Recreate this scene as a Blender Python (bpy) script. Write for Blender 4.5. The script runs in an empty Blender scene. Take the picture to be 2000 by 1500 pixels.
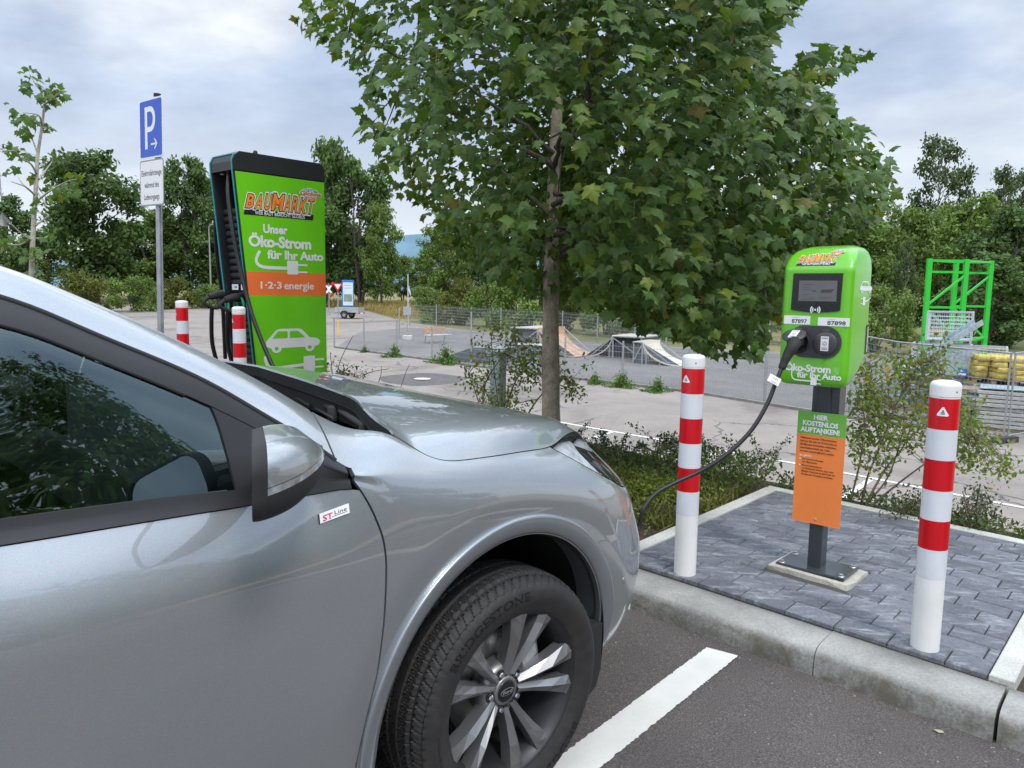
import bpy, bmesh, math, random
import numpy as np
from mathutils import Matrix, Vector
SC = bpy.context.scene
COL = SC.collection
rng = np.random.default_rng(11)
random.seed(11)

# ------------------------------------------------------------------ camera
CAMZ = 1.55
FPX, PITCH, ROLL = 1500.0, math.radians(6.9), math.radians(0.8)     # for a 2000 x 1500 picture
CAM = np.array([0.0, 0.0, CAMZ])
FW = np.array([0, math.cos(PITCH), -math.sin(PITCH)])
_r0 = np.array([1.0, 0, 0]); _u0 = np.cross(_r0, FW)
RT = math.cos(ROLL)*_r0 + math.sin(ROLL)*_u0
UP = -math.sin(ROLL)*_r0 + math.cos(ROLL)*_u0
cam_d = bpy.data.cameras.new('camera'); cam_o = bpy.data.objects.new('camera', cam_d); COL.objects.link(cam_o)
cam_d.sensor_width = 36.0; cam_d.lens = FPX/2000*36; cam_d.clip_start = 0.05; cam_d.clip_end = 3000
M = Matrix.Identity(4)
for i in range(3):
    M[i][0], M[i][1], M[i][2], M[i][3] = RT[i], UP[i], -FW[i], CAM[i]
cam_o.matrix_world = M
SC.camera = cam_o

# ------------------------------------------------------------------ light
SUN_EL, SUN_AZ = math.radians(52), math.radians(150)        # azimuth clockwise from +Y (view direction): behind, to the right
w = bpy.data.worlds.new('World'); SC.world = w; w.use_nodes = True
nt = w.node_tree; nt.nodes.clear()
def wn(t, **k):
    n = nt.nodes.new(t)
    for a, b in k.items(): setattr(n, a, b)
    return n
out = wn('ShaderNodeOutputWorld'); bg = wn('ShaderNodeBackground'); bg.inputs[1].default_value = 1.0
nt.links.new(bg.outputs[0], out.inputs[0])
sky = wn('ShaderNodeTexSky', sky_type='NISHITA', sun_disc=False, sun_elevation=SUN_EL, sun_rotation=SUN_AZ)
skm = wn('ShaderNodeMixRGB', blend_type='MULTIPLY'); skm.inputs[0].default_value = 1
nt.links.new(sky.outputs[0], skm.inputs[1]); skm.inputs[2].default_value = (.11, .11, .11, 1)
tc = wn('ShaderNodeTexCoord'); sep = wn('ShaderNodeSeparateXYZ'); nt.links.new(tc.outputs['Generated'], sep.inputs[0])
def wm(op, a, b):
    n = wn('ShaderNodeMath', operation=op)
    for i, v in enumerate((a, b)):
        if isinstance(v, (int, float)): n.inputs[i].default_value = v
        else: nt.links.new(v, n.inputs[i])
    return n.outputs[0]
zc = wm('ADD', wm('MAXIMUM', sep.outputs[2], 0.0), 0.22)
cmb = wn('ShaderNodeCombineXYZ')
nt.links.new(wm('DIVIDE', sep.outputs[0], zc), cmb.inputs[0]); nt.links.new(wm('DIVIDE', sep.outputs[1], zc), cmb.inputs[1])
cmb.inputs[2].default_value = 3.7
def wnoise(scale, detail, rough, dist=0.0):
    n = wn('ShaderNodeTexNoise'); n.inputs['Scale'].default_value = scale; n.inputs['Detail'].default_value = detail
    n.inputs['Roughness'].default_value = rough; n.inputs['Distortion'].default_value = dist
    nt.links.new(cmb.outputs[0], n.inputs['Vector']); return n.outputs[0]
def wramp(fac, stops):
    r = wn('ShaderNodeValToRGB'); nt.links.new(fac, r.inputs[0])
    e = r.color_ramp.elements
    while len(e) < len(stops): e.new(0.5)
    for i, (p, c) in enumerate(stops): e[i].position = p; e[i].color = (*c, 1)
    return r.outputs[0]
clouds = wramp(wnoise(1.15, 5, .5, .25), [(.36, (.33, .43, .62)), (.47, (.46, .56, .74)), (.56, (.66, .73, .84)), (.66, (.88, .91, .95))])
fine = wramp(wnoise(3.2, 6, .6), [(.32, (.80, .81, .84)), (.66, (1.12, 1.12, 1.10))])
cm = wn('ShaderNodeMixRGB', blend_type='MULTIPLY'); cm.inputs[0].default_value = 1
nt.links.new(clouds, cm.inputs[1]); nt.links.new(fine, cm.inputs[2])
# thicker, whiter cloud towards the horizon
hz = wramp(sep.outputs[2], [(.0, (1, 1, 1)), (.10, (.75, .75, .75)), (.24, (.12, .12, .12)), (.45, (0, 0, 0))])
hm = wn('ShaderNodeMixRGB'); nt.links.new(hz, hm.inputs[0]); nt.links.new(cm.outputs[0], hm.inputs[1]); hm.inputs[2].default_value = (.76, .81, .87, 1)
cover = wramp(wnoise(.7, 4, .55), [(.25, (.75, .75, .75)), (.45, (.95, .95, .95))])
fm = wn('ShaderNodeMixRGB'); nt.links.new(cover, fm.inputs[0]); nt.links.new(skm.outputs[0], fm.inputs[1]); nt.links.new(hm.outputs[0], fm.inputs[2])
# an overcast vault: the cloud overhead is far brighter than the cloud low down
zen = wramp(sep.outputs[2], [(.36, (1, 1, 1)), (.72, (3.7, 3.45, 3.1))])
zm = wn('ShaderNodeMixRGB', blend_type='MULTIPLY'); zm.inputs[0].default_value = 1
nt.links.new(fm.outputs[0], zm.inputs[1]); nt.links.new(zen, zm.inputs[2])
nt.links.new(zm.outputs[0], bg.inputs[0])

sun_d = bpy.data.lights.new('sun', 'SUN'); sun_d.energy = 1.5; sun_d.angle = math.radians(12); sun_d.color = (1, .96, .9)
sun_o = bpy.data.objects.new('sun', sun_d); COL.objects.link(sun_o)
sd = Vector((math.sin(SUN_AZ)*math.cos(SUN_EL), math.cos(SUN_AZ)*math.cos(SUN_EL), math.sin(SUN_EL)))
sun_o.rotation_euler = sd.to_track_quat('Z', 'Y').to_euler(); sun_o.location = sd*60
vs = SC.view_settings; vs.view_transform = 'Standard'; vs.look = 'None'; vs.exposure = 0.22; vs.gamma = 1.0

# ------------------------------------------------------------------ geometry of the site
def ray(x, y):
    d = FW*FPX + RT*(x-1000) - UP*(y-750)
    return d/np.dot(d, FW)
NL = np.array([.0236, -.0185, 1.0]); NL /= np.linalg.norm(NL)      # the car park falls gently to the right
WHEEL_C = CAM + ray(1006.6, 1360.2)*2.2462                          # outer face of the near front rim
G0 = WHEEL_C - NL*.355
def lotz(x, y, h=0.0): return G0[2] + h - (NL[0]*(x-G0[0]) + NL[1]*(y-G0[1]))/NL[2]
def lot(px, py, h=0.0):
    r = ray(px, py); return CAM + r*(((G0-CAM)@NL + h)/(r@NL))
AK = math.radians(-41.5)
KK = np.array([math.cos(AK), math.sin(AK), 0]); PP = np.array([-math.sin(AK), math.cos(AK), 0]); ZZ = np.array([0, 0, 1.0])
def L(k, p, h=0.0):
    v = KK*k + PP*p; return np.array([v[0], v[1], lotz(v[0], v[1], h)])
LA, LB = -2.2, 0.02                                                 # the lower yard: z = LA + LB*y
def lowz(y): return LA + LB*y
def low(px, py, h=0.0):
    r = ray(px, py); t = (LA + h - CAM[2])/(r[2] - LB*r[1]); return CAM + r*t
def hit(px, py, d): return CAM + ray(px, py)*d                      # a point d metres ahead

# ------------------------------------------------------------------ materials
MATS = {}
class NT:
    def __init__(s, name):
        s.m = bpy.data.materials.new(name); s.m.use_nodes = True; s.t = s.m.node_tree
        s.b = s.t.nodes['Principled BSDF']; s.o = s.t.nodes['Material Output']
    def n(s, t, **k):
        n = s.t.nodes.new(t)
        for a, b in k.items(): setattr(n, a, b)
        return n
    def l(s, a, b): s.t.links.new(a, b)
    def co(s, kind='Object'):
        if not hasattr(s, '_tc'): s._tc = s.n('ShaderNodeTexCoord')
        return s._tc.outputs[kind]
    def noise(s, scale, detail=4, rough=.55, vec=None, dist=0):
        n = s.n('ShaderNodeTexNoise'); n.inputs['Scale'].default_value = scale; n.inputs['Detail'].default_value = detail
        n.inputs['Roughness'].default_value = rough; n.inputs['Distortion'].default_value = dist
        s.l(vec if vec is not None else s.co(), n.inputs['Vector']); return n.outputs[0]
    def ramp(s, fac, stops, interp='LINEAR'):
        r = s.n('ShaderNodeValToRGB'); s.l(fac, r.inputs[0]); r.color_ramp.interpolation = interp
        e = r.color_ramp.elements
        while len(e) < len(stops): e.new(.5)
        for i, (p, c) in enumerate(stops):
            e[i].position = p; e[i].color = (*c, 1) if isinstance(c, tuple) else (c, c, c, 1)
        return r.outputs[0]
    def mix(s, fac, a, b, mode='MIX'):
        n = s.n('ShaderNodeMixRGB', blend_type=mode)
        for i, v in enumerate((fac, a, b)):
            if isinstance(v, (int, float)): n.inputs[i].default_value = v if i == 0 else (v, v, v, 1)
            elif isinstance(v, tuple): n.inputs[i].default_value = (*v, 1)
            else: s.l(v, n.inputs[i])
        return n.outputs[0]
    def bump(s, h, strength=.3, dist=.01):
        n = s.n('ShaderNodeBump'); n.inputs['Strength'].default_value = strength; n.inputs['Distance'].default_value = dist
        s.l(h, n.inputs['Height']); s.l(n.outputs[0], s.b.inputs['Normal'])
    def set(s, **k):
        for a, v in k.items():
            i = s.b.inputs[a.replace('_', ' ')]
            if isinstance(v, bpy.types.NodeSocket): s.l(v, i)
            elif isinstance(v, tuple): i.default_value = (*v, 1)
            else: i.default_value = v
        return s
def simple(name, col, rough=.5, metal=0.0, var=.10, vscale=8.0, coat=0.0, spec=.5, bump=0.0, bscale=60):
    if name in MATS: return MATS[name]
    t = NT(name)
    c = t.mix(1.0, col, t.ramp(t.noise(vscale, 5), [(.3, 1-var), (.7, 1+var)]), 'MULTIPLY') if var else None
    t.set(Roughness=rough, Metallic=metal, Coat_Weight=coat, Coat_Roughness=.05, Specular_IOR_Level=spec)
    if c is not None: t.set(Base_Color=c)
    else: t.set(Base_Color=col)
    if bump: t.bump(t.noise(bscale, 4), bump, .004)
    MATS[name] = t.m
    return t.m

# ------------------------------------------------------------------ mesh helpers
def newobj(name, me, parent=None, mats=None):
    o = bpy.data.objects.new(name, me); COL.objects.link(o)
    if parent is not None: o.parent = parent
    for m in (mats if isinstance(mats, (list, tuple)) else [mats]):
        if m is not None: me.materials.append(m)
    return o
def mesh_np(name, V, F, mats, parent=None, smooth=False, normals=None, matidx=None, attr=None):
    """V (n,3); F list of index tuples or an (m,k) array"""
    me = bpy.data.meshes.new(name)
    V = np.asarray(V, float)
    if isinstance(F, np.ndarray):
        m, k = F.shape
        me.vertices.add(len(V)); me.vertices.foreach_set('co', V.astype(np.float32).ravel())
        me.loops.add(m*k); me.loops.foreach_set('vertex_index', F.astype(np.int32).ravel())
        me.polygons.add(m); me.polygons.foreach_set('loop_start', np.arange(0, m*k, k, dtype=np.int32))
        me.polygons.foreach_set('loop_total', np.full(m, k, np.int32))
        me.update(calc_edges=True)
    else:
        me.from_pydata([tuple(v) for v in V], [], [tuple(int(i) for i in f) for f in F])
    if smooth is not False:
        s = np.ones(len(me.polygons), bool) if smooth is True else np.asarray(smooth, bool)
        me.polygons.foreach_set('use_smooth', s)
    if matidx is not None: me.polygons.foreach_set('material_index', np.asarray(matidx, np.int32))
    if attr is not None:
        a = me.attributes.new('tint', 'FLOAT_COLOR', 'POINT')
        c = np.ones((len(V), 4), np.float32); c[:, :3] = attr; a.data.foreach_set('color', c.ravel())
    me.validate()
    if normals is not None: me.normals_split_custom_set_from_vertices([tuple(x) for x in normals])
    return newobj(name, me, parent, mats)

class MB:
    """collects shapes and links them as ONE mesh object"""
    def __init__(s): s.V = []; s.F = []; s.S = []; s.I = []; s.n = 0; s.mi = 0
    def add(s, V, F, smooth=False):
        V = np.asarray(V, float).reshape(-1, 3); s.V.append(V)
        for f in F: s.F.append(tuple(int(i)+s.n for i in f)); s.S.append(smooth); s.I.append(s.mi)
        s.n += len(V); return s
    def box(s, c, size, ax=None, bev=0.0):
        """ax: 3 axes (rows); bevelled box"""
        ax = np.eye(3) if ax is None else np.asarray(ax, float); c = np.asarray(c, float); h = np.asarray(size, float)/2
        if bev <= 0:
            P = np.array([[x, y, z] for x in (-1, 1) for y in (-1, 1) for z in (-1, 1)], float)*h
            F = [(0, 1, 3, 2), (4, 6, 7, 5), (0, 4, 5, 1), (2, 3, 7, 6), (0, 2, 6, 4), (1, 5, 7, 3)]
            return s.add(c + P@ax, F)
        b = min(bev, h.min()*.95)
        bm = bmesh.new(); bmesh.ops.create_cube(bm, size=1.0)
        for v in bm.verts: v.co = Vector((v.co.x*2*h[0], v.co.y*2*h[1], v.co.z*2*h[2]))
        bmesh.ops.bevel(bm, geom=bm.edges[:], offset=b, segments=2, affect='EDGES', profile=.5)
        bm.verts.index_update()
        P = np.array([v.co[:] for v in bm.verts]); F = [[v.index for v in f.verts] for f in bm.faces]; bm.free()
        return s.add(c + P@ax, F)
    def tube(s, pts, rad, seg=8, cap=True, smooth=True):
        pts = np.asarray(pts, float); n = len(pts); rad = np.broadcast_to(np.asarray(rad, float), (n,))
        T = np.gradient(pts, axis=0); T /= np.linalg.norm(T, axis=1)[:, None] + 1e-12
        a = np.array([0, 0, 1.0]) if abs(T[0][2]) < .9 else np.array([1.0, 0, 0])
        u = np.cross(T[0], a); u /= np.linalg.norm(u); V = []
        th = np.arange(seg)*2*math.pi/seg
        for i in range(n):
            u = u - T[i]*(u@T[i]); u /= np.linalg.norm(u)+1e-12; v = np.cross(T[i], u)
            V.append(pts[i] + rad[i]*(np.cos(th)[:, None]*u + np.sin(th)[:, None]*v))
        F = [(i*seg+j, i*seg+(j+1) % seg, (i+1)*seg+(j+1) % seg, (i+1)*seg+j) for i in range(n-1) for j in range(seg)]
        s.add(np.concatenate(V), F, smooth)
        if cap:
            s.add(V[0], [tuple(range(seg))[::-1]]); s.add(V[-1], [tuple(range(seg))])
        return s
    def bar(s, a, b, w, d=None, up=(0, 0, 1)):
        """rectangular bar from a to b"""
        a = np.asarray(a, float); b = np.asarray(b, float); t = b-a; Ln = np.linalg.norm(t); t /= Ln
        up = np.asarray(up, float)
        if abs(t@up) > .97: up = np.array([1.0, 0, 0])
        x = np.cross(t, up); x /= np.linalg.norm(x); y = np.cross(x, t)
        return s.box((a+b)/2, (w, d or w, Ln), [x, y, t])
    def lathe(s, prof, c=(0, 0, 0), ax=None, seg=32, smooth=True, closed=False):
        """prof: (r, h) pairs; axis = third row of ax"""
        ax = np.eye(3) if ax is None else np.asarray(ax, float); prof = np.asarray(prof, float); n = len(prof)
        th = np.arange(seg)*2*math.pi/seg
        V = np.concatenate([np.stack([r*np.cos(th), r*np.sin(th), np.full(seg, h)], 1) for r, h in prof])
        m = n if closed else n-1
        F = [(i*seg+j, i*seg+(j+1) % seg, ((i+1) % n)*seg+(j+1) % seg, ((i+1) % n)*seg+j) for i in range(m) for j in range(seg)]
        return s.add(np.asarray(c, float) + V@ax, F, smooth)
    def disc(s, c, r, ax=None, seg=24):
        ax = np.eye(3) if ax is None else np.asarray(ax, float); th = np.arange(seg)*2*math.pi/seg
        return s.add(np.asarray(c, float) + np.stack([r*np.cos(th), r*np.sin(th), 0*th], 1)@ax, [tuple(range(seg))])
    def prism(s, poly, o, x, y, z, depth, back=True):
        """flat outline poly (2D) at o with axes x, y, pushed out along z by depth"""
        poly = np.asarray(poly, float); x, y, z, o = (np.asarray(q, float) for q in (x, y, z, o)); n = len(poly)
        ar = np.sum(poly[:, 0]*np.roll(poly[:, 1], -1) - poly[:, 1]*np.roll(poly[:, 0], -1))
        if ar < 0: poly = poly[::-1]
        B = o + poly[:, :1]*x + poly[:, 1:]*y; T = B + z*depth
        if np.cross(x, y)@z < 0: B = B[::-1]; T = T[::-1]
        F = [tuple(range(n, 2*n))] + ([tuple(range(n))[::-1]] if back else []) + [(i, (i+1) % n, n+(i+1) % n, n+i) for i in range(n)]
        return s.add(np.concatenate([B, T]), F)
    def build(s, name, mats, parent=None, M=None):
        V = np.concatenate(s.V) if s.V else np.zeros((0, 3))
        return mesh_np(name, V, s.F, mats, parent, smooth=s.S, matidx=s.I if isinstance(mats, (list, tuple)) else None)

def tag(o, label=None, cat=None, group=None, kind=None):
    for k, v in (('label', label), ('category', cat), ('group', group), ('kind', kind)):
        if v: o[k] = v
    return o
def thing(name, label, cat, loc=(0, 0, 0), rot=None, group=None):
    o = bpy.data.objects.new(name, None); COL.objects.link(o); o.empty_display_size = .2
    m = Matrix.Identity(4)
    if rot is not None:
        for i in range(3):
            for j in range(3): m[i][j] = rot[j][i]          # rot rows = axes
    for i in range(3): m[i][3] = loc[i]
    o.matrix_world = m
    return tag(o, label, cat, group)
def copy_tree(o, parent=None):
    c = o.copy(); COL.objects.link(c)
    if parent is not None: c.parent = parent
    for ch in list(o.children): copy_tree(ch, c)
    return c
def rotz(a): return np.array([[math.cos(a), math.sin(a), 0], [-math.sin(a), math.cos(a), 0], [0, 0, 1.0]])

_tc = {}
def glyphs(txt, bold=0.0, space=1.0):
    """flat outline of a text from the built-in font: (verts2d, faces)"""
    key = (txt, bold, space)
    if key in _tc: return _tc[key]
    cu = bpy.data.curves.new('t', 'FONT'); cu.body = txt; cu.size = 1; cu.offset = bold; cu.space_character = space
    cu.resolution_u = 3; cu.fill_mode = 'FRONT'; cu.align_x = 'LEFT'
    ob = bpy.data.objects.new('t', cu); COL.objects.link(ob)
    me = bpy.data.meshes.new_from_object(ob)
    V = np.array([v.co[:2] for v in me.vertices]); F = [tuple(p.vertices) for p in me.polygons]
    bpy.data.objects.remove(ob); bpy.data.curves.remove(cu); bpy.data.meshes.remove(me)
    _tc[key] = (V, F); return V, F
def text(mb, txt, x0, x1, y0, y1, o, x, y, z, lift=.001, bold=0.0, shear=0.0, space=1.0, box=None, fit='both'):
    """text laid into the rectangle x0..x1, y0..y1 (cap to base line) of the plane o, x, y, lifted along z"""
    V, F = glyphs(txt, bold, space)
    ref = glyphs(box or txt, 0.0, space)[0]
    a0, a1 = ref[:, 0].min(), ref[:, 0].max(); b0, b1 = 0.0, 0.73
    if fit == 'glyph': b0, b1 = ref[:, 1].min(), ref[:, 1].max()
    q = np.stack([(V[:, 0]-a0)/(a1-a0)*(x1-x0)+x0, (V[:, 1]-b0)/(b1-b0)*(y1-y0)+y0], 1)
    q[:, 0] += shear*(q[:, 1]-y0)
    o, x, y, z = (np.asarray(k, float) for k in (o, x, y, z))
    mb.add(o + q[:, :1]*x + q[:, 1:]*y + z*lift, F if np.cross(x, y)@z > 0 else [f[::-1] for f in F]); return mb
def arc2(cx, cy, r, a0, a1, n=10): return [(cx+r*math.cos(math.radians(a0+(a1-a0)*i/n)), cy+r*math.sin(math.radians(a0+(a1-a0)*i/n))) for i in range(n+1)]
def rrect(x0, x1, y0, y1, r, n=5):
    return arc2(x1-r, y0+r, r, -90, 0, n)+arc2(x1-r, y1-r, r, 0, 90, n)+arc2(x0+r, y1-r, r, 90, 180, n)+arc2(x0+r, y0+r, r, 180, 270, n)
def stroke(pts, wd):
    """outline polygon of an open 2D stroke"""
    p = np.asarray(pts, float); t = np.gradient(p, axis=0); t /= np.linalg.norm(t, axis=1)[:, None]
    nrm = np.stack([-t[:, 1], t[:, 0]], 1)*wd/2
    return list(map(tuple, np.concatenate([p+nrm, (p-nrm)[::-1]])))
# ================================================================== the setting
def mat_asphalt_near():
    t = NT('asphalt_dark'); f = t.noise(170, 3, .7); g = t.noise(520, 2, .6); big = t.noise(1.6, 5, .6)
    base = t.ramp(f, [(.28, (.030, .0255, .0235)), (.5, (.088, .074, .068)), (.72, (.205, .175, .162))])
    base = t.mix(t.ramp(g, [(.66, 0.0), (.72, .85)]), base, (.30, .28, .27))
    base = t.mix(1.0, base, t.ramp(big, [(.3, .78), (.7, 1.2)]), 'MULTIPLY')
    vo = t.n('ShaderNodeTexVoronoi'); vo.inputs['Scale'].default_value = 26; t.l(t.co(), vo.inputs['Vector'])
    spk = t.ramp(vo.outputs['Distance'], [(.05, .75), (.085, 0.0)])
    sel = t.ramp(t.noise(9, 2), [(.55, 0.0), (.6, 1.0)])
    base = t.mix(t.mix(1.0, spk, sel, 'MULTIPLY'), base, (.5, .47, .44))
    t.set(Base_Color=base, Roughness=t.ramp(big, [(.3, .72), (.7, .92)])); t.bump(f, .7, .006); return t.m
def mat_asphalt_low():
    t = NT('asphalt_pale'); f = t.noise(38, 4, .7); big = t.noise(.22, 6, .62, dist=.6); mid = t.noise(1.1, 5, .65)
    base = t.ramp(f, [(.25, (.185, .159, .139)), (.55, (.275, .239, .210)), (.8, (.37, .325, .288))])
    base = t.mix(1.0, base, t.ramp(big, [(.32, .58), (.46, .93), (.72, 1.10)]), 'MULTIPLY')
    base = t.mix(1.0, base, t.ramp(mid, [(.3, .88), (.7, 1.08)]), 'MULTIPLY')
    vo = t.n('ShaderNodeTexVoronoi', feature='DISTANCE_TO_EDGE'); vo.inputs['Scale'].default_value = .32
    w = t.n('ShaderNodeVectorMath', operation='ADD'); nz = t.n('ShaderNodeTexNoise'); nz.inputs['Scale'].default_value = 1.3; nz.inputs['Detail'].default_value = 5
    t.l(t.co(), nz.inputs['Vector']); t.l(t.co(), w.inputs[0]); t.l(nz.outputs['Color'], w.inputs[1]); t.l(w.outputs[0], vo.inputs['Vector'])
    crack = t.ramp(vo.outputs['Distance'], [(.004, .8), (.016, 0.0)]); sel = t.ramp(t.noise(.17, 3), [(.44, 0.0), (.52, 1.0)])
    base = t.mix(t.mix(1.0, crack, sel, 'MULTIPLY'), base, (.06, .055, .05))
    t.set(Base_Color=base, Roughness=.9); t.bump(f, .35, .01); return t.m
def mat_concrete(name, col, dirt=.5):
    t = NT(name); f = t.noise(90, 4, .7); big = t.noise(3.2, 6, .6); sp = t.noise(300, 2)
    base = t.mix(1.0, col, t.ramp(f, [(.25, .72), (.75, 1.2)]), 'MULTIPLY')
    base = t.mix(1.0, base, t.ramp(big, [(.3, 1-dirt*.5), (.65, 1.08)]), 'MULTIPLY')
    base = t.mix(t.ramp(sp, [(.62, 0.0), (.72, .55)]), base, (.10, .095, .085))
    t.set(Base_Color=base, Roughness=.9); t.bump(f, .5, .004); return t, base, big
t, base, big = mat_concrete('kerb_concrete', (.375, .37, .34), .7)
# moss and grime stains along the kerb's shoulder
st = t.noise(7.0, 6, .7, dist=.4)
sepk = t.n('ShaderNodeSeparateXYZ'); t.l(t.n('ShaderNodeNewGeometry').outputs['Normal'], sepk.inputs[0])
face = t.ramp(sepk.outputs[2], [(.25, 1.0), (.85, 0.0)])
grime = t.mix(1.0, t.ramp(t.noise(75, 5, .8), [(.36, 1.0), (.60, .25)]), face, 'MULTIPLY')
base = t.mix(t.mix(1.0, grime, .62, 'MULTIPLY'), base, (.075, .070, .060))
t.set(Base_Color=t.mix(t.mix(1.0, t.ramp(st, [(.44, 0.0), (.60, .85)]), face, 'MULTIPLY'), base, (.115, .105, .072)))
KERB = t.m
EDGING = mat_concrete('edging_concrete', (.56, .55, .50), .4)[0].m
GROUT = mat_concrete('mortar', (.55, .52, .44), .5)[0].m
def mat_paver():
    t = NT('paver_blue_grey'); f = t.noise(70, 4, .7); big = t.noise(5.5, 6, .65, dist=.7)
    at = t.n('ShaderNodeAttribute'); at.attribute_name = 'tint'
    base = t.mix(1.0, (.135, .140, .162), at.outputs['Color'], 'MULTIPLY')
    base = t.mix(1.0, base, t.ramp(f, [(.25, .66), (.75, 1.32)]), 'MULTIPLY')
    mp = t.n('ShaderNodeMapping'); mp.inputs['Rotation'].default_value = (0, 0, -AK); mp.inputs['Scale'].default_value = (5, 24, 10); t.l(t.co(), mp.inputs[0])
    lime = t.mix(1.0, t.ramp(t.noise(1.0, 6, .72, mp.outputs[0], .8), [(.48, 0.0), (.68, .72)]), t.ramp(big, [(.36, 0.0), (.58, 1.0)]), 'MULTIPLY')
    base = t.mix(lime, base, (.46, .48, .50))
    t.set(Base_Color=base, Roughness=.82); t.bump(f, .6, .004); return t.m
def mat_soil():
    t = NT('bark_mulch'); f = t.noise(45, 5, .7, dist=1.5); g = t.noise(4, 4)
    base = t.ramp(f, [(.3, (.020, .013, .009)), (.5, (.075, .045, .030)), (.66, (.17, .105, .07)), (.8, (.26, .19, .14))])
    base = t.mix(t.ramp(g, [(.45, 0.0), (.62, .6)]), base, (.07, .075, .025))
    t.set(Base_Color=base, Roughness=.95); t.bump(f, 1.0, .02); return t.m
def mat_grass():
    t = NT('rough_grass'); f = t.noise(3, 6, .7); g = t.noise(.08, 5)
    base = t.ramp(f, [(.3, (.05, .075, .018)), (.6, (.13, .13, .04)), (.8, (.24, .20, .08))])
    base = t.mix(t.ramp(g, [(.4, 0.0), (.6, .75)]), base, (.28, .22, .085))
    t.set(Base_Color=base, Roughness=.95); return t.m
ASPH_N, ASPH_L, PAVER, SOIL, GRASS = mat_asphalt_near(), mat_asphalt_low(), mat_paver(), mat_soil(), mat_grass()
def mat_paint(name, col, wear):
    t = NT(name); f = t.noise(120, 4, .75); big = t.noise(4, 5)
    base = t.mix(1.0, col, t.ramp(big, [(.3, .88), (.7, 1.05)]), 'MULTIPLY')
    base = t.mix(t.ramp(f, [(.62, 0.0), (.74, wear)]), base, (.2, .19, .18))
    t.set(Base_Color=base, Roughness=.75); t.bump(f, .4, .003); return t.m
PAINT = mat_paint('road_paint', (.66, .645, .595), .75)

P_F, P_B, P_E = 3.05, 3.268, 5.29            # kerb front, kerb back, far edge of the platform
KA, KB = -2.19, -.38                          # platform from left edging to right edging
def sheet(name, ks, ps, zf, mat, kind='structure'):
    V = [zf(k, p) for p in ps for k in ks]; n = len(ks)
    F = [(j*n+i, j*n+i+1, (j+1)*n+i+1, (j+1)*n+i) for j in range(len(ps)-1) for i in range(n-1)]
    return tag(mesh_np(name, V, F, mat, smooth=True), kind=kind)
sheet('parking_lot', np.linspace(-40, 40, 9), np.linspace(-45, P_F+.02, 6), lambda k, p: L(k, p), ASPH_N)
# white bay line in front of the kerb
a, b = math.radians(1.3), 0
mb = MB(); q = [(-1.462, 2.955), (-1.330, 2.985), (-1.235, -3.0), (-1.362, -3.0)]
Q = [np.array(c) for c in q]; n_ = 700; jit = lambda: random.gauss(0, .0016)
lf = [Q[0]+(Q[3]-Q[0])*t_+[jit(), 0] for t_ in np.linspace(0, 1, n_)]; rg = [Q[1]+(Q[2]-Q[1])*t_+[jit(), 0] for t_ in np.linspace(0, 1, n_)]
mb.add([L(k, p, .005) for k, p in lf+rg], [(i, i+1, n_+i+1, n_+i) for i in range(n_-1)]); tag(mb.build('road_marking', PAINT), kind='structure')
R7 = np.random.default_rng(71); mb = MB()
for _ in range(120):
    k_, p_ = R7.uniform(-2.2, 1.2), P_F-abs(R7.normal(0, .45))-.01; s_ = R7.uniform(.0025, .006); mb.box(L(k_, p_, s_*.3), (s_*1.6, s_*1.2, s_), rotz(R7.uniform(0, 3)), s_*.3)
tag(mb.build('grit', simple('grit_stone', (.24, .22, .20), .9, var=.4, vscale=90)), 'loose pale grit lying on the dark asphalt along the kerb', 'grit', kind='stuff')
# kerb stones with real joints between them
prof = [(P_F, -.12), (P_F+.003, .03), (P_F+.009, .078), (P_F+.018, .097), (P_F+.033, .1085), (P_F+.053, .1145), (P_F+.10, .119), (P_B-.004, .122), (P_B-.002, -.12)]
mb = MB()
cuts = [-14, -13, -12, -11, -10, -9, -8, -7, -6, -5, -4, -3.04, -2.04, -1.039, -.398, .6, 1.6, 2.6, 3.6, 4.6, 5.6, 6.6, 7.6]
for c0, c1 in zip(cuts[:-1], cuts[1:]):
    g0, g1 = (.002, .002); 
    if abs(c1+.398) < .01: g1 = .006
    if abs(c0+.398) < .01: g0 = .006
    dz = random.uniform(-.003, .003)
    A = [L(c0+g0, p, h+dz) for p, h in prof]; B = [L(c1-g1, p, h+dz) for p, h in prof]; n = len(prof)
    mb.add(A+B, [(i, n+i, n+i+1, i+1) for i in range(n-1)], True); mb.add(A, [tuple(range(n))]); mb.add(B, [tuple(range(n))[::-1]])
tag(mb.build('kerb', KERB), kind='structure')
# platform: single bevelled blue-grey blocks
V = []; F = []; T = []
def block(k0, k1, p0, p1, h, b=.006, d=.06, tint=1.0):
    n = len(V); j = [random.uniform(-.0025, .0025) for _ in range(4)]
    V.extend([L(k0, p0, h-d), L(k1, p0, h-d), L(k1, p1, h-d), L(k0, p1, h-d), L(k0, p0, h-b), L(k1, p0, h-b), L(k1, p1, h-b), L(k0, p1, h-b),
              L(k0+b, p0+b, h+j[0]), L(k1-b, p0+b, h+j[1]), L(k1-b, p1-b, h+j[2]), L(k0+b, p1-b, h+j[3])])
    F.extend([(n+8, n+9, n+10, n+11)]+[(n+a, n+(a+1) % 4, n+4+(a+1) % 4, n+4+a) for a in range(4)]+[(n+4+a, n+4+(a+1) % 4, n+8+(a+1) % 4, n+8+a) for a in range(4)])
    T.extend([tint]*12)
PH = .146
PLK, PLP = (-1.535, -1.125), (3.755, 4.045)             # the post's foundation opening
row = 0; p = P_B+.004
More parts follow.
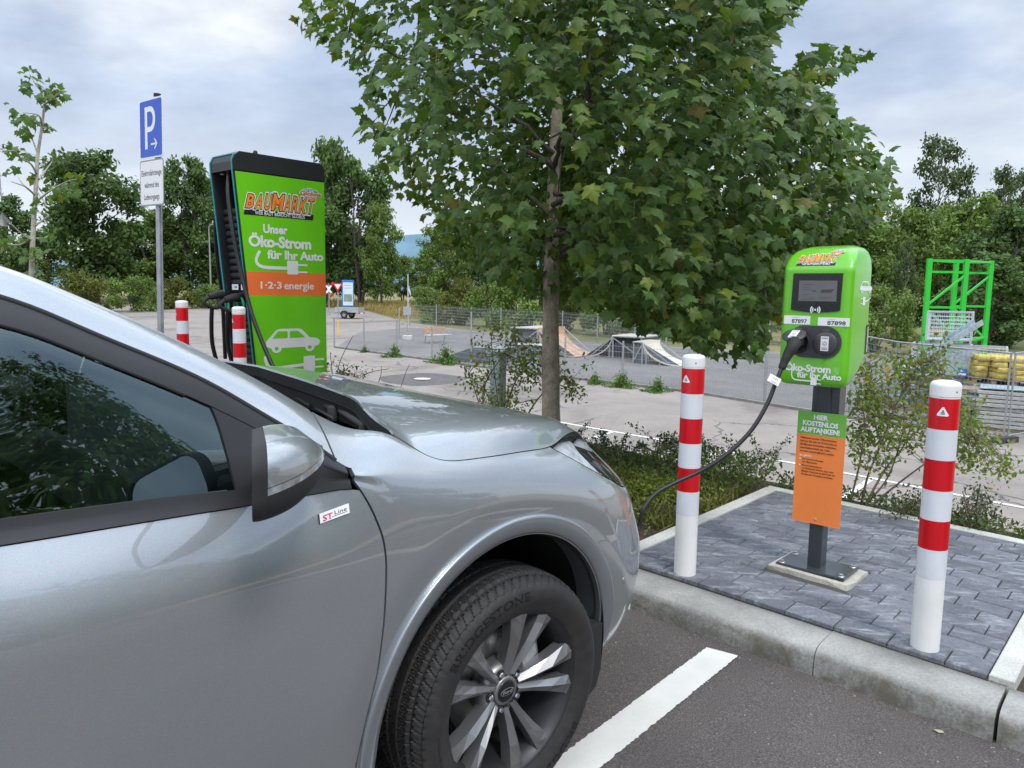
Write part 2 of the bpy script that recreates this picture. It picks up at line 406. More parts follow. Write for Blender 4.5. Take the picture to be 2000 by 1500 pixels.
while p < P_E-.10:
    k = KA+.085 - [.0, .107, .05, .15][row % 4]
    while k < KB-.09:
        k0, k1 = max(k, KA+.087), min(k+.213, KB-.087); q0, q1 = p, min(p+.131, P_E-.088)
        if k1-k0 > .03 and q1-q0 > .02:
            def put(a0, a1):
                if a1-a0 > .02: block(a0+.0025, a1-.0025, q0+.0025, q1-.0025, PH, tint=random.uniform(.74, 1.22))
            if q1 > PLP[0]+.03 and q0 < PLP[1]-.03 and k1 > PLK[0] and k0 < PLK[1]:
                put(k0, min(k1, PLK[0])); put(max(k0, PLK[1]), k1)
            else: put(k0, k1)
        k += .213
    p += .131; row += 1
pv = mesh_np('pavement', V, F, PAVER, attr=np.array(T)[:, None]*np.array([[1, 1, 1.0]])); tag(pv, kind='structure')
sheet('paving_bed', [KA+.02, KB-.02], [P_B, P_E-.02], lambda k, p: L(k, p, .126), simple('sand_joint', (.07, .065, .058), .95))
mb = MB()
def edg(k0, k1, p0, p1, h=.15):
    mb.add([L(k, p, hh) for hh in (-.1, h-.004) for k, p in ((k0, p0), (k1, p0), (k1, p1), (k0, p1))] +
           [L(k, p, h) for k, p in ((k0+.004, p0+.004), (k1-.004, p0+.004), (k1-.004, p1-.004), (k0+.004, p1-.004))],
           [(i, (i+1) % 4, 4+(i+1) % 4, 4+i) for i in range(4)]+[(4+i, 4+(i+1) % 4, 8+(i+1) % 4, 8+i) for i in range(4)]+[(8, 9, 10, 11)])
for p0, p1 in ((P_B+.002, 4.2), (4.203, P_E)): edg(KA, KA+.083, p0, p1)
for p0, p1 in ((P_B+.002, 4.25), (4.253, P_E)): edg(KB-.083, KB, p0, p1)
for k0, k1 in ((KA+.085, -1.15), (-1.147, KB-.085)): edg(k0, k1, P_E-.085, P_E)
tag(mb.build('edging', EDGING), kind='structure')
# planting bed on both sides of the platform, falling away behind to the lower yard
def bedz(k, p):
    v = KK*k+PP*p; z0 = lotz(v[0], v[1], .085)
    s = min(max((p-5.55)/3.2, 0), 1); s = s*s*(3-2*s)
    z = z0*(1-s) + (lowz(v[1])-.03)*s + .018*math.sin(k*7.3+p*3.1)*math.sin(p*6.1-k*2.2)
    return np.array([v[0], v[1], z])
for k0, k1 in ((-30, KA), (KB, 30)):
    sheet('planting_bed', np.linspace(k0, k1, 130), np.linspace(P_B, P_E+.02, 14), bedz, SOIL)
sheet('embankment', np.linspace(-34, 34, 180), np.linspace(P_E, 9.5, 24), bedz, SOIL)
# the lower yard, the land beyond
far = [(-420, 592), (220, 597), (420, 603), (640, 600), (705, 604), (790, 628), (880, 641), (1010, 655), (1150, 668), (1500, 688), (2000, 690), (2700, 690)]
V = [low(*q, .03) for q in far] + [np.array([60, 3.0, lowz(3.0)+.03]), np.array([-60, 3.0, lowz(3.0)+.03])]
tag(mesh_np('yard', V, [tuple(range(len(V)))[::-1]], ASPH_L), kind='structure')
V = []; F = []
ys = [-60, 0, 40, 80, 110, 200, 500, 1500]
for y in ys: V += [np.array([x, y, (LA+LB*y if y < 110 else .0) - .02 - (1.2 if y <= 0 else 0)]) for x in (-1500, -200, 200, 1500)]
F = [(j*4+i, j*4+i+1, (j+1)*4+i+1, (j+1)*4+i) for j in range(len(ys)-1) for i in range(3)]
tag(mesh_np('ground', V, F, GRASS), kind='structure')
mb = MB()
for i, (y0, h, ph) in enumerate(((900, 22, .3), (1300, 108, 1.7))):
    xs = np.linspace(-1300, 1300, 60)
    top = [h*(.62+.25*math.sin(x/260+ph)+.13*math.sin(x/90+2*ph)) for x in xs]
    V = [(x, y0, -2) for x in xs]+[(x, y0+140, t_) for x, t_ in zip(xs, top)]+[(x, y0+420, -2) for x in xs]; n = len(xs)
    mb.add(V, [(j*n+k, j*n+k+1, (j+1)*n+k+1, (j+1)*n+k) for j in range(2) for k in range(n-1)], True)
tag(mb.build('hills', simple('haze_blue_forest', (.105, .19, .24), .95, var=.2, vscale=.02)), kind='structure')  # blue of the distant haze is mixed into the forest colour
sk = [(655, 679), (843, 704), (920, 715), (1103, 738), (1345, 766), (1660, 817), (1900, 850), (1900, 700), (1500, 690), (1166, 669), (978, 653), (852, 642), (790, 640), (700, 650)]
SKA = NT('skate_asphalt'); f_ = SKA.noise(30, 4, .7); b_ = SKA.noise(.35, 6, .65)
SKA.set(Base_Color=SKA.mix(1.0, SKA.ramp(f_, [(.25, (.125, .118, .112)), (.75, (.22, .206, .196))]), SKA.ramp(b_, [(.3, .72), (.7, 1.1)]), 'MULTIPLY'), Roughness=.9)
tag(mesh_np('skate_ground', [low(*q, .045) for q in sk], [tuple(range(len(sk)))[::-1] if False else tuple(range(len(sk)))], SKA.m), kind='structure')
mb = MB(); kl = [low(*q, .03) for q in sk[:7]]
for a, b in zip(kl[:-1], kl[1:]): mb.bar(a+[0, 0, .03], b+[0, 0, .03], .16, .10)
tag(mb.build('low_kerb', mat_concrete('old_concrete', (.25, .235, .21), .8)[0].m), kind='structure')
# thin bay lines on the lower yard
mb = MB()
def line(a, b, w=.12):
    A, B = low(*a, .038), low(*b, .038); t_ = B-A; t_ /= np.linalg.norm(t_); s = np.array([-t_[1], t_[0], 0])*w/2
    mb.add([A-s, B-s, B+s, A+s], [(0, 1, 2, 3)])
for a, b in (((1120, 829), (1560, 906)), ((1560, 906), (2060, 1003)), ((1196, 843), (1150, 858)), ((1700, 936), (1630, 985)), ((1410, 880), (1360, 900)), ((1075, 821), (1120, 829))): line(a, b)
tag(mb.build('road_marking', PAINT), kind='structure')
# dark patch of newer asphalt round the manhole, its rim and cover
c = low(825, 740, .034)
th = np.linspace(0, 2*math.pi, 40, endpoint=False)
mb = MB(); mb.add([c+np.array([1.55*math.cos(a)*(1+.05*math.sin(5*a)), 1.6*math.sin(a)*(1+.06*math.cos(4*a)), 1.6*LB*math.sin(a)]) for a in th], [tuple(range(40))])
tag(mb.build('asphalt_patch', simple('asphalt_patch', (.10, .095, .092), .92, var=.2, vscale=3)), kind='structure')
# ================================================================== the car
HEAD = math.radians(46.0)
XC = np.array([math.cos(HEAD), math.sin(HEAD), 0]); XC -= NL*(XC@NL); XC /= np.linalg.norm(XC)
YC = np.cross(NL, XC); ZC = NL
CO = WHEEL_C - ZC*.355 + YC*.895
CARAX = np.array([XC, YC, ZC])
def tocar(wp): return CARAX@(np.asarray(wp)-CO)
CC = tocar(CAM)
def px(x, y, w):
    """point of the car's right flank seen at picture point x, y, w metres right of its middle: (x, w, z)"""
    r = CARAX@ray(x, y); t = (-w-CC[1])/r[1]; p = CC+r*t; return (p[0], w, p[2])
def pz(x, y, z):
    r = CARAX@ray(x, y); t = (z-CC[2])/r[2]; p = CC+r*t; return (p[0], -p[1], z)
car = thing('parked_car', 'silver grey crossover car parked nose to the kerb, charging', 'car', CO, CARAX)

def pchip(xk, yk, x):
    xk = np.asarray(xk, float); yk = np.asarray(yk, float); h = np.diff(xk); d = np.diff(yk)/h; m = np.zeros(len(xk))
    for i in range(1, len(xk)-1):
        if d[i-1]*d[i] > 0:
            w1 = 2*h[i]+h[i-1]; w2 = h[i]+2*h[i-1]; m[i] = (w1+w2)/(w1/d[i-1]+w2/d[i])
    m[0] = d[0]; m[-1] = d[-1]
    j = np.clip(np.searchsorted(xk, x)-1, 0, len(xk)-2); t = (x-xk[j])/h[j]
    return (2*t**3-3*t**2+1)*yk[j]+(t**3-2*t**2+t)*h[j]*m[j]+(-2*t**3+3*t**2)*yk[j+1]+(t**3-t**2)*h[j]*m[j+1]
def gsm(A, sig, axis=0):
    n = int(3*sig)+1; k = np.exp(-.5*(np.arange(-n, n+1)/sig)**2); k /= k.sum()
    A = np.moveaxis(A, axis, 0); P0 = 2*A[0]-A[n:0:-1]; P1 = 2*A[-1]-A[-2:-n-2:-1]
    B = np.concatenate([P0, A, P1]); R = sum(k[i]*B[i:i+len(A)] for i in range(2*n+1))
    return np.moveaxis(R, 0, axis)
# stations along the car (x forward from the front axle)
XS = np.concatenate([np.arange(-3.68, -1.5, .04), np.arange(-1.5, 1.0, .0125), [1.0]]); NX = len(XS)
NOSE = ([-3.7, -3.55, -3.2, -2.7, -1.4, -.2, .2, .4, .55, .68, .78, .87, .94, .98, 1.0], [.70, .86, .925, .935, .94, .94, .937, .928, .905, .862, .795, .69, .55, .42, .30])
def Wn(x, s=0.0): return pchip(*NOSE, np.clip(x-s, -3.7, 1.0))
def crv(pts, sg=3.0):
    pts = sorted(pts); a = np.array(pts); return np.stack([pchip(a[:, 0], a[:, 1], XS), pchip(a[:, 0], a[:, 2], XS)], 1)
def side(ins, zk, s=0.0):
    zx = np.array(zk); return np.stack([Wn(XS, s)-ins, pchip(zx[:, 0], zx[:, 1], XS)], 1)
def tr(xa, xb): return np.clip((XS-xa)/(xb-xa), 0, 1)**2*(3-2*np.clip((XS-xa)/(xb-xa), 0, 1))
C = [None]*14
C[0] = side(.10, [(-3.7, .35), (-3.2, .24), (-.9, .22), (.3, .24), (1, .26)], -.12)
C[1] = side(.035, [(-3.7, .42), (-3.2, .33), (-.9, .31), (.3, .31), (1, .33)], -.05)
C[2] = side(.012, [(-3.7, .5), (-3.2, .46), (1, .45)], 0)
C[3] = side(.000, [(-3.7, .66), (-1, .66), (.3, .62), (1, .60)], 0.01)
C[4] = side(.001, [(-3.7, .82), (-1, .82), (-.2, .80), (.4, .73), (1, .70)], -.03)
C[5] = side(.004, [(-3.7, .95), (-1, .935), (-.55, .925), (-.2, .885), (.3, .83), (.6, .79), (1, .76)], -.065)
bt = lambda *ps: [px(*p) for p in ps]
rear6 = [(-3.7, .66, 1.05), (-3.5, .80, 1.13), (-3, .865, 1.16), (-2.2, .885, 1.15), (-1.6, .888, 1.135)]
C[6] = crv(rear6 + bt((0, 1057, .858), (350, 1001, .865), (480, 981, .872), (620, 957, .884), (690, 944, .894)) + [(-.40, .918, 1.03), (-.25, .925, .985), (-.05, .928, .955), (.2, .913, .915), (.4, .878, .868), (.6, .80, .835), (.78, .70, .805), (.9, .55, .79), (1.0, .28, .78)])
C[7] = crv([(a, b-.004, c+.02) for a, b, c in rear6] + bt((0, 1031, .848), (350, 977, .856), (480, 960, .864), (620, 936, .878), (692, 934, .890)) + [(-.40, .912, 1.052), (-.25, .92, 1.012), (-.05, .922, .982), (.2, .902, .948), (.4, .858, .902), (.6, .765, .868), (.78, .655, .835), (.9, .50, .815), (1.0, .25, .80)])
C[8] = crv([(-3.7, .62, 1.15), (-3.5, .68, 1.28), (-3, .70, 1.45), (-2.2, .71, 1.535), (-1.6, .715, 1.535)] + bt((0, 618, .742), (200, 695, .765), (348, 758, .786), (400, 782, .795), (530, 850, .828), (620, 904, .868), (690, 931, .897)) + [(-.40, .905, 1.074), (-.25, .912, 1.036), (-.05, .913, 1.008), (.2, .888, .978), (.4, .828, .94), (.6, .725, .905), (.78, .605, .865), (.9, .45, .84), (1.0, .22, .82)])
C[9] = crv([(-3.7, .60, 1.17), (-3.5, .66, 1.31), (-3, .675, 1.495), (-2.2, .685, 1.585), (-1.6, .69, 1.588)] + bt((0, 582, .722), (200, 662, .745), (400, 746, .778), (530, 822, .815), (626, 878, .858), (688, 926, .888)) + [(-.40, .898, 1.096), (-.25, .900, 1.058), (-.05, .900, 1.032), (.2, .862, 1.010), (.4, .775, .978), (.6, .66, .935), (.78, .54, .892), (.9, .40, .86), (1.0, .19, .835)])
C[10] = crv([(-3.7, .52, 1.19), (-3.5, .57, 1.38), (-3, .585, 1.56), (-2.2, .60, 1.655), (-1.7, .615, 1.655)] + bt((0, 516, .655), (150, 575, .672), (300, 640, .692), (500, 738, .735), (629, 812, .772), (690, 838, .79), (760, 842, .805), (800, 872, .838), (840, 895, .862), (875, 903, .872), (950, 895, .866), (1020, 884, .842), (1078, 873, .80), (1105, 850, .735), (1130, 842, .665)) + [(.6, .565, .975), (.78, .43, .915), (.9, .31, .875), (1.0, .17, .85)])
Zc = pchip(*zip(*[(-3.7, 1.2), (-3.5, 1.42), (-3, 1.62), (-2.2, 1.705), (-1.75, 1.70), (-1.35, 1.615), (-.9, 1.455), (-.5, 1.30), (-.25, 1.215), (-.1, 1.19), (.1, 1.163), (.3, 1.122), (.5, 1.072), (.65, 1.022), (.78, .965), (.88, .91), (.95, .87), (1.0, .85)]), XS)
hood = tr(-.2, .05)*(1-tr(.75, .95))
for i, (fr, cre) in enumerate(((.74, .010), (.40, .0), (0, 0)), 11):
    C[i] = np.stack([C[10][:, 0]*fr, C[10][:, 1]+(Zc-C[10][:, 1])*(1-fr**2.2)+cre*hood], 1)
# the hood's shoulder crease: steep outer strip up from the gap, then nearly flat across
cr_ = sorted([px(*q) for q in ((772, 843, .785), (850, 833, .785), (937, 824, .775), (1020, 819, .745), (1088, 819, .68))])
ck = np.clip((XS+.46)/.10, 0, 1)*np.clip((.52-XS)/.16, 0, 1); ck = (ck*ck*(3-2*ck))
cx = np.array(cr_); cw = pchip(cx[:, 0], cx[:, 1], np.clip(XS, cx[0, 0], cx[-1, 0])); cz = pchip(cx[:, 0], cx[:, 2], np.clip(XS, cx[0, 0], cx[-1, 0])); print('crease', np.round(cx, 3).tolist())
cw = np.minimum(cw, C[10][:, 0]-.02)
C[11] = np.stack([C[11][:, 0]*(1-ck)+cw*ck, C[11][:, 1]*(1-ck)+np.maximum(cz, C[10][:, 1]+.012)*ck], 1)
zz_ = C[11][:, 1]+(Zc-C[11][:, 1])*.62+.006; C[12] = np.stack([C[12][:, 0]*(1-ck)+C[11][:, 0]*.56*ck, C[12][:, 1]*(1-ck)+zz_*ck], 1)
# body height over the wheels: dense sections, smoothed both ways
Cn = np.stack(C, 1)                                          # NX, 14, 2
kx = tr(-.60, -.30)[:, None]
A_ = math.radians(64)
for i, ph in ((6, 13), (7, 26), (8, 39), (9, 52)):             # the wing rolls over in one smooth curve up to the hood gap
    a_ = math.radians(ph); E_ = np.stack([C[10][:, 0]+(C[5][:, 0]-C[10][:, 0])*(math.cos(a_)-math.cos(A_))/(1-math.cos(A_)), C[5][:, 1]+(C[10][:, 1]-C[5][:, 1])*math.sin(a_)/math.sin(A_)], 1); Cn[:, i] = Cn[:, i]*(1-kx)+E_*kx
C0_ = np.concatenate([gsm(Cn[:len(XS)-1], 2.2, 0), Cn[-1:]], 0); C1_ = np.concatenate([gsm(Cn[:len(XS)-1], 8, 0), Cn[-1:]], 0)
kx = tr(-.52, -.30)[:, None, None]*(np.arange(14) < 10)[None, :, None]; Cn = C0_*(1-kx)+C1_*kx
NVI = 12; VS = np.linspace(0, 13, 13*NVI+1); NV = len(VS)
S = np.stack([np.stack([pchip(np.arange(14), Cn[i, :, c], VS) for c in (0, 1)], 1) for i in range(NX)])
kx = tr(-.52, -.30)[:, None, None]*(np.clip((9.6-VS)/1.0, 0, 1))[None, :, None]; S = gsm(S, 2.2, 1)*(1-kx)+gsm(S, 8, 1)*kx; S[:, -1, 0] = 0
XX = np.repeat(XS[:, None], NV, 1); WW = S[..., 0].copy(); ZZs = S[..., 1].copy()
# wheel arches: the flank turns under towards the wheel
ARC = ((-.045, .40), (-2.72, .40))
for ax_, az_ in ARC:
    r = np.hypot(XX-ax_, ZZs-az_); q = (.595-r)/.010
    sp = np.where(q > 30, q, np.log1p(np.exp(np.clip(q, -40, 30))))*.010
    WW -= .17*sp*(VS[None, :] < 8)*np.clip((8-VS[None, :])/2, 0, 1)
# gentle hollow between hood crease and middle
P3 = np.stack([XX, -WW, ZZs], -1)
du = np.gradient(P3, axis=0); dv = np.gradient(P3, axis=1); N3 = np.cross(du, dv); N3 /= np.linalg.norm(N3, axis=2)[..., None]+1e-12
if N3[NX//2, 40, 1] > 0: N3 = -N3                             # outwards on the right flank is -y
idx = np.arange(NX*NV).reshape(NX, NV)
a_, b_, c_, d_ = idx[:-1, :-1].ravel(), idx[1:, :-1].ravel(), idx[1:, 1:].ravel(), idx[:-1, 1:].ravel()
TRI = np.concatenate([np.stack([a_, b_, c_], 1), np.stack([a_, c_, d_], 1)])
_p = P3.reshape(-1, 3); _n = N3.reshape(-1, 3); t0 = TRI[500]
if np.cross(_p[t0[1]]-_p[t0[0]], _p[t0[2]]-_p[t0[0]])@_n[t0[0]] < 0: TRI = TRI[:, ::-1]
FULL = dict(P=_p, N=_n, v=np.tile(VS, NX), F=TRI)
def clip(m, field):
    """keep the part of the triangle mesh where field(m) > 0, cut exactly"""
    f = field(m); f = np.where(np.abs(f) < 1e-9, 1e-9, f); F = m['F']; s = f[F] > 0; k = s.sum(1)
    P, N, v = m['P'], m['N'], m['v']; newF = [F[k == 3]]; base = len(P); nP, nN, nv = [P], [N], [v]
    def cutpt(i, j):
        t = (f[i]/(f[i]-f[j]))[:, None]; return P[i]+(P[j]-P[i])*t, N[i]+(N[j]-N[i])*t, v[i]+(v[j]-v[i])*t[:, 0]
    for kk in (1, 2):
        T = F[k == kk]; st = s[k == kk]
        if not len(T): continue
        lone = np.argmax(st if kk == 1 else ~st, axis=1); ar = np.arange(len(T))
        A, B, Cc = T[ar, lone], T[ar, (lone+1) % 3], T[ar, (lone+2) % 3]
        p1, n1, v1 = cutpt(A, B); p2, n2, v2 = cutpt(A, Cc); i1 = base+np.arange(len(T)); i2 = i1+len(T); base += 2*len(T)
        nP += [p1, p2]; nN += [n1, n2]; nv += [v1, v2]
        newF += [np.stack([A, i1, i2], 1)] if kk == 1 else [np.stack([i1, B, Cc], 1), np.stack([i1, Cc, i2], 1)]
    return clean(dict(P=np.concatenate(nP), N=np.concatenate(nN), v=np.concatenate(nv), F=np.concatenate(newF)))
def clean(m):
    u, inv = np.unique(np.round(m['P']*2e5).astype(np.int64), axis=0, return_inverse=True); inv = inv.ravel()
    first = np.zeros(len(u), int); first[inv[::-1]] = np.arange(len(inv))[::-1]
    F = inv[m['F']]; F = F[(F[:, 0] != F[:, 1]) & (F[:, 1] != F[:, 2]) & (F[:, 0] != F[:, 2])]
    us, F2 = np.unique(F, return_inverse=True); sel = first[us]
    return dict(P=m['P'][sel], N=m['N'][sel], v=m['v'][sel], F=F2.reshape(-1, 3))
def cuts_(m, *fs):
    for f in fs: m = clip(m, f)
    return m
def join(*ms):
    P, N, v, F = [], [], [], []; n = 0
    for m in ms: P.append(m['P']); N.append(m['N']); v.append(m['v']); F.append(m['F']+n); n += len(m['P'])
    return clean(dict(P=np.concatenate(P), N=np.concatenate(N), v=np.concatenate(v), F=np.concatenate(F)))
def mirror(m):
    q = np.array([1, -1, 1.0]); return dict(P=m['P']*q, N=m['N']*q, v=m['v'], F=m['F'][:, ::-1])
def boundary(F):
    E = np.concatenate([F[:, [0, 1]], F[:, [1, 2]], F[:, [2, 0]]]); key = np.sort(E, 1)
    _, inv, cnt = np.unique(key, axis=0, return_inverse=True, return_counts=True); return E[cnt[inv.ravel()] == 1]
def panel(name, m, mat, off=0.0, lip=.012, parent=None):
    """a sheet-metal panel: the cut surface and a folded lip along its edge"""
    N = m['N']/np.linalg.norm(m['N'], axis=1)[:, None]; P = m['P']+N*off; F = m['F']; n = len(P)
    if lip:
        E = boundary(F); cyl = np.abs(P[E[:, 0], 1]) + np.abs(P[E[:, 1], 1]) > 1e-4; E = E[cyl]
        a, b = P[E[:, 0]], P[E[:, 1]]; a2, b2 = a-N[E[:, 0]]*lip, b-N[E[:, 1]]*lip
        en = np.cross(b-a, N[E[:, 0]]); en /= np.linalg.norm(en, axis=1)[:, None]+1e-12
        k = len(E); i0 = n+np.arange(k)
        P = np.concatenate([P, a, b, b2, a2]); N = np.concatenate([N, en, en, en, en])
        F = np.concatenate([F, np.stack([i0+k, i0, i0+2*k], 1), np.stack([i0, i0+3*k, i0+2*k], 1)])
    return mesh_np(name, P, F, mat, parent if parent is not None else car, smooth=True, normals=N)
# --- cutting lines -------------------------------------------------------
def graph(pts, key=0):
    pts = sorted(pts, key=lambda p: p[key]); a = np.array([p[key] for p in pts]); b = np.array([p[1-key] for p in pts])
    return lambda q: np.where(q < a[0], b[0], np.where(q > a[-1], b[-1], pchip(a, b, np.clip(q, a[0], a[-1]))))
X_ = lambda m: m['P'][:, 0]; Z_ = lambda m: m['P'][:, 2]; V_ = lambda m: m['v']; W_ = lambda m: np.abs(m['P'][:, 1])
gap_pts = [px(*p) for p in ((697, 942, .906), (712, 962, .915), (735, 1010, .925), (750, 1062, .932), (755, 1105, .938), (753, 1180, .94), (745, 1300, .94), (725, 1400, .935), (705, 1500, .93))]
xg = graph([(p[0], p[2]) for p in gap_pts], 1)                  # door front edge: x as a function of z
xp = px(622, 838, .80)[0]                                       # joint between pillar and wing
ll = [px(*p) for p in ((1074, 872, .805), (1090, 884, .80), (1120, 906, .79), (1150, 925, .775), (1180, 940, .755), (1203, 938, .72))]
zl = graph([(p[0], p[2]) for p in ll] + [(.9, ll[-1][2]+.0)], 0)
TIP = ll[0][0]
bg_ = [px(*p) for p in ((1181, 940, .80), (1176, 975, .865), (1165, 1010, .90), (1152, 1036, .915), (1140, 1060, .92))]
xb = graph([(p[0], p[2]) for p in bg_], 1)
RIN, ROUT = .452, .512
def arc_r(m, i=0): return np.hypot(X_(m)-ARC[i][0], Z_(m)-ARC[i][1])
hr = [pz(*p) for p in ((545, 748, 1.215), (580, 758, 1.213), (620, 770, 1.21), (680, 788, 1.203), (715, 815, 1.195), (735, 832, 1.187), (760, 841, 1.178))]
hr = [(p[0], p[1]) for p in hr]; print('hood rear edge', [tuple(np.round(p, 3)) for p in hr])
hr = [q for q in hr if q[1] > .06]
xr = graph(hr + [(max(q[0] for q in hr)+.01, 0.0)], 1)
RDOOR = -1.52
g = .0028
PAINT_CAR = NT('silver_grey_paint'); t = PAINT_CAR
vo = t.n('ShaderNodeTexVoronoi'); vo.inputs['Scale'].default_value = 900; t.l(t.co(), vo.inputs['Vector'])
flake = t.mix(.10, (.305, .33, .35), vo.outputs['Color'])
dust = t.noise(3.5, 6, .65)
t.set(Base_Color=t.mix(t.ramp(dust, [(.35, 0.0), (.8, .10)]), flake, (.42, .41, .38)), Metallic=.60, Roughness=t.ramp(dust, [(.3, .33), (.7, .40)]), Coat_Weight=1.0, Coat_Roughness=.012, Coat_IOR=2.0)
CARP = PAINT_CAR.m
BLK = simple('black_trim', (.020, .020, .022), .42, var=.06)
BLKG = simple('gloss_black', (.012, .012, .013), .16, var=0)
BLKM = simple('black_plastic', (.018, .018, .018), .75, var=.1)
VOID = simple('underbody_black', (.006, .006, .006), .9, var=0)
CHROME = simple('chrome', (.75, .76, .78), .12, 1.0, var=0)
def glassmat(name, tint, alpha_ior=1.5, refl=(1, 1, 1)):
    t = NT(name); t.t.nodes.remove(t.b)
    tr_ = t.n('ShaderNodeBsdfTransparent'); tr_.inputs[0].default_value = (*tint, 1)
    gl = t.n('ShaderNodeBsdfGlossy'); gl.inputs['Roughness'].default_value = .008; gl.inputs[0].default_value = (*refl, 1)
    fr = t.n('ShaderNodeFresnel'); fr.inputs[0].default_value = alpha_ior
    mx = t.n('ShaderNodeMixShader'); t.l(fr.outputs[0], mx.inputs[0]); t.l(tr_.outputs[0], mx.inputs[1]); t.l(gl.outputs[0], mx.inputs[2]); t.l(mx.outputs[0], t.o.inputs[0]); return t.m
GLASS = glassmat('tinted_glass', (.68, .82, .79), 2.4, (.84, 1.0, .97))
LENS = glassmat('clear_lens', (.94, .95, .96), 1.28)

lower = lambda m: 10-.02-V_(m)
def doorpan(m0, xa, xb_f):
    return cuts_(m0, lambda m: 5.95-V_(m), lambda m: xb_f(m)-g-X_(m), lambda m: X_(m)-xa-g, lambda m: V_(m)-.35)
m_door = doorpan(FULL, RDOOR, lambda m: xg(Z_(m)))
m_rdoor = cuts_(FULL, lambda m: 5.95-V_(m), lambda m: RDOOR-g-X_(m), lambda m: X_(m)+2.55, lambda m: V_(m)-.35, lambda m: arc_r(m, 1)-RIN)
m_quarter = cuts_(FULL, lambda m: 5.95-V_(m), lambda m: -2.556-X_(m), lambda m: arc_r(m, 1)-RIN)
m_fen = join(cuts_(FULL, lambda m: 9-V_(m), lambda m: X_(m)-xg(Z_(m))-g, lambda m: arc_r(m)-RIN, lambda m: np.where(X_(m) > TIP-.006, zl(X_(m))-.003-Z_(m), 1), lambda m: xb(Z_(m))-.0015-X_(m), lambda m: V_(m)-.35),
             cuts_(FULL, lambda m: V_(m)-9, lower, lambda m: X_(m)-xp-g, lambda m: arc_r(m)-RIN, lambda m: np.where(X_(m) > TIP-.006, zl(X_(m))-.003-Z_(m), 1), lambda m: .5-X_(m)))
m_light = cuts_(FULL, lambda m: 10-.01-V_(m), lambda m: X_(m)-TIP, lambda m: Z_(m)-zl(X_(m)), lambda m: .86-X_(m))
m_bump = cuts_(FULL, lambda m: zl(np.maximum(X_(m), TIP+.05))-.004-Z_(m), lambda m: X_(m)-xb(Z_(m)), lambda m: arc_r(m)-RIN, lambda m: X_(m)-.2)
m_hood = cuts_(FULL, lambda m: V_(m)-10-.028, lambda m: X_(m)-xr(W_(m)), lambda m: .90-X_(m))
m_hood['P'] = m_hood['P'].copy(); m_hood['P'][:, 2] += .016*np.exp(-np.clip(X_(m_hood)-xr(W_(m_hood)), 0, 9)/.09)*np.clip((.86-W_(m_hood))/.1, 0, 1)
m_nose = cuts_(FULL, lambda m: X_(m)-.866, lambda m: Z_(m)-zl(X_(m)), lambda m: 10-V_(m))
m_pil = cuts_(FULL, lambda m: V_(m)-9.02, lambda m: 10-V_(m), lambda m: xp-g-X_(m))
m_roof = cuts_(FULL, lambda m: V_(m)-10, lambda m: -1.42-.10*(1-(W_(m)/.65)**2)*-1-X_(m))
m_wind = cuts_(FULL, lambda m: V_(m)-10, lambda m: X_(m)+1.43-.10*(1-(W_(m)/.65)**2), lambda m: xr(W_(m))-.17*np.clip((.80-W_(m))/.25, 0.12, 1)-X_(m))
m_cowl = cuts_(FULL, lambda m: V_(m)-10, lambda m: X_(m)-xr(W_(m))+.19, lambda m: xr(W_(m))-X_(m)+.05)
m_trim = cuts_(FULL, lambda m: V_(m)-5.97, lambda m: 7.0-V_(m), lambda m: px(690, 940, .906)[0]-X_(m), lambda m: X_(m)+3.2)
sl = [px(*p) for p in ((352, 755, .79), (412, 790, .80), (445, 870, .84), (480, 962, .90))]
xs_ = graph([(p[0], p[2]) for p in sl], 1)
m_glass = cuts_(FULL, lambda m: V_(m)-6.9, lambda m: 8.1-V_(m), lambda m: xs_(Z_(m))+.02-X_(m), lambda m: X_(m)-RDOOR-.02)
m_glass2 = cuts_(FULL, lambda m: V_(m)-6.9, lambda m: 8.1-V_(m), lambda m: RDOOR-.06-X_(m), lambda m: X_(m)+2.5)
m_sail = cuts_(FULL, lambda m: V_(m)-6.95, lambda m: 8.02-V_(m), lambda m: X_(m)-xs_(Z_(m)), lambda m: px(688, 936, .906)[0]-X_(m))
m_bp = cuts_(FULL, lambda m: V_(m)-6.95, lambda m: 8.02-V_(m), lambda m: RDOOR+.04-X_(m), lambda m: X_(m)-RDOOR+.08)
m_cp = cuts_(FULL, lambda m: V_(m)-6.95, lambda m: 8.02-V_(m), lambda m: -2.47-X_(m))
m_frame = cuts_(FULL, lambda m: V_(m)-8.0, lambda m: 9.0-V_(m), lambda m: px(684, 926, .9)[0]-X_(m), lambda m: X_(m)+3.2)
m_top9 = cuts_(FULL, lambda m: V_(m)-5.95, lambda m: 9.02-V_(m), lambda m: -3.2-X_(m))
shellm = join(cuts_(FULL, lambda m: 5.9-V_(m), lambda m: arc_r(m)-RIN+.01, lambda m: arc_r(m, 1)-RIN+.01, lambda m: TIP-.012-X_(m)),
              cuts_(FULL, lambda m: V_(m)-5.9, lambda m: X_(m)-(xr(W_(m))-.0), lambda m: TIP-.012-X_(m)),
              cuts_(FULL, lambda m: V_(m)-9.95, lambda m: X_(m)-TIP+.012, lambda m: .80-X_(m)),
              cuts_(FULL, lambda m: 9.95-V_(m), lambda m: X_(m)-TIP+.012, lambda m: .80-X_(m), lambda m: arc_r(m)-RIN+.01, lambda m: zl(np.maximum(X_(m), TIP))+.006-Z_(m)))
def both(name, m, mat, **k): return panel(name, m, mat, **k), panel(name, mirror(m), mat, **k)
def whole(name, m, mat, **k): return panel(name, join(m, mirror(m)), mat, **k)
doors = both('front_door', m_door, CARP)
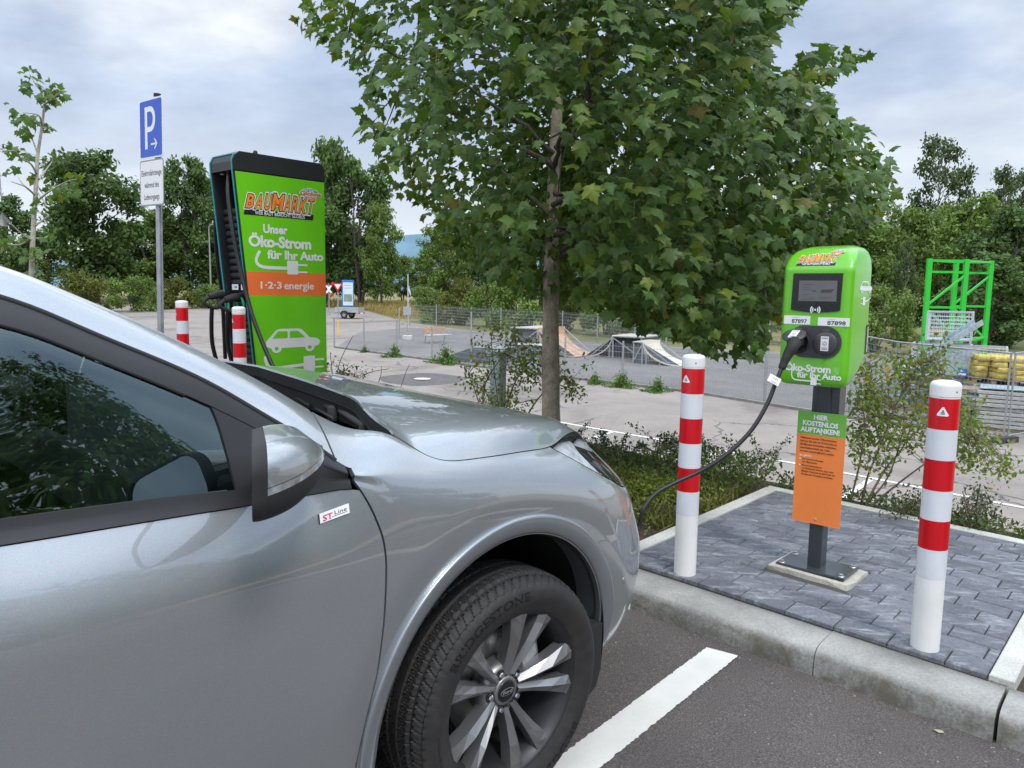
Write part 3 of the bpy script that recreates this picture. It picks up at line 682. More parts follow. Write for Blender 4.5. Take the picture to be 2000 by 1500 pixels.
mh = join(m_hood, mirror(m_hood)); E_ = boundary(mh['F']); Ph = mh['P']; E_ = E_[(np.abs(Ph[E_[:, 0], 0]-xr(np.abs(Ph[E_[:, 0], 1]))) < .004) & (np.abs(Ph[E_[:, 1], 0]-xr(np.abs(Ph[E_[:, 1], 1]))) < .004)]
mb = MB()
for e in E_: a, b = Ph[e[0]]+[0, 0, -.004], Ph[e[1]]+[0, 0, -.004]; mb.add([a, b, b+[.012, 0, -.085], a+[.012, 0, -.085]], [(0, 1, 2, 3)])
mb.build('hood_seal', BLKM, car)
both('rear_door', m_rdoor, CARP); both('rear_wing', join(m_quarter, m_top9), CARP, lip=0); both('wing', m_fen, CARP)
hoods = whole('hood', m_hood, CARP, lip=.006); both('pillar', m_pil, CARP); whole('roof', m_roof, CARP, lip=0)
m_wind['P'] = m_wind['P'].copy(); m_wind['P'][:, 2] -= .055*np.clip(1-(xr(W_(m_wind))-X_(m_wind))/.55, 0, 1)*np.clip((.86-W_(m_wind))/.12, 0, 1)
whole('windscreen', m_wind, GLASS, off=-.004, lip=.0); whole('cowl', m_cowl, BLKM, off=-.085, lip=0)
whole('inner_shell', shellm, VOID, off=-.020, lip=0)
for sgn, d in ((0, doors[0]), (1, doors[1])):
    f = (lambda m: mirror(m)) if sgn else (lambda m: m)
    panel('window_trim', f(m_trim), BLK, off=.005, parent=d); panel('window_glass', f(m_glass), GLASS, off=-.007, lip=0, parent=d)
    panel('window_frame', f(m_frame), BLK, off=.001, parent=d); panel('mirror_base', f(m_sail), BLK, off=-.001, parent=d)
    panel('window_glass', f(m_glass2), GLASS, off=-.007, lip=0); panel('window_post', f(m_bp), BLKG, off=0, lip=0); panel('window_post', f(m_cp), BLKG, off=0, lip=0)
# rubber seal lines along the window frame and the belt
def onsurf(x, v):
    i = np.clip(np.searchsorted(XS, x)-1, 0, NX-2); t = (x-XS[i])/(XS[i+1]-XS[i]); j = v*NVI; j0 = min(int(j), NV-2); s = j-j0
    f = lambda A: (A[i, j0]*(1-t)+A[i+1, j0]*t)*(1-s)+(A[i, j0+1]*(1-t)+A[i+1, j0+1]*t)*s
    n = f(N3); return f(P3), n/np.linalg.norm(n)
def seal(v, xa, xb__, r, off, parent):
    mb = MB(); xs = np.arange(xa, xb__, .025); pts = [(lambda q: q[0]+q[1]*off)(onsurf(x, v)) for x in xs]; mb.tube(pts, r, 6); return mb.build('window_seal', BLKM, parent)
seal(9.02, -2.0, px(684, 926, .9)[0], .006, -.001, doors[0]); seal(8.0, -1.5, px(415, 790, .9)[0], .004, -.003, doors[0]); seal(6.98, -1.5, px(480, 960, .9)[0], .004, .0, doors[0])
# flank sampled by (x, z) for parts that sit on it
def flank(x, z, dx=.004):
    def w_at(x_, z_):
        i = np.clip(np.searchsorted(XS, x_)-1, 0, NX-2); t = (x_-XS[i])/(XS[i+1]-XS[i])
        zz = ZZs[i, :9*NVI]*(1-t)+ZZs[i+1, :9*NVI]*t; ww = WW[i, :9*NVI]*(1-t)+WW[i+1, :9*NVI]*t; return np.interp(z_, zz, ww)
    w0 = w_at(x, z); n = np.array([-(w_at(x+dx, z)-w_at(x-dx, z))/(2*dx), -1.0, -(w_at(x, z+dx)-w_at(x, z-dx))/(2*dx)])
    return np.array([x, -w0, z]), n/np.linalg.norm(n)
# painted arch strips, inner liners
FLARE = simple('satin_grey_arch', (.30, .325, .345), .34, .65, var=.04, coat=.6)
ths = np.radians(np.arange(-12, 205, 3.0)); prof = [(0, -.004), (.0, .007), (.004, .0125), (.010, .014), (.034, .012), (.050, .008), (.056, .003), (.057, -.012), (.057, -.10)]
for ai in (0, 1):
    for sg in (1, -1):
        V = []; n = len(prof)
        for a in ths:
            rin = RIN+.0*math.cos(a)
            for dr, h in prof:
                r = ROUT-dr; x = ARC[ai][0]+r*math.cos(a); z = max(ARC[ai][1]+r*math.sin(a), .30)
                P, N = flank(x, z); q = P+np.array([0, -1, 0])*h; V.append((q[0], q[1]*sg, q[2]))
        F = [(i*n+j, (i+1)*n+j, (i+1)*n+j+1, i*n+j+1) for i in range(len(ths)-1) for j in range(n-1)]
        if sg < 0: F = [f[::-1] for f in F]
        mesh_np('wheel_arch_strip', V, F, FLARE, car, smooth=True)
        mb = MB(); V = []; m = len(ths)
        for a in ths:
            for wq in (.90, .75, .45):
                V.append((ARC[ai][0]+(RIN+.004)*math.cos(a), -wq*sg, max(ARC[ai][1]+(RIN+.004)*math.sin(a), .22)))
        mb.add(V, [(i*3+j, i*3+j+1, (i+1)*3+j+1, (i+1)*3+j) for i in range(m-1) for j in range(2)], True)
        mb.disc((ARC[ai][0], -.45*sg, ARC[ai][1]), RIN+.01, np.array([[1, 0, 0], [0, 0, 1.0], [0, 1, 0]]), 40)
        mb.build('wheel_arch_liner', VOID, car)
# bumper with dark lower lip, grille face
bp = whole('bumper', join(m_bump, m_nose), CARP)
mb = MB(); j = np.searchsorted(XS, .97); sec = P3[j]; ring = [p for p in sec[::4]]
V = [np.array(p) for p in ring]+[np.array(p)*np.array([1, -1, 1]) for p in ring[::-1]]
mb.add(V, [tuple(range(len(V)))]); mb.box((.95, 0, .62), (.05, 1.0, .02)); mb.box((.965, 0, .70), (.03, .95, .015)); mb.box((.965, 0, .76), (.03, .9, .015))
mb.build('grille', BLKG, car)
mb = MB()
for sg in (1, -1):
    pts = [px(1165, 1283, .90), px(1180, 1262, .91), px(1182, 1243, .915)]; x0, z0 = pts[0][0], pts[0][2]
    mb.prism([(.33, .46), (.40, .46), (.405, .30), (.385, .245), (.35, .225), (.30, .23)], (0, -.90*sg, 0), (1, 0, 0), (0, 0, 1), (0, sg, 0), .22)
mb.box((-.05, 0, .215), (1.3, 1.3, .02)); mb.build('lower_lip', BLKM, bp)
mb = MB()
for (x_, z_) in ((px(1204, 1127, .87)[0], px(1204, 1127, .87)[2]),):
    P, N = flank(x_, z_); ax = np.array([np.cross(N, [0, 0, 1.0]), [0, 0, 1.0], N]); ax[0] /= np.linalg.norm(ax[0])
    mb.lathe([(.011, -.003), (.011, .001), (.0098, .0016), (.0, .002)], P, ax, 20)
mb.build('parking_sensor', CARP, bp)
mb = MB(); P, N = flank(px(1222, 1180, .80)[0], px(1222, 1180, .80)[2]); ax = np.array([np.cross([0, 0, 1.0], N), [0, 0, 1.0], N]); ax[0] /= np.linalg.norm(ax[0]); mb.box(P, (.045, .018, .012), ax, .005); mb.build('side_reflector', simple('pale_plastic', (.6, .6, .6), .2, var=0), bp)
# headlights: clear cover, silver bowl, projector lenses
for sg in (0, 1):
    f = (lambda m: mirror(m)) if sg else (lambda m: m); s = 1-2*sg
    hl = panel('headlight', f(m_light), LENS, off=.001, lip=0)
    panel('reflector_bowl', f(m_light), simple('headlight_bowl', (.70, .72, .74), .32, .35, var=.45, vscale=22), off=-.040, lip=0, parent=hl)
    mb = MB()
    E = boundary(m_light['F']); Pm = m_light['P']; Nm = m_light['N']/np.linalg.norm(m_light['N'], axis=1)[:, None]
    q = np.array([1, s, 1.0])
    for e in E:
        a, b = Pm[e[0]], Pm[e[1]]; mb.add([a*q, b*q, (b-Nm[e[1]]*.041)*q, (a-Nm[e[0]]*.041)*q], [(0, 1, 2, 3)])
    mb.build('light_housing', BLKM, hl)
    for lx, lz in ((1140, 893), (1160, 905), (1176, 920)):
        x_, w_, z_ = px(lx, lz, .72); mb = MB(); axl = np.array([[0, 1, 0], [0, 0, 1.0], [1, 0, 0]])
        N_ = np.array([.55, -s*.8, .2]); N_ /= np.linalg.norm(N_); u_ = np.cross(N_, [0, 0, 1.0]); u_ /= np.linalg.norm(u_); axl = np.array([u_, np.cross(N_, u_), N_]); c_ = np.array([x_, -s*w_, z_])-N_*.045
        mb.lathe([(.019, -.02), (.019, .0), (.016, .006), (.0, .011)], c_, axl, 20); mb.lathe([(.024, -.02), (.024, .002), (.019, .002)], c_, axl, 20)
        mb.build('projector_lens', BLKG, hl)
    x_, w_, z_ = px(1190, 932, .745); mb = MB(); mb.box((x_-.02, -s*(w_-.045), z_), (.05, .02, .010), bev=.003); mb.build('turn_lamp', simple('amber', (.75, .22, .06), .25, var=0), hl)
# wiper arms lying in the cowl
for i, (a, b, c) in enumerate((((590, 768, 1.18), (655, 797, 1.175), (712, 833, 1.165)), ((560, 752, 1.20), (600, 768, 1.19), (650, 800, 1.175)))):
    P = [np.array([p[0], -p[1], p[2]]) for p in (pz(*a), pz(*b), pz(*c))]; mb = MB()
    mb.tube([P[0], P[1]], [.005, .007], 8); mb.tube([P[1], P[2]], [.007, .010], 8); mb.tube([P[0]+[-.02, 0, -.010], P[0]*.35+P[2]*.65+[-.02, 0, -.014]], .0045, 6); mb.lathe([(.015, -.03), (.015, .006), (.010, .012), (0, .013)], P[2], None, 16)
    mb.build('wiper', BLKM, car)
# --- door mirror -----------------------------------------------------------
def mirror_part(s):
    # rings from the rim (rear) to the nose (front); each ring is a rounded rectangle in (w, z)
    xa = px(487, 900, 1.10)[0]; R = []
    zs = [px(500, 1012, 1.08)[2]+.008, px(520, 824, 1.02)[2]-.018]; zb, zt = zs; print('mirror z', zs, 'x', xa)
    st = [(0.0, .955, 1.155, zb, zt, .045), (.012, .950, 1.160, zb-.002, zt+.003, .05), (.040, .945, 1.158, zb-.001, zt+.004, .055), (.07, .940, 1.148, zb+.004, zt+.002, .055), (.10, .935, 1.128, zb+.014, zt-.006, .055), (.127, .93, 1.098, zb+.03, zt-.022, .05), (.148, .93, 1.06, zb+.052, zt-.045, .04), (.160, .935, 1.02, zb+.075, zt-.07, .02), (.163, .95, .985, zb+.088, zt-.085, .008)]
    for dx, w0, w1, z0, z1, r in st:
        lean = .018*(1-(dx/.163))
        pts = rrect(w0, w1, z0, z1, min(r, (w1-w0)/2-.001, (z1-z0)/2-.001), 8); R.append([(xa+.088+dx*.80-.52*(p[0]-.94)*(1-.55*dx/.17), p[0], p[1]) for p in pts])
    R = np.array(R)
    # denser along x
    tt = np.linspace(0, len(R)-1, 49); A = np.stack([[[np.interp(t_, range(len(R)), R[:, j, c]) for c in range(3)] for j in range(R.shape[1])] for t_ in tt])
    A = gsm(A, 2.0, 0); return A, xa, zb, zt
A, mxa, mzb, mzt = mirror_part(1)
zi = mzb+.056                                               # seam between cap and black lower half
n0, n1 = A.shape[:2]
for sg, dr in ((1, doors[0]), (-1, doors[1])):
    Q = A*np.array([1, -sg, 1.0])
    V = Q.reshape(-1, 3); quads = [(i*n1+j, i*n1+(j+1) % n1, (i+1)*n1+(j+1) % n1, (i+1)*n1+j) for i in range(n0-1) for j in range(n1)]
    if sg < 0: quads = [q[::-1] for q in quads]
    du_ = np.gradient(Q, axis=0); dv_ = np.roll(Q, -1, 1)-np.roll(Q, 1, 1); Nq = np.cross(dv_, du_)*sg; Nq /= np.linalg.norm(Nq, axis=2)[..., None]+1e-12
    cen = Q.mean((0, 1)); 
    if ((Q-cen)*Nq).sum() < 0: Nq = -Nq
    if np.cross(V[quads[30*n1+5][1]]-V[quads[30*n1+5][0]], V[quads[30*n1+5][2]]-V[quads[30*n1+5][0]])@Nq.reshape(-1, 3)[quads[30*n1+5][0]] < 0: quads = [q[::-1] for q in quads]
    mm = dict(P=V, N=Nq.reshape(-1, 3), v=np.repeat(np.arange(n0, dtype=float), n1), F=np.array([t_ for q in quads for t_ in ((q[0], q[1], q[2]), (q[0], q[2], q[3]))]))
    seam = lambda m: Z_(m)-(zi-.10*(X_(m)-mxa-.03)*0 + .02*np.clip((X_(m)-mxa)/.16, 0, 1))
    rimx = lambda m: V_(m)-8.5
    root = thing('wing_mirror', None, None); root.parent = dr
    b = MB(); 
    def pn(name, m, mat, off=0, lip=.004): return panel(name, m, mat, off=off, lip=lip, parent=root)
    pn('mirror_cap', cuts_(mm, rimx, lambda m: seam(m)-.012), CARP, .0015)
    pn('indicator', cuts_(mm, rimx, lambda m: seam(m)+.002, lambda m: .0105-seam(m)), simple('clear_indicator', (.38, .40, .41), .10, .5, var=.3, vscale=60), .0005)
    pn('mirror_shell', cuts_(mm, rimx, lambda m: -.0025-seam(m)), BLKM, 0)
    pn('mirror_rim', cuts_(mm, lambda m: 8.45-V_(m)), BLKM, 0)
    ring = Q[1]*.97+Q[1].mean(0)*.03; mb = MB(); mb.add(ring+np.array([.004, 0, 0]), [tuple(range(n1))]); mb.build('mirror_glass', simple('mirror_silver', (.8, .82, .84), .02, 1.0, var=0), root)
    mb = MB(); mb.tube([(mxa+.115, -sg*.95, mzb+.03), (mxa+.135, -sg*.915, mzb+.02), (mxa+.14, -sg*.885, mzb+.005)], [.026, .024, .024], 14); mb.build('mirror_arm', BLKM, root)
# --- badge on the door, writing in relief ----------------------------------
cx_, _, cz_ = px(656, 1005, .915); P, N = flank(cx_, cz_); bx = np.array([1, 0, .13]); bx -= N*(bx@N); bx /= np.linalg.norm(bx); by = np.cross(bx, N); by = by if by[2] > 0 else -by
mb = MB(); mb.mi = 0; bx, by = bx*.86, by*.86; mb.prism([(-.045, -.012), (.042, -.012), (.047, .012), (-.040, .012)], P+N*.001, bx, by, N, .0025)
mb.mi = 1; text(mb, 'ST', -.036, -.008, -.009, .006, P, bx, by, N, .0042, .02, .25)
mb.mi = 2; text(mb, 'Line', .0, .036, -.003, .007, P, bx, by, N, .0042, 0, .2); mb.add([P+bx*a+by*b+N*.0042 for a, b in ((-.010, -.0065), (.037, -.0065), (.0372, -.0055), (-.0098, -.0055))], [(0, 1, 2, 3)])
mb.mi = 2; mb.prism([(-.0475, -.012), (-.0455, -.012), (-.0405, .012), (-.0425, .012)], P+N*.001, bx, by, N, .003)
mb.build('badge', [simple('badge_white', (.8, .8, .8), .25, var=0), simple('badge_red', (.70, .02, .06), .3, var=0), BLKG], doors[0])
# --- wheels ------------------------------------------------------------------
RUB = NT('tyre_rubber'); t = RUB; d = t.noise(30, 5, .65); t.set(Base_Color=t.mix(t.ramp(d, [(.42, 0.0), (.8, .4)]), (.021, .020, .0195), (.062, .056, .051)), Roughness=.66); t.bump(t.noise(220, 3), .15, .002)
RUB = RUB.m
RIMM = simple('graphite_alloy', (.26, .26, .262), .42, .75, var=.05, coat=.3)
RIMD = simple('dark_alloy', (.045, .045, .047), .45, .6, var=.05)
def tyre_mesh():
    NA, R = 560, .363
    # (r, y) across: outer bead -> outer shoulder -> tread -> inner bead ; y negative = outside
    side_o = [(.254, -.102), (.262, -.106), (.275, -.112), (.292, -.118), (.306, -.1205), (.322, -.119), (.335, -.113), (.343, -.106)]
    ty = np.linspace(-.100, .100, 34)
    prof = side_o + [(None, y) for y in ty] + [(r, -y) for r, y in side_o[::-1]]
    a = np.arange(NA)*2*math.pi/NA; V = np.zeros((NA, len(prof), 3)); pitch = 2*math.pi/70
    for j, (r, y) in enumerate(prof):
        if r is None:
            r0 = R - .020*(abs(y)/.10)**6 - .004*(y/.1)**2
            dep = np.zeros(NA)
            for gy in (-.066, -.022, .022, .066):
                dep = np.maximum(dep, .008*(abs(y-gy) < .0045))
            sk = y*1.6/R*.5*(1 if abs(y) > .066 else -1.5)
            ph = ((a+sk+.35*pitch*(int((y+.2)/.044) % 2)) % pitch)/pitch
            dep = np.maximum(dep, np.where(ph < .15, .0065, 0)*(abs(abs(y)-.0) > .022)); dep = np.maximum(dep, np.where(np.abs(ph-.55) < .05, .003, 0))
            rr = r0-dep
        else:
            rr = np.full(NA, r)
            if r > .333:
                ph = ((a + y*1.6/R*.5) % pitch)/pitch; rr = rr-np.where(ph < .15, .004, 0)
        V[:, j] = np.stack([rr*np.cos(a), np.full(NA, y), rr*np.sin(a)], 1)
    n = len(prof); i = np.arange(NA)[:, None]; j = np.arange(n-1)[None, :]
    F = np.stack([i*n+j, i*n+j+1, ((i+1) % NA)*n+j+1, ((i+1) % NA)*n+j], -1).reshape(-1, 4)
    return V.reshape(-1, 3), F
def wheel(loc, steer, sg, first=None):
    w = thing('wheel', None, None); w.parent = car; w.location = loc; w.rotation_euler = (0, 0, steer + (0 if sg > 0 else math.pi))
    if first is not None:
        for ch in first.children:
            c = ch.copy(); COL.objects.link(c); c.parent = w
        return w
    V, F = tyre_mesh(); ty = mesh_np('tyre', V, F, RUB, w, smooth=True)
    me = ty.data
    try: me.set_sharp_from_angle(angle=math.radians(32))
    except Exception: pass
    AXY = np.array([[1, 0, 0], [0, 0, 1.0], [0, -1, 0]])          # lathe axis along -y (outwards)
    mb = MB(); mb.lathe([(.200, -.10), (.215, -.06), (.222, .02), (.228, .070), (.240, .088), (.2465, .096), (.2535, .1015), (.2575, .1025), (.2585, .099), (.256, .09), (.25, .08), (.246, .0), (.246, -.10), (.254, -.108), (.2, -.10)], (0, 0, 0), AXY, 72); mb.build('rim_barrel', RIMD, w)
    # five pairs of faceted spokes with a hub
    mb = MB()
    def spoke(a0, side):
        st = []
        for r, off, wd, dep, ridge in ((.050, .013, .022, .056, .006), (.10, .022, .028, .067, .011), (.16, .036, .038, .082, .013), (.215, .052, .052, .091, .008), (.245, .062, .066, .095, .003)):
            c0 = off*side; q = wd/2
            st.append([(r, c0-q, dep-.042), (r, c0-q, dep), (r, c0-q*.2*side, dep+ridge), (r, c0+q, dep-.006), (r, c0+q, dep-.042)])
        V = []
        for ring in st:
            for r, tq, d in ring: V.append((r*math.cos(a0)-tq*math.sin(a0), -d, r*math.sin(a0)+tq*math.cos(a0)))
        n = 5; mb.add(V, [(i*n+j, i*n+(j+1) % n, (i+1)*n+(j+1) % n, (i+1)*n+j) for i in range(4) for j in range(n)]); mb.add(V[-5:], [(0, 1, 2, 3, 4)])
    W0 = math.radians(74)
    for k in range(5):
        for sd_ in (-1, 1): spoke(W0+k*2*math.pi/5, sd_)
    mb.lathe([(.040, .0525), (.070, .0515), (.079, .046), (.086, .030), (.090, .0), (.0, .0)], (0, 0, 0), AXY, 40)
    mb.lathe([(.034, .060), (.041, .060), (.044, .056), (.046, .045)], (0, 0, 0), AXY, 40)
    mb.build('spokes', RIMM, w)
    for k in range(5):
        mb = MB(); a = W0+math.pi/5+k*2*math.pi/5; c = np.array([.058*math.cos(a), -.0485, .058*math.sin(a)])
        mb.mi = 0; mb.lathe([(.0155, .0045), (.0145, .006), (.012, .006), (.0115, -.004), (0, -.004)], c, AXY, 20)  # black ring stands in for the shaded pocket round the nut
        mb.mi = 1; mb.lathe([(.0095, .0), (.0095, .010), (.007, .014), (0, .0145)], c, AXY, 6, smooth=False)
        mb.build('wheel_nut', [VOID, CHROME], w)
    mb = MB(); mb.mi = 0; mb.lathe([(.034, .050), (.033, .0605), (.030, .062), (0, .0635)], (0, 0, 0), AXY, 36)
    o_ = np.array([0, -.0645, 0]); ex, ey, ez = np.array([1, 0, 0.0]), np.array([0, 0, 1.0]), np.array([0, -1.0, 0])
    an = math.radians(0)
    def oval(ra, rb): return [(ra*math.cos(q), rb*math.sin(q)) for q in np.linspace(0, 2*math.pi, 32, endpoint=False)]
    mb.mi = 1; mb.prism(oval(.0262, .0108), o_, ex, ey, ez, .0006, back=False); mb.mi = 0; mb.prism(oval(.0248, .0096), o_+ez*.0006, ex, ey, ez, .0004, back=False)
    mb.mi = 1; text(mb, 'Ford', -.018, .018, -.0045, .0055, o_, ex, ey, ez, .0014, .012, .2)
    cap = mb.build('centre_cap', [BLKG, simple('cap_silver', (.6, .6, .62), .3, .6, var=0)], w)
    mb = MB(); mb.lathe([(.06, .0), (.162, .0), (.163, -.012), (.06, -.012)], (0, .012, 0), AXY, 60); mb.build('brake_disc', simple('brake_steel', (.30, .29, .28), .4, .9, var=.15), w)
    mb = MB(); aa = math.radians(12); mb.box((.135*math.cos(aa), .004, .135*math.sin(aa)), (.075, .075, .16), [[math.cos(aa), 0, math.sin(aa)], [0, 1, 0], [-math.sin(aa), 0, math.cos(aa)]], .014); mb.build('brake_caliper', simple('caliper_grey', (.42, .43, .43), .45, .6), w)
    # maker's lettering in relief on the sidewall
    def arctext(mb, txt, r0, r1, a_mid, span, bold=.01):
        V, F = glyphs(txt, bold); x0, x1 = V[:, 0].min(), V[:, 0].max()
        q = []
        for vx, vy in V:
            a = a_mid + span/2 - (vx-x0)/(x1-x0)*span; r = r0+(vy/.73)*(r1-r0)
            yy = np.interp(r, [.262, .275, .292, .306, .322, .335], [.106, .112, .118, .1205, .119, .113])+.0012
            q.append((r*math.cos(a), -yy, r*math.sin(a)))
        mb.add(q, [f for f in F])
    mb = MB(); arctext(mb, 'BRIDGESTONE', .297, .325, math.radians(116), math.radians(60)); arctext(mb, 'BRIDGESTONE', .297, .325, math.radians(-64), math.radians(60))
    arctext(mb, 'ROTATION', .292, .302, math.radians(192), math.radians(24), 0.0); mb.build('tyre_lettering', simple('rubber_relief', (.007, .006, .006), .5, var=0), w)
    return w
w0 = wheel((0, -.80, .358), math.radians(-2.5), 1)
wheel((0, .80, .358), math.radians(-2.5), -1, w0); wheel((-2.71, -.80, .358), 0, 1, w0); wheel((-2.71, .80, .358), 0, -1, w0)
# --- cabin ---------------------------------------------------------------------
DASH = simple('dash_plastic', (.075, .080, .082), .6, var=.08)
mb = MB(); mb.prism([(-.30, 1.06), (-.42, 1.13), (-.75, 1.13), (-.92, 1.08), (-.98, .98), (-.95, .80), (-.70, .60), (-.30, .60)], (0, -.78, 0), (1, 0, 0), (0, 0, 1), (0, 1, 0), 1.56); mb.build('dashboard', DASH, car)
mb = MB(); th = np.linspace(0, 2*math.pi, 37); sx = np.array([math.sin(math.radians(25)), 0, math.cos(math.radians(25))])
c = np.array([-1.12, .37, .98]); mb.tube([c+.185*(np.cos(a)*np.array([0, 1.0, 0])+np.sin(a)*sx) for a in th], .016, 10, cap=False)
mb.bar(c+[.02, 0, 0], c+np.array([0, .17, 0]), .03); mb.bar(c+[.02, 0, 0], c-np.array([0, .17, 0]), .03); mb.bar(c+[.02, 0, 0], c-sx*.17, .03); mb.box(c+[.02, 0, 0], (.05, .13, .12), bev=.02); mb.tube([c+[.03, 0, 0], c+[.3, 0, -.1]], .03, 10)
mb.build('steering_wheel', simple('leather_black', (.03, .03, .031), .45), car)
mb = MB(); mb.box((-.93, .02, 1.19), (.02, .25, .155), bev=.008); mb.build('centre_screen', BLKG, car)
mb = MB(); mb.box((-.90, .37, 1.15), (.10, .34, .10), bev=.03); mb.build('instrument_hood', DASH, car)
for y in (-.37, .37):
    mb = MB(); mb.box((-1.45, y, .66), (.52, .50, .16), bev=.06); mb.box((-1.80, y, .98), (.16, .48, .62), [[.97, 0, .22], [0, 1, 0], [-.22, 0, .97]], .06); mb.box((-1.90, y, 1.38), (.10, .26, .18), bev=.045); mb.build('seat', simple('seat_cloth', (.035, .036, .038), .85, var=.2, vscale=30), car)
mb = MB(); mb.box((-2.75, 0, .95), (.20, 1.3, .62), bev=.06); mb.box((-2.45, 0, .62), (.5, 1.3, .16), bev=.05); mb.build('rear_bench', simple('seat_cloth', (.035, .036, .038)), car)
mb = MB(); mb.box((-1.3, 0, .42), (3.4, 1.5, .05)); mb.build('cabin_floor', VOID, car)
for y in (-.80, .80):
    mb = MB(); mb.prism([(-.75, .52), (-.62, .95), (-.62, 1.05), (-1.5, 1.08), (-1.5, .5)], (0, y, 0), (1, 0, 0), (0, 0, 1), (0, 1, 0), .03); mb.build('door_lining', DASH, car)
# ================================================================== charging equipment
GREEN = simple('signal_green', (.135, .50, .012), .28, var=.03, coat=.5)
GREENM = simple('print_green', (.155, .60, .010), .42, var=.05, vscale=3)
GREENS = simple('sign_green', (.16, .46, .06), .5, var=.04)
ORANGE = simple('print_orange', (.92, .19, .045), .42, var=.04, vscale=3)
ORANGES = simple('sign_orange', (.90, .245, .055), .5, var=.05, vscale=4)
LOGO_O = simple('logo_orange', (.90, .27, .035), .45, var=0)
LOGO_R = simple('logo_red_orange', (.70, .17, .05), .45, var=0)
WHITE = simple('print_white', (.80, .80, .80), .45, var=.03)
INK = simple('print_black', (.012, .012, .013), .5, var=0)
TEAL = simple('teal_strip', (.02, .26, .28), .35, var=0)
LOGO_T = simple('logo_teal', (.02, .30, .26), .45, var=0)
ANTH = simple('anthracite_steel', (.035, .043, .047), .33, var=.12, vscale=5, coat=.3)
STEEL = simple('zinc_steel', (.42, .44, .46), .42, .75, var=.18, vscale=9)
STAIN = simple('stainless', (.55, .55, .54), .3, .9, var=.1)
PWHITE = simple('bollard_white', (.76, .76, .74), .38, var=.06, vscale=6)
TWHITE = simple('tape_white', (.66, .68, .72), .32, var=.05)
TRED = simple('tape_red', (.56, .004, .010), .30, var=.06)
HOSE = simple('cable_black', (.013, .013, .014), .45, var=.1)

def axes(x, y): return np.array([x, y, ZZ])
def onp(px_, py_, p):                                      # picture point -> (k, z) on the upright plane p = const
    r = ray(px_, py_); q = CAM+r*((p-CAM@PP)/(r@PP)); return q@KK, q[2]
def onk(px_, py_, k):
    r = ray(px_, py_); q = CAM+r*((k-CAM@KK)/(r@KK)); return q@PP, q[2]

# ---------------------------------------------------------------- bollards
def make_bollard(k, p, label, az, lean=0.0):
    b = L(k, p, .10); o = thing('bollard', label, 'bollard', b, rotz(az), 'red and white bollards along the kerb')
    H, R = 1.135, .0535
    def ringpart(name, z0, z1, r, m, cap=False):
        mb = MB(); pr = [(r, z0), (r, z1)]
        if cap: pr = [(r, z0), (r, z1-.022), (r*.985, z1-.014), (r*.86, z1-.006), (r*.55, z1-.001), (0, z1)]
        mb.lathe(pr, seg=40); return mb.build(name, m, o)
    ringpart('post', -.05, H-.05, R, PWHITE); ringpart('cap', H-.060, H, R+.0016, PWHITE, True)
    zb = [1.068, .946, .826, .704, .584, .466, .348]
    for i in range(6): ringpart('red_band' if i % 2 == 0 else 'white_band', zb[i+1]+.0004, zb[i]-.0004, R+.0006, TRED if i % 2 == 0 else TWHITE)
    mb = MB()
    def wrap(poly, lift, mi):
        mb.mi = mi; po = np.array(poly); xs = np.linspace(po[:, 0].min()+1e-5, po[:, 0].max()-1e-5, 15); lo, hi = [], []
        for x in xs:
            zz = [a[1]+(b[1]-a[1])*(x-a[0])/(b[0]-a[0]) for a, b in zip(po, np.roll(po, -1, 0)) if (a[0]-x)*(b[0]-x) <= 0 and abs(a[0]-b[0]) > 1e-9]; lo.append(min(zz)); hi.append(max(zz))
        f = lambda x, z: ((R+lift)*math.sin(x/R), -(R+lift)*math.cos(x/R), z)
        mb.add([f(x, z) for x, z in zip(xs, lo)]+[f(x, z) for x, z in zip(xs, hi)], [(i, i+1, 16+i, 15+i) for i in range(14)])
    s = .0155; zc = 1.016
    wrap([(-s*1.25, zc-s), (s*1.25, zc-s), (s*1.35, zc-s*.7), (.15*s, zc+s*1.3), (-.15*s, zc+s*1.3), (-s*1.35, zc-s*.7)], .0014, 0)
    for q in ((-.55, .55, -.55, -.35), (-.45, .5, -.22, -.02), (-.12, .22, .1, .5)): wrap([(s*q[0], zc+s*q[2]), (s*q[1], zc+s*q[2]), (s*q[1]*.8, zc+s*q[3]), (s*q[0]*.8, zc+s*q[3])], .0018, 1)
    mb.build('warning_sticker', [WHITE, INK], o)
    mb = MB(); mb.lathe([(.0035, 0), (.0035, .001), (0, .0014)], (R*.75, -R*.68, H-.040), np.array([[.68, .75, 0], [0, 0, 1.0], [.74, -.67, 0]]), 10); mb.build('cap_screw', INK, o)
    return o
make_bollard(-1.786, 3.335, 'red and white bollard crossed by the black charging cable', math.radians(-50))
make_bollard(-.702, 3.34, 'nearest and tallest looking red and white bollard, at the right corner of the paving', math.radians(-33))
def kp(xp, p):                                             # k of the picture column xp on the line p
    r = ray(xp, 600); h = np.array([r[0], r[1], 0]); q = h*(p/(h@PP)); return q@KK
make_bollard(kp(355, 3.34), 3.34, 'red and white bollard beside the pole of the blue parking sign', math.radians(-60))
make_bollard(kp(466, 3.34), 3.34, 'red and white bollard in front of the tall green charging tower', math.radians(-58))

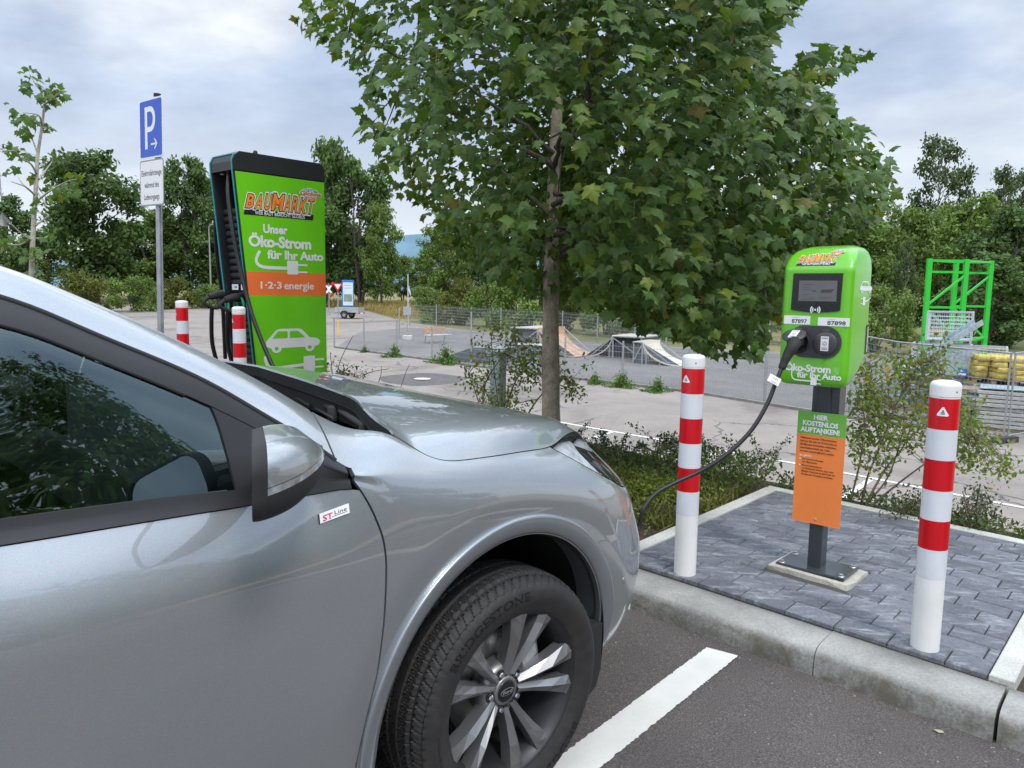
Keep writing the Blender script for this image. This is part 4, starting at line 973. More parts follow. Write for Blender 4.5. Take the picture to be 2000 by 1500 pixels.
# ---------------------------------------------------------------- drawn emblems
def car_icon(mb, fx, lift, mi_w, mi_g):
    """hatchback silhouette: fx maps (0..1, 0..1) to a point; windows knocked out"""
    body = [(.03, .30), (.02, .50), (.06, .60), (.20, .95), (.25, 1.0), (.60, 1.0), (.66, .96), (.80, .62), (.93, .58), (.985, .50), (1.0, .40), (.97, .28), (.90, .22), (.10, .22)]
    mb.mi = mi_w; mb.add([fx(*q, lift) for q in body], [tuple(range(len(body)))[::1]])
    for c in (.20, .80): mb.add([fx(c+.085*math.cos(a), .20+.175*math.sin(a), lift*1.6) for a in np.linspace(0, 2*math.pi, 24, endpoint=False)], [tuple(range(24))])
    mb.mi = mi_g
    for q in ([(.13, .62), (.23, .90), (.40, .90), (.40, .62)], [(.44, .62), (.44, .90), (.59, .90), (.72, .62)]): mb.add([fx(*p_, lift*2.2) for p_ in q], [(0, 1, 2, 3)])
    for c in (.20, .80): mb.add([fx(c+.036*math.cos(a), .20+.075*math.sin(a), lift*2.6) for a in np.linspace(0, 2*math.pi, 16, endpoint=False)], [tuple(range(16))])
def plug_icon(mb, fx, lift, mi, pts, wd, plug, prongs):
    mb.mi = mi; s = stroke(pts, wd); n = len(s)//2
    mb.add([fx(*q, lift) for q in s], [(i, i+1, 2*n-2-i, 2*n-1-i) for i in range(n-1)])
    mb.add([fx(*q, lift*1.5) for q in plug], [tuple(range(len(plug)))])
    for q in prongs: mb.add([fx(*p_, lift) for p_ in ((q[0], q[2]), (q[1], q[2]), (q[1], q[3]), (q[0], q[3]))], [(0, 1, 2, 3)])
def bez(p0, p1, p2, n=12): return [((1-t)**2*p0[0]+2*t*(1-t)*p1[0]+t*t*p2[0], (1-t)**2*p0[1]+2*t*(1-t)*p1[1]+t*t*p2[1]) for t in np.linspace(0, 1, n)]
def shop_logo(fx3, name, parent):
    """wordmark: fx3(u, v, lift) with u, v in 0..1 over the black strip and letters"""
    mb = MB(); ch = 'BAUMARKT'
    xs = [0.035, .155, .275, .385, .555, .66, .77, .885, 1.0]
    top = [.80, .83, .87, .92, .90, .90, .88, .92]
    mb.mi = 0; mb.add([fx3(u, v, .0004) for u, v in ((0, 0), (.97, 0), (.985, .21), (.015, .21))], [(0, 1, 2, 3)])
    for lay, (bold, mi, lf) in enumerate(((.13, 1, .0008), (.075, 0, .0014), (.028, 2, .0020))):
        for i, c in enumerate(ch):
            V, F = glyphs(c, bold); R = glyphs(c, .0)[0]; a0, a1 = R[:, 0].min(), R[:, 0].max(); u0, u1 = xs[i]+.016, xs[i+1]-.016
            mb.mi = mi; mb.add([fx3((x-a0)/(a1-a0)*(u1-u0)+u0+.05*((y/.73)-.5)*.9, .26+y/.73*(top[i]-.26-.06), lf+.00006*i) for x, y in V], F)
    V, F = glyphs('WER BAUT BRAUCHT GLOBUS', .012); a0, a1 = V[:, 0].min(), V[:, 0].max(); mb.mi = 1
    mb.add([fx3(.15+(x-a0)/(a1-a0)*.70, .035+y/.73*.125, .0012) for x, y in V], F)
    # the small globe with the shop's name above the K
    c = (.93, 1.0)
    for r, mi, lf in ((1.0, 1, .0024), (.93, 3, .0026)): mb.mi = mi; mb.add([fx3(c[0]+.135*r*math.cos(a), c[1]+.20*r*math.sin(a), lf) for a in np.linspace(0, 2*math.pi, 28, endpoint=False)], [tuple(range(28))])
    mb.mi = 1
    for dx in (-.06, .0, .06): s = stroke([(c[0]+dx*math.cos(t), c[1]+.185*math.sin(t)) for t in np.linspace(-1.5, 1.5, 9)], .010); n = 9; mb.add([fx3(*q, .0028) for q in s], [(i, i+1, 2*n-2-i, 2*n-1-i) for i in range(n-1)])
    for dy in (-.12, .12): mb.add([fx3(u, v, .0028) for u, v in ((c[0]-.1, c[1]+dy-.008), (c[0]+.1, c[1]+dy-.008), (c[0]+.1, c[1]+dy+.008), (c[0]-.1, c[1]+dy+.008))], [(0, 1, 2, 3)])
    V, F = glyphs('Globus', .0); a0, a1 = V[:, 0].min(), V[:, 0].max()
    for bold, mi, lf in ((.13, 1, .0032), (.05, 4, .0040)):
        V2, F2 = glyphs('Globus', bold); mb.mi = mi; mb.add([fx3(.79+(x-a0)/(a1-a0)*.30, .92+y/.73*.15, lf+.0002*(x-a0)/(a1-a0)) for x, y in V2], F2)
    return mb.build(name, [INK, WHITE, LOGO_O, LOGO_T, LOGO_R], parent)

# ---------------------------------------------------------------- wall-box charger on its post
WK, WP = -1.335, 3.90
wb0 = L(WK, WP, .153); WBAX = axes(KK, PP)
wb = thing('charging_station', 'green charging box with a screen on a grey post with an orange panel', 'charger', wb0, WBAX)
def W(px_, py_, dp=-.251):                                 # local (x, z) on the plane y = dp
    k, z = onp(px_, py_, WP+dp); return k-WK, z-wb0[2]
mb = MB(); mb.box((-.005, 0, .006), (.345, .225, .012), bev=.004); mb.build('base_plate', ANTH, wb)
for sx in (-1, 1):
    for sy in (-1, 1):
        mb = MB(); c = (-.005+sx*.148, sy*.088, .012); mb.lathe([(.017, 0), (.017, .003), (.0, .003)], c, seg=20); mb.lathe([(.0115, .003), (.0115, .011), (.0, .012)], c, seg=6, smooth=False); mb.build('bolt', STAIN, wb)
mb = MB(); mb.box((-.005, -.01, .53), (.068, .085, 1.05), bev=.006); mb.build('post', ANTH, wb)
mb = MB()
mb.prism([(-.066, 1.06), (.066, 1.06), (.066, .80), (.035, .72), (-.036, .72), (-.066, .80)], (0.002, .04, 0), (1, 0, 0), (0, 0, 1), (0, -1, 0), .085); mb.build('bracket', ANTH, wb)
R5 = np.random.default_rng(3); pq = [(-.200, -.150), (-.1, -.138), (0, -.146), (.1, -.140), (.198, -.150), (.212, -.05), (.205, .05), (.212, .135), (.1, .142), (-.06, .136), (-.185, .143), (-.192, .02)]
mb = MB(); mb.add([L(WK+a-.005+R5.normal(0, .003), WP+b+R5.normal(0, .003), .1495) for a, b in pq]+[L(WK+a*1.02-.005, WP+b*1.02, .12) for a, b in pq], [tuple(range(12))]+[(i, 12+i, 12+(i+1) % 12, (i+1) % 12) for i in range(12)])
tag(mb.build('mortar_pad', GROUT), kind='structure')
# green housing
rings = [(.955, -.215, -.200, .13), (.963, -.240, -.185, .150), (.985, -.249, -.145, .160), (1.03, -.2505, -.07, .163), (1.09, -.251, .02, .164), (1.12, -.251, .032, .164), (1.30, -.2505, .035, .164), (1.49, -.250, .036, .164), (1.5135, -.2495, .036, .164), (1.5165, -.2465, .036, .163), (1.525, -.243, .036, .163), (1.548, -.229, .036, .160), (1.573, -.204, .036, .153), (1.594, -.168, .036, .142), (1.610, -.122, .035, .125), (1.620, -.07, .033, .10), (1.625, -.02, .02, .07)]
V = []; nr = 0
for z, yf, yb, hw in rings:
    r = min(.034, (yb-yf)/2-.001, hw-.001); pts = rrect(-.005-hw, -.005+hw, yf, yb, max(r, .002), 6); nr = len(pts); V += [(x, y, z) for x, y in pts]
mb = MB(); mb.add(V, [(i*nr+j, i*nr+(j+1) % nr, (i+1)*nr+(j+1) % nr, (i+1)*nr+j) for i in range(len(rings)-1) for j in range(nr)], True)
mb.add(V[:nr], [tuple(range(nr))[::-1]]); mb.add(V[-nr:], [tuple(range(nr))], True)
house = mb.build('housing', GREEN, wb)
X3, Y3, Z3 = np.array([1.0, 0, 0]), np.array([0, 1.0, 0]), np.array([0, 0, 1.0])
F0 = np.array([0, -.251, 0])
def wfx(x, z, lift): return (x, -.251-lift, z)
# display
mb = MB(); x0, z1 = W(1549, 534); x1, _ = W(1647, 534); _, z0 = W(1590, 612); x0b, zlo = W(1548, 605)
poly = [(x0+.004, z1), (x1, z1), (x1-.003, zlo+.002)]+[(x1+(x0-x1)*t, zlo-.010*math.sin(math.pi*t)) for t in np.linspace(.06, .94, 9)]+[(x0, zlo+.002)]
mb.prism(poly, F0, X3, Z3, -Y3, .004); scr = mb.build('display_panel', BLKG, wb)
mb = MB(); a0, b1 = W(1562, 548); a1, b0 = W(1634, 589)
mb.mi = 0; mb.add([wfx(x, z, .0046) for x, z in ((a0, b0), (a1, b0), (a1, b1), (a0, b1))], [(0, 1, 2, 3)])
mb.mi = 1
for (u0, u1, v0, v1) in ((.10, .38, .80, .83), (.10, .30, .66, .68), (.10, .33, .55, .57), (.10, .28, .30, .32), (.36, .46, .46, .52), (.56, .9, .16, .19), (.12, .4, .10, .12)):
    mb.add([wfx(a0+(a1-a0)*u, b0+(b1-b0)*v, .0050) for u, v in ((u0, v0), (u1, v0), (u1, v1), (u0, v1))], [(0, 1, 2, 3)])
mb.mi = 2
for pl in ([(.58, .42), (.86, .42), (.84, .58), (.60, .56)], [(.84, .55), (.92, .62), (.90, .50), (.85, .45)]): mb.add([wfx(a0+(a1-a0)*u, b0+(b1-b0)*v, .0052) for u, v in pl], [(0, 1, 2, 3)])
mb.build('screen', [simple('screen_grey', (.13, .13, .135), .2, var=.05), simple('screen_line', (.07, .07, .075), .3, var=0), simple('screen_dark_red', (.07, .045, .045), .3, var=0)], scr)
cx_, cz_ = W(1593, 605); mb = MB(); mb.add([wfx(cx_+.0045*math.cos(a), cz_+.0045*math.sin(a), .0046) for a in np.linspace(0, 2*math.pi, 14, endpoint=False)], [tuple(range(14))])
for r in (.0125, .0215):
    for c in (0, 180): s = stroke([(cx_+r*math.cos(math.radians(c+a)), cz_+r*math.sin(math.radians(c+a))) for a in np.linspace(-44, 44, 10)], .0055); mb.add([wfx(*q, .0046) for q in s], [(i, i+1, 18-i, 19-i) for i in range(9)])
mb.build('contactless_symbol', WHITE, scr)
# number stickers (the square codes on them are left out)
for num, p_ in (('87897', ((1531, 616), (1583, 617), (1583, 634), (1531, 632))), ('87898', ((1598, 618), (1660, 623), (1659, 639), (1597, 635)))):
    q = [W(*c) for c in p_]; x0, x1, z0, z1 = q[3][0], q[1][0], (q[3][1]+q[2][1])/2, (q[0][1]+q[1][1])/2
    mb = MB(); mb.mi = 0; mb.prism(rrect(x0, x1, z0, z1, .002), F0, X3, Z3, -Y3, .0008); mb.mi = 1; w_ = x1-x0; h_ = z1-z0
    text(mb, num, x0+w_*.31, x0+w_*.88, z0+h_*.14, z0+h_*.62, F0, X3, Z3, -Y3, .0012, .02)
    mb.mi = 2; text(mb, 'Ladepunkt ID', x0+w_*.31, x0+w_*.58, z0+h_*.75, z0+h_*.87, F0, X3, Z3, -Y3, .0012); mb.build('number_sticker', [WHITE, INK, simple('print_grey', (.35, .35, .36), .5, var=0)], house)
# socket panel with two flaps
sx0, _ = W(1540, 668); sx1, _ = W(1644, 668); _, sz1 = W(1590, 636); _, sz0 = W(1590, 699)
mb = MB(); mb.prism(rrect(sx0, sx1, sz0, sz1, (sz1-sz0)*.49, 10), F0, X3, Z3, -Y3, .006); sock = mb.build('socket_panel', simple('socket_grey', (.045, .047, .050), .5, var=.05), wb)
lx, lz = W(1613, 671); rr = (sz1-sz0)*.36; AXF = np.array([X3, Z3, -Y3])
def flap(name, c, ax, parent):
    mb = MB(); mb.lathe([(rr, 0), (rr, .006), (rr-.003, .009), (rr*.5, .0105), (0, .0105)], c, ax, 40); ax = np.asarray(ax)
    mb.box(np.asarray(c)+ax[1]*rr*.98+ax[2]*.004, (rr*.66, rr*.42, .010), ax, .003); fl = mb.build(name, simple('flap_grey', (.055, .057, .060), .42, var=.05), parent)
    mb = MB(); mb.mi = 0; c2 = np.asarray(c)+ax[2]*.0106; h, v = rr*.33, rr*.62
    mb.prism([(-h, -v), (h, -v), (h, v), (-h, v)], c2, *ax, .0006); mb.mi = 1
    mb.add([c2+ax[0]*h*.66*math.cos(a)+ax[1]*h*.66*math.sin(a)+ax[2]*.001 for a in np.radians(np.arange(30, 390, 60))], [tuple(range(6))]); mb.mi = 0
    mb.add([c2+ax[0]*h*.56*math.cos(a)+ax[1]*h*.56*math.sin(a)+ax[2]*.0013 for a in np.radians(np.arange(30, 390, 60))], [tuple(range(6))]); mb.mi = 1
    text(mb, 'C', -h*.26, h*.26, -h*.32, h*.32, c2, ax[0], ax[1], ax[2], .0016, .02)
    for yy in (.78, .66, -.60, -.72, -.84): mb.add([c2+ax[0]*a*h+ax[1]*(yy+b)*v+ax[2]*.001 for a, b in ((-.75, 0), (.75, 0), (.75, .05), (-.75, .05))], [(0, 1, 2, 3)])
    mb.build('flap_label', [WHITE, INK], fl); return fl
flap('socket_flap', (lx, -.257, lz), AXF, sock)
px0, pz0 = W(1560, 668)
hz_ = pz0+rr*1.05; tilt = math.radians(62)                  # this flap stands open above the plug
ey = np.array([0, math.sin(tilt), math.cos(tilt)]); en = np.array([0, -math.cos(tilt), math.sin(tilt)])
flap('socket_flap', np.array([px0, -.262, hz_])-ey*rr, np.array([X3, ey, en]), sock)
mb = MB(); mb.lathe([(rr*.98, 0), (rr*.98, .006), (rr*.86, .007), (rr*.84, .0), (0, .0)], (px0, -.257, pz0), AXF, 36); mb.build('socket_ring', BLKM, sock)
# printed words and emblem under the sockets
mb = MB(); mb.mi = 0
a = W(1534, 718); b = W(1622, 720); text(mb, 'Öko-Strom', a[0], b[0], a[1]-.010, a[1]+.024, F0, X3, Z3, -Y3, .0008, .035, 0, .95)
a = W(1557, 733); b = W(1643, 738); text(mb, 'für Ihr Auto', a[0], b[0], a[1]-.008, a[1]+.020, F0, X3, Z3, -Y3, .0008, .032, 0, .95)
q = [W(1548, 720), W(1546, 736), W(1553, 741), W(1585, 744)]
plug_icon(mb, wfx, .0008, 0, bez(q[0], (q[0][0]-.012, q[3][1]-.001), (q[2][0]+.01, q[3][1]-.001))+[(q[3][0], q[3][1]-.001)], .006, rrect(q[3][0]-.004, q[3][0]+.024, q[3][1]-.019, q[3][1]+.017, .003), [(q[3][0]+.024, q[3][0]+.045, q[3][1]+.006, q[3][1]+.010), (q[3][0]+.024, q[3][0]+.045, q[3][1]-.013, q[3][1]-.009)])
mb.build('lettering', [WHITE], house)
# wordmark on the sloping hood of the box
pr = np.array([(r_[0], r_[1]) for r_ in rings[9:]])
def wlogo(u, v, lift):
    z = 1.523 + v*.062; y = np.interp(z, pr[:, 0], pr[:, 1]); sl = (np.interp(z+.003, pr[:, 0], pr[:, 1])-np.interp(z-.003, pr[:, 0], pr[:, 1]))/.006
    n = np.array([0, -1, sl]); n /= np.linalg.norm(n); return np.array([-.107+u*.185, y-.0016, z])+n*lift
shop_logo(wlogo, 'shop_logo', house)
# right flank: meter window and car emblem
XS1 = .1592
mb = MB(); p0 = onk(1688, 692, WK+XS1); p1 = onk(1697, 634, WK+XS1)
mb.box((XS1, (p0[0]+p1[0])/2-WP, (p0[1]+p1[1])/2-wb0[2]), (.004, .034, p1[1]-p0[1]), bev=.0015); mw = mb.build('meter_window', BLKG, house)
mb = MB(); mb.box((XS1+.0025, (p0[0]+p1[0])/2-WP+.003, (p0[1]+p1[1])/2-wb0[2]), (.002, .014, (p1[1]-p0[1])*.86)); mb.build('meter_strip', simple('meter_strip', (.5, .5, .48), .4, var=.5, vscale=60), mw)
mb = MB(); q0 = onk(1678, 573, WK+XS1); q1 = onk(1704, 550, WK+XS1)
ya, yb_, za, zb_ = q0[0]-WP, q1[0]-WP, q0[1]-wb0[2], q1[1]-wb0[2]
car_icon(mb, lambda u, v, l: (XS1+l, ya+(yb_-ya)*u, za+(zb_-za)*v), .0008, 0, 1)
yc = (ya+yb_)/2
plug_icon(mb, lambda y, z, l: (XS1+l, y, z), .0008, 0, [(ya+(yb_-ya)*.93, za+.012), (ya+(yb_-ya)*.92, za-.02), (ya+(yb_-ya)*.7, za-.034), (yc, za-.036)], .006, [(yc, za-.055), (yc-.035, za-.055), (yc-.035, za-.016), (yc, za-.016)], [(yc-.060, yc-.035, za-.026, za-.021), (yc-.060, yc-.035, za-.05, za-.045)])
mb.build('side_emblem', [WHITE, GREENM], house)
# orange and green information panel on the post
PX0, PX1, PZ0, PZ1 = -.127, .111, .237, .806; PY = -.058
mb = MB(); FP = np.array([0, PY, 0]); zs = .690
mb.mi = 0; mb.box(((PX0+PX1)/2, PY+.003, (PZ0+zs)/2), (PX1-PX0, .004, zs-PZ0)); mb.mi = 1; mb.box(((PX0+PX1)/2, PY+.003, (PZ1+zs)/2), (PX1-PX0, .004, PZ1-zs)); sp = mb.build('info_panel', [ORANGES, GREENS], wb)
mb = MB(); mb.mi = 0
for s_, xa, xb_, z in (('HIER', -.045, .022, .770), ('KOSTENLOS', -.098, .073, .737), ('AUFTANKEN!', -.107, .082, .704)): text(mb, s_, xa, xb_, z, z+.024, FP, X3, Z3, -Y3, .0022, .045, 0, 1.0)
mb.mi = 1; rows = [('Während unserer Öffnungszeiten', .668, .178), ('können Sie hier Ihr E-Auto bis zu', .651, .179), ('30 Minuten kostenlos auftanken,', .634, .178), ('anschließend läuft der Lade-', .617, .150), ('vorgang kostenpflichtig weiter.', .600, .172)]
for s_, z, wd in rows: text(mb, s_, -.106, -.106+wd, z, z+.0088, FP, X3, Z3, -Y3, .0022, .02)
mb.mi = 0; text(mb, "So geht's:", -.106, -.046, .577, .587, FP, X3, Z3, -Y3, .0022, .025)
for z in (.560, .527): mb.add([(x, PY-.0014, zz) for x, zz in ((-.106, z-.002), (-.096, z+.003), (-.106, z+.008))], [(0, 1, 2)])
mb.mi = 1
for s_, z, wd in (('Als Fahrstromkunden', .560, .106), ('der Pfalzwerke', .545, .074), ('Mit Direktbezahlung', .527, .100), ('via Pfalzwerke Charge App oder', .512, .158), ('Mobiler Webseite via QR-Code mit', .497, .166), ('Eingabe der Kreditkarten-Daten', .482, .155)): text(mb, s_, -.092, -.092+wd, z, z+.0082, FP, X3, Z3, -Y3, .0022, .018)
mb.build('panel_lettering', [WHITE, INK], sp)
for z in (.693, .262): mb = MB(); mb.lathe([(.006, .0), (.006, .002), (.003, .003), (.0, .001)], (-.008, PY+.001, z), AXF, 14); mb.build('panel_screw', STAIN, sp)

# ---------------------------------------------------------------- charging cable with plug
cab = thing('charging_cable', 'black charging cable plugged into the green box and looping down to the car', 'cable', wb0+KK*px0+PP*-.26+ZZ*pz0)
def cabp(o, q): return np.asarray(q, float)-np.array(o.location)
P0 = wb0+KK*px0+PP*-.258+ZZ*pz0
def hitc(x, y, d): return hit(x, y, d)
path = [P0, P0-PP*.05-ZZ*.002, hitc(1551, 672, 3.46), hitc(1538, 694, 3.44), hitc(1530, 712, 3.44), hitc(1516, 745, 3.43), hitc(1498, 790, 3.42), hitc(1466, 842, 3.41), hitc(1420, 887, 3.40), hitc(1370, 919, 3.40), hitc(1318, 943, 3.38), hitc(1281, 964, 3.36), hitc(1257, 995, 3.34), hitc(1243, 1035, 3.33)]
def smooth_path(P, n=10):
    P = np.asarray(P); out = []
    for i in range(len(P)-1):
        a, b, c, d = P[max(i-1, 0)], P[i], P[i+1], P[min(i+2, len(P)-1)]
        for t in np.linspace(0, 1, n, endpoint=False): out.append(.5*((2*b)+(c-a)*t+(2*a-5*b+4*c-d)*t*t+(3*b-a-3*c+d)*t**3))
    return np.array(out+[P[-1]])
def c2w(x, y, z): return CO+XC*x+YC*y+ZC*z
tail = [c2w(1.035, -.50, .66), c2w(1.04, -.2, .58), c2w(1.05, .45, .5), c2w(1.0, .9, .52), c2w(.75, 1.08, .66), c2w(.48, 1.02, .80), c2w(.42, .93, .84)]
sp_ = smooth_path(path+tail)
mb = MB(); mb.tube(sp_[10*4:]-np.array(cab.location), .0098, 12); mb.build('cable', HOSE, cab)
hd = smooth_path(path[:6], 8)-np.array(cab.location); n = len(hd); rad = np.interp(np.arange(n)/n, [0, .16, .30, .45, .62, .78, .80, .84, .87, .91, 1], [.030, .031, .030, .027, .020, .017, .0185, .014, .0165, .013, .010])
mb = MB(); mb.tube(hd[:-6], rad[:-6], 20); mb.build('plug', BLKM, cab)
a, b = hitc(1514, 747, 3.42)-np.array(cab.location), hitc(1505, 738, 3.42)-np.array(cab.location); dr = hitc(1520, 738, 3.43)-hitc(1508, 762, 3.42); dr /= np.linalg.norm(dr); sd_ = np.cross(dr, FW); sd_ /= np.linalg.norm(sd_)
mb = MB(); c = hitc(1512, 742, 3.40)-np.array(cab.location); mb.mi = 0; mb.box(c, (.055, .002, .036), [sd_, np.cross(sd_, dr)*-1, dr]); mb.mi = 1
for i_, f_ in enumerate((.3, .5, .62, .8, .95)): mb.box(c-FW*.0012+sd_*(-.014+.005*i_)+dr*.006, (.002, .0012, .011), [sd_, FW, dr])
for dz in (-.008, -.013): mb.box(c-FW*.0012-sd_*.004+dr*dz, (.03, .0012, .0016), [sd_, FW, dr])
mb.build('cable_tag', [WHITE, simple('print_grey', (.35, .35, .36), .5, var=0)], cab)

# ---------------------------------------------------------------- tall fast charger
HK, HP = -6.25, 3.62
h0 = L(HK, HP, .13); HAX = np.array([PP, -KK, ZZ])          # x: back along the bays, y: away from the green side, z: up
hc = thing('fast_charger', 'tall charging tower with a green printed side and black cable bay', 'charger', h0, HAX)
def Hh(px_, py_, k=HK):
    p, z = onk(px_, py_, k); return p-HP, z-h0[2]
tl, trr, br, bl = Hh(456, 333), Hh(632, 352), Hh(640, 742), Hh(501, 737); print('hpc', tl, trr, br, bl, Hh(455, 306), Hh(630, 326), Hh(480, 531), Hh(486, 579))
ZT = (tl[1]+trr[1])/2; D1 = (trr[0]+br[0])/2; XT, XB = tl[0], bl[0]; sl_ = (XB-XT)/(ZT-bl[1])
def fxz(z): return XT+(ZT-z)*sl_                            # leaning front edge
WD = .40; ZTOP = ZT+.155
# black carcass: outline of the flank pushed across the width
prof = [(fxz(0), 0), (fxz(ZT)-.0, ZT), (fxz(ZTOP)+.012, ZTOP-.085), (fxz(ZTOP)+.03, ZTOP-.035), (fxz(ZTOP)+.075, ZTOP), (D1-.06, ZTOP), (D1-.018, ZTOP-.02), (D1, ZTOP-.07), (D1, 0)]
BLKS = simple('satin_black_metal', (.022, .023, .025), .42, var=.1)
mb = MB()
for y in (.004, WD-.034): mb.prism(prof, (0, y, 0), (1, 0, 0), (0, 0, 1), (0, 1, 0), .03)
mb.box(((XB+D1)/2+.12, WD/2, ZT/2), (D1-XB-.22, WD-.07, ZT)); mb.build('cabinet', BLKS, hc)
cp = [(q[0], q[1]) for q in prof[1:8]]+[(D1, ZT)]
mb = MB(); mb.prism([(q[0]-.004 if q[0] < .4 else q[0]+.004, q[1]+(.004 if q[1] > ZT+.01 else 0)) for q in cp], (0, -.004, 0), (1, 0, 0), (0, 0, 1), (0, 1, 0), WD+.008); cap = mb.build('top_cap', BLKS, hc)
mb = MB(); a = Hh(520, 306)[0]; mb.lathe([(.022, 0), (.020, .05), (.012, .062), (0, .064)], (a, WD*.45, ZTOP), None, 16); mb.build('beacon', BLKM, cap)
# ribbed bay between the cheeks
mb = MB(); zz = .25
while zz < ZT-.30:
    x = fxz(zz)+.085; mb.tube([(x, .04, zz), (x, WD-.04, zz)], .030, 10); zz += .062
mb.box((fxz(ZT*.5)+.14, WD/2, ZT/2), (.05, WD-.06, ZT)); mb.build('ribbed_bay', BLKM, hc)
mb = MB()
for y in (.001, WD-.001):
    pts = [(fxz(z)-.006, y+(.012 if y < .1 else -.012), z) for z in np.linspace(.0, ZT, 12)]+[(fxz(ZTOP)+.004, y+(.012 if y < .1 else -.012), ZTOP-.075), (fxz(ZTOP)+.03, y+(.02 if y < .1 else -.02), ZTOP-.02)]; mb.tube(pts, .007, 6)
mb.tube([(fxz(ZTOP)+.03, .02, ZTOP-.02), (fxz(ZTOP)+.034, WD-.02, ZTOP-.018)], .007, 6); mb.build('teal_edge', TEAL, hc)
# printed side
o_ = np.array([0, 0, 0.0]); SX, SZ, SN = X3, Z3, -Y3
def hfx(x, z, l): return (x, -.006-l, z)
s1, s0 = Hh(560, 532)[1], Hh(560, 578)[1]
mb = MB()
def band(mi, z0, z1): mb.mi = mi; mb.prism([(fxz(z0)+.012, z0), (D1-.004, z0), (D1-.004, z1), (fxz(z1)+.012, z1)], (0, .003, 0), SX, SZ, SN, .008)
band(0, .02, s0); band(1, s0, s1); band(0, s1, ZT-.012); side_p = mb.build('side_panel', [GREENM, ORANGE], hc)
mb = MB(); F1 = np.array([0, -.006, 0])
def tx(s_, xa, ya, xb_, yb__, hpx, bold, **k):
    a, b = Hh(xa, ya), Hh(xb_, yb__); z = (a[1]+b[1])/2; hh = Hh(xa, ya-hpx)[1]-a[1]; text(mb, s_, a[0], b[0], z, z+hh, F1, SX, SZ, SN, .001, bold, **k)
tx('Unser', 514, 454, 560, 458, 17, .035); tx('Öko-Strom', 486, 481, 606, 486, 22, .04, space=.95); tx('für Ihr Auto', 522, 504, 630, 510, 17, .035, space=.95)
tx('1·2·3', 509, 563, 549, 564, 14, .022); tx('energie', 555, 565, 612, 565, 15, .016)
A_ = Hh(507, 490); B_ = Hh(505, 520); C_ = Hh(560, 524)
plug_icon(mb, hfx, .001, 0, bez(A_, (A_[0]-.11, C_[1]), (A_[0]+.09, C_[1]+.0))+[(C_[0], C_[1])], .028, rrect(C_[0], C_[0]+.115, C_[1]-.055, C_[1]+.070, .012), [(C_[0]+.115, C_[0]+.215, C_[1]+.026, C_[1]+.042), (C_[0]+.115, C_[0]+.215, C_[1]-.040, C_[1]-.024)])
q0, q1 = Hh(517, 692), Hh(624, 640)
car_icon(mb, lambda u, v, l: hfx(q0[0]+(q1[0]-q0[0])*u, q0[1]+(q1[1]-q0[1])*v, l), .001, 0, 1)
C_ = Hh(592, 712); A_ = Hh(517, 696)
plug_icon(mb, hfx, .0016, 0, bez(A_, (A_[0]+.0, C_[1]-.03), (A_[0]+.13, C_[1]-.015))+[(C_[0], C_[1])], .028, rrect(C_[0], C_[0]+.125, C_[1]-.065, C_[1]+.080, .012), [(C_[0]+.125, C_[0]+.23, C_[1]+.032, C_[1]+.050), (C_[0]+.125, C_[0]+.23, C_[1]-.040, C_[1]-.022)])
mb.build('side_lettering', [WHITE, GREENM], side_p)
l0, l1 = Hh(475, 417), Hh(614, 424); lh = Hh(545, 365)[1]-l0[1]
shop_logo(lambda u, v, l: hfx(l0[0]+(l1[0]-l0[0])*u, (l0[1]+l1[1])/2-.02+(lh+.02)*v*.86, l), 'shop_logo', side_p)
# front: connector holders, stickers, two hoses
zc = Hh(470, 590)[1]
for y in (.11, .27):
    mb = MB(); xf = fxz(zc)-.0
    mb.mi = 0; mb.tube([(xf-.01+.03*math.sin(a)*0, y+.055*math.cos(a), zc-.05+.085*math.sin(a)) for a in np.linspace(-.4, math.pi+.4, 14)], .011, 6)
    mb.build('holder_ring', simple('holder_green', (.02, .42, .16), .4, var=0), hc)
    mb = MB(); mb.mi = 0; mb.box((fxz(zc+.16)+.045, y, zc+.13), (.004, .11, .05)); mb.mi = 1; text(mb, '6946', -.01, .035, -.008, .010, (fxz(zc+.16)+.043, y, zc+.13), (0, -1, 0), (0, 0, 1), (-1, 0, 0), .001, .02)
    mb.build('number_sticker', [WHITE, INK], hc)
def hp_loc(px_, py_, dp):                                   # picture point on the plane dp metres in front of the bay
    k, z = onp(px_, py_, HP+dp); return (dp, -(k-HK), z-h0[2])
mb = MB(); p1 = [hp_loc(q[0], q[1], fxz(hp_loc(q[0], q[1], -.1)[2])-q[2]) for q in ((447, 338, -.05), (446, 380, .0), (455, 450, .03), (466, 510, .035), (480, 570, .04), (494, 620, .045), (517, 680, .04), (545, 742, .03), (560, 790, .03))]; mb.tube(smooth_path(p1), .019, 10)
mb.tube(smooth_path([hp_loc(*q) for q in ((434, 336, -.08), (425, 380, -.10), (421, 450, -.06), (426, 520, .02), (434, 580, .10), (440, 700, .20))]), .019, 10); mb.build('hose', HOSE, hc)
mb = MB()
for x_, y_ in ((434, 334), (447, 335)): q = np.array(hp_loc(x_, y_, -.10)); mb.tube([q+[0, 0, -.035], q+[0, 0, .045]], [.018, .024], 10)
mb.build('hose_gland', simple('gland_pale', (.55, .53, .48), .5), hc)
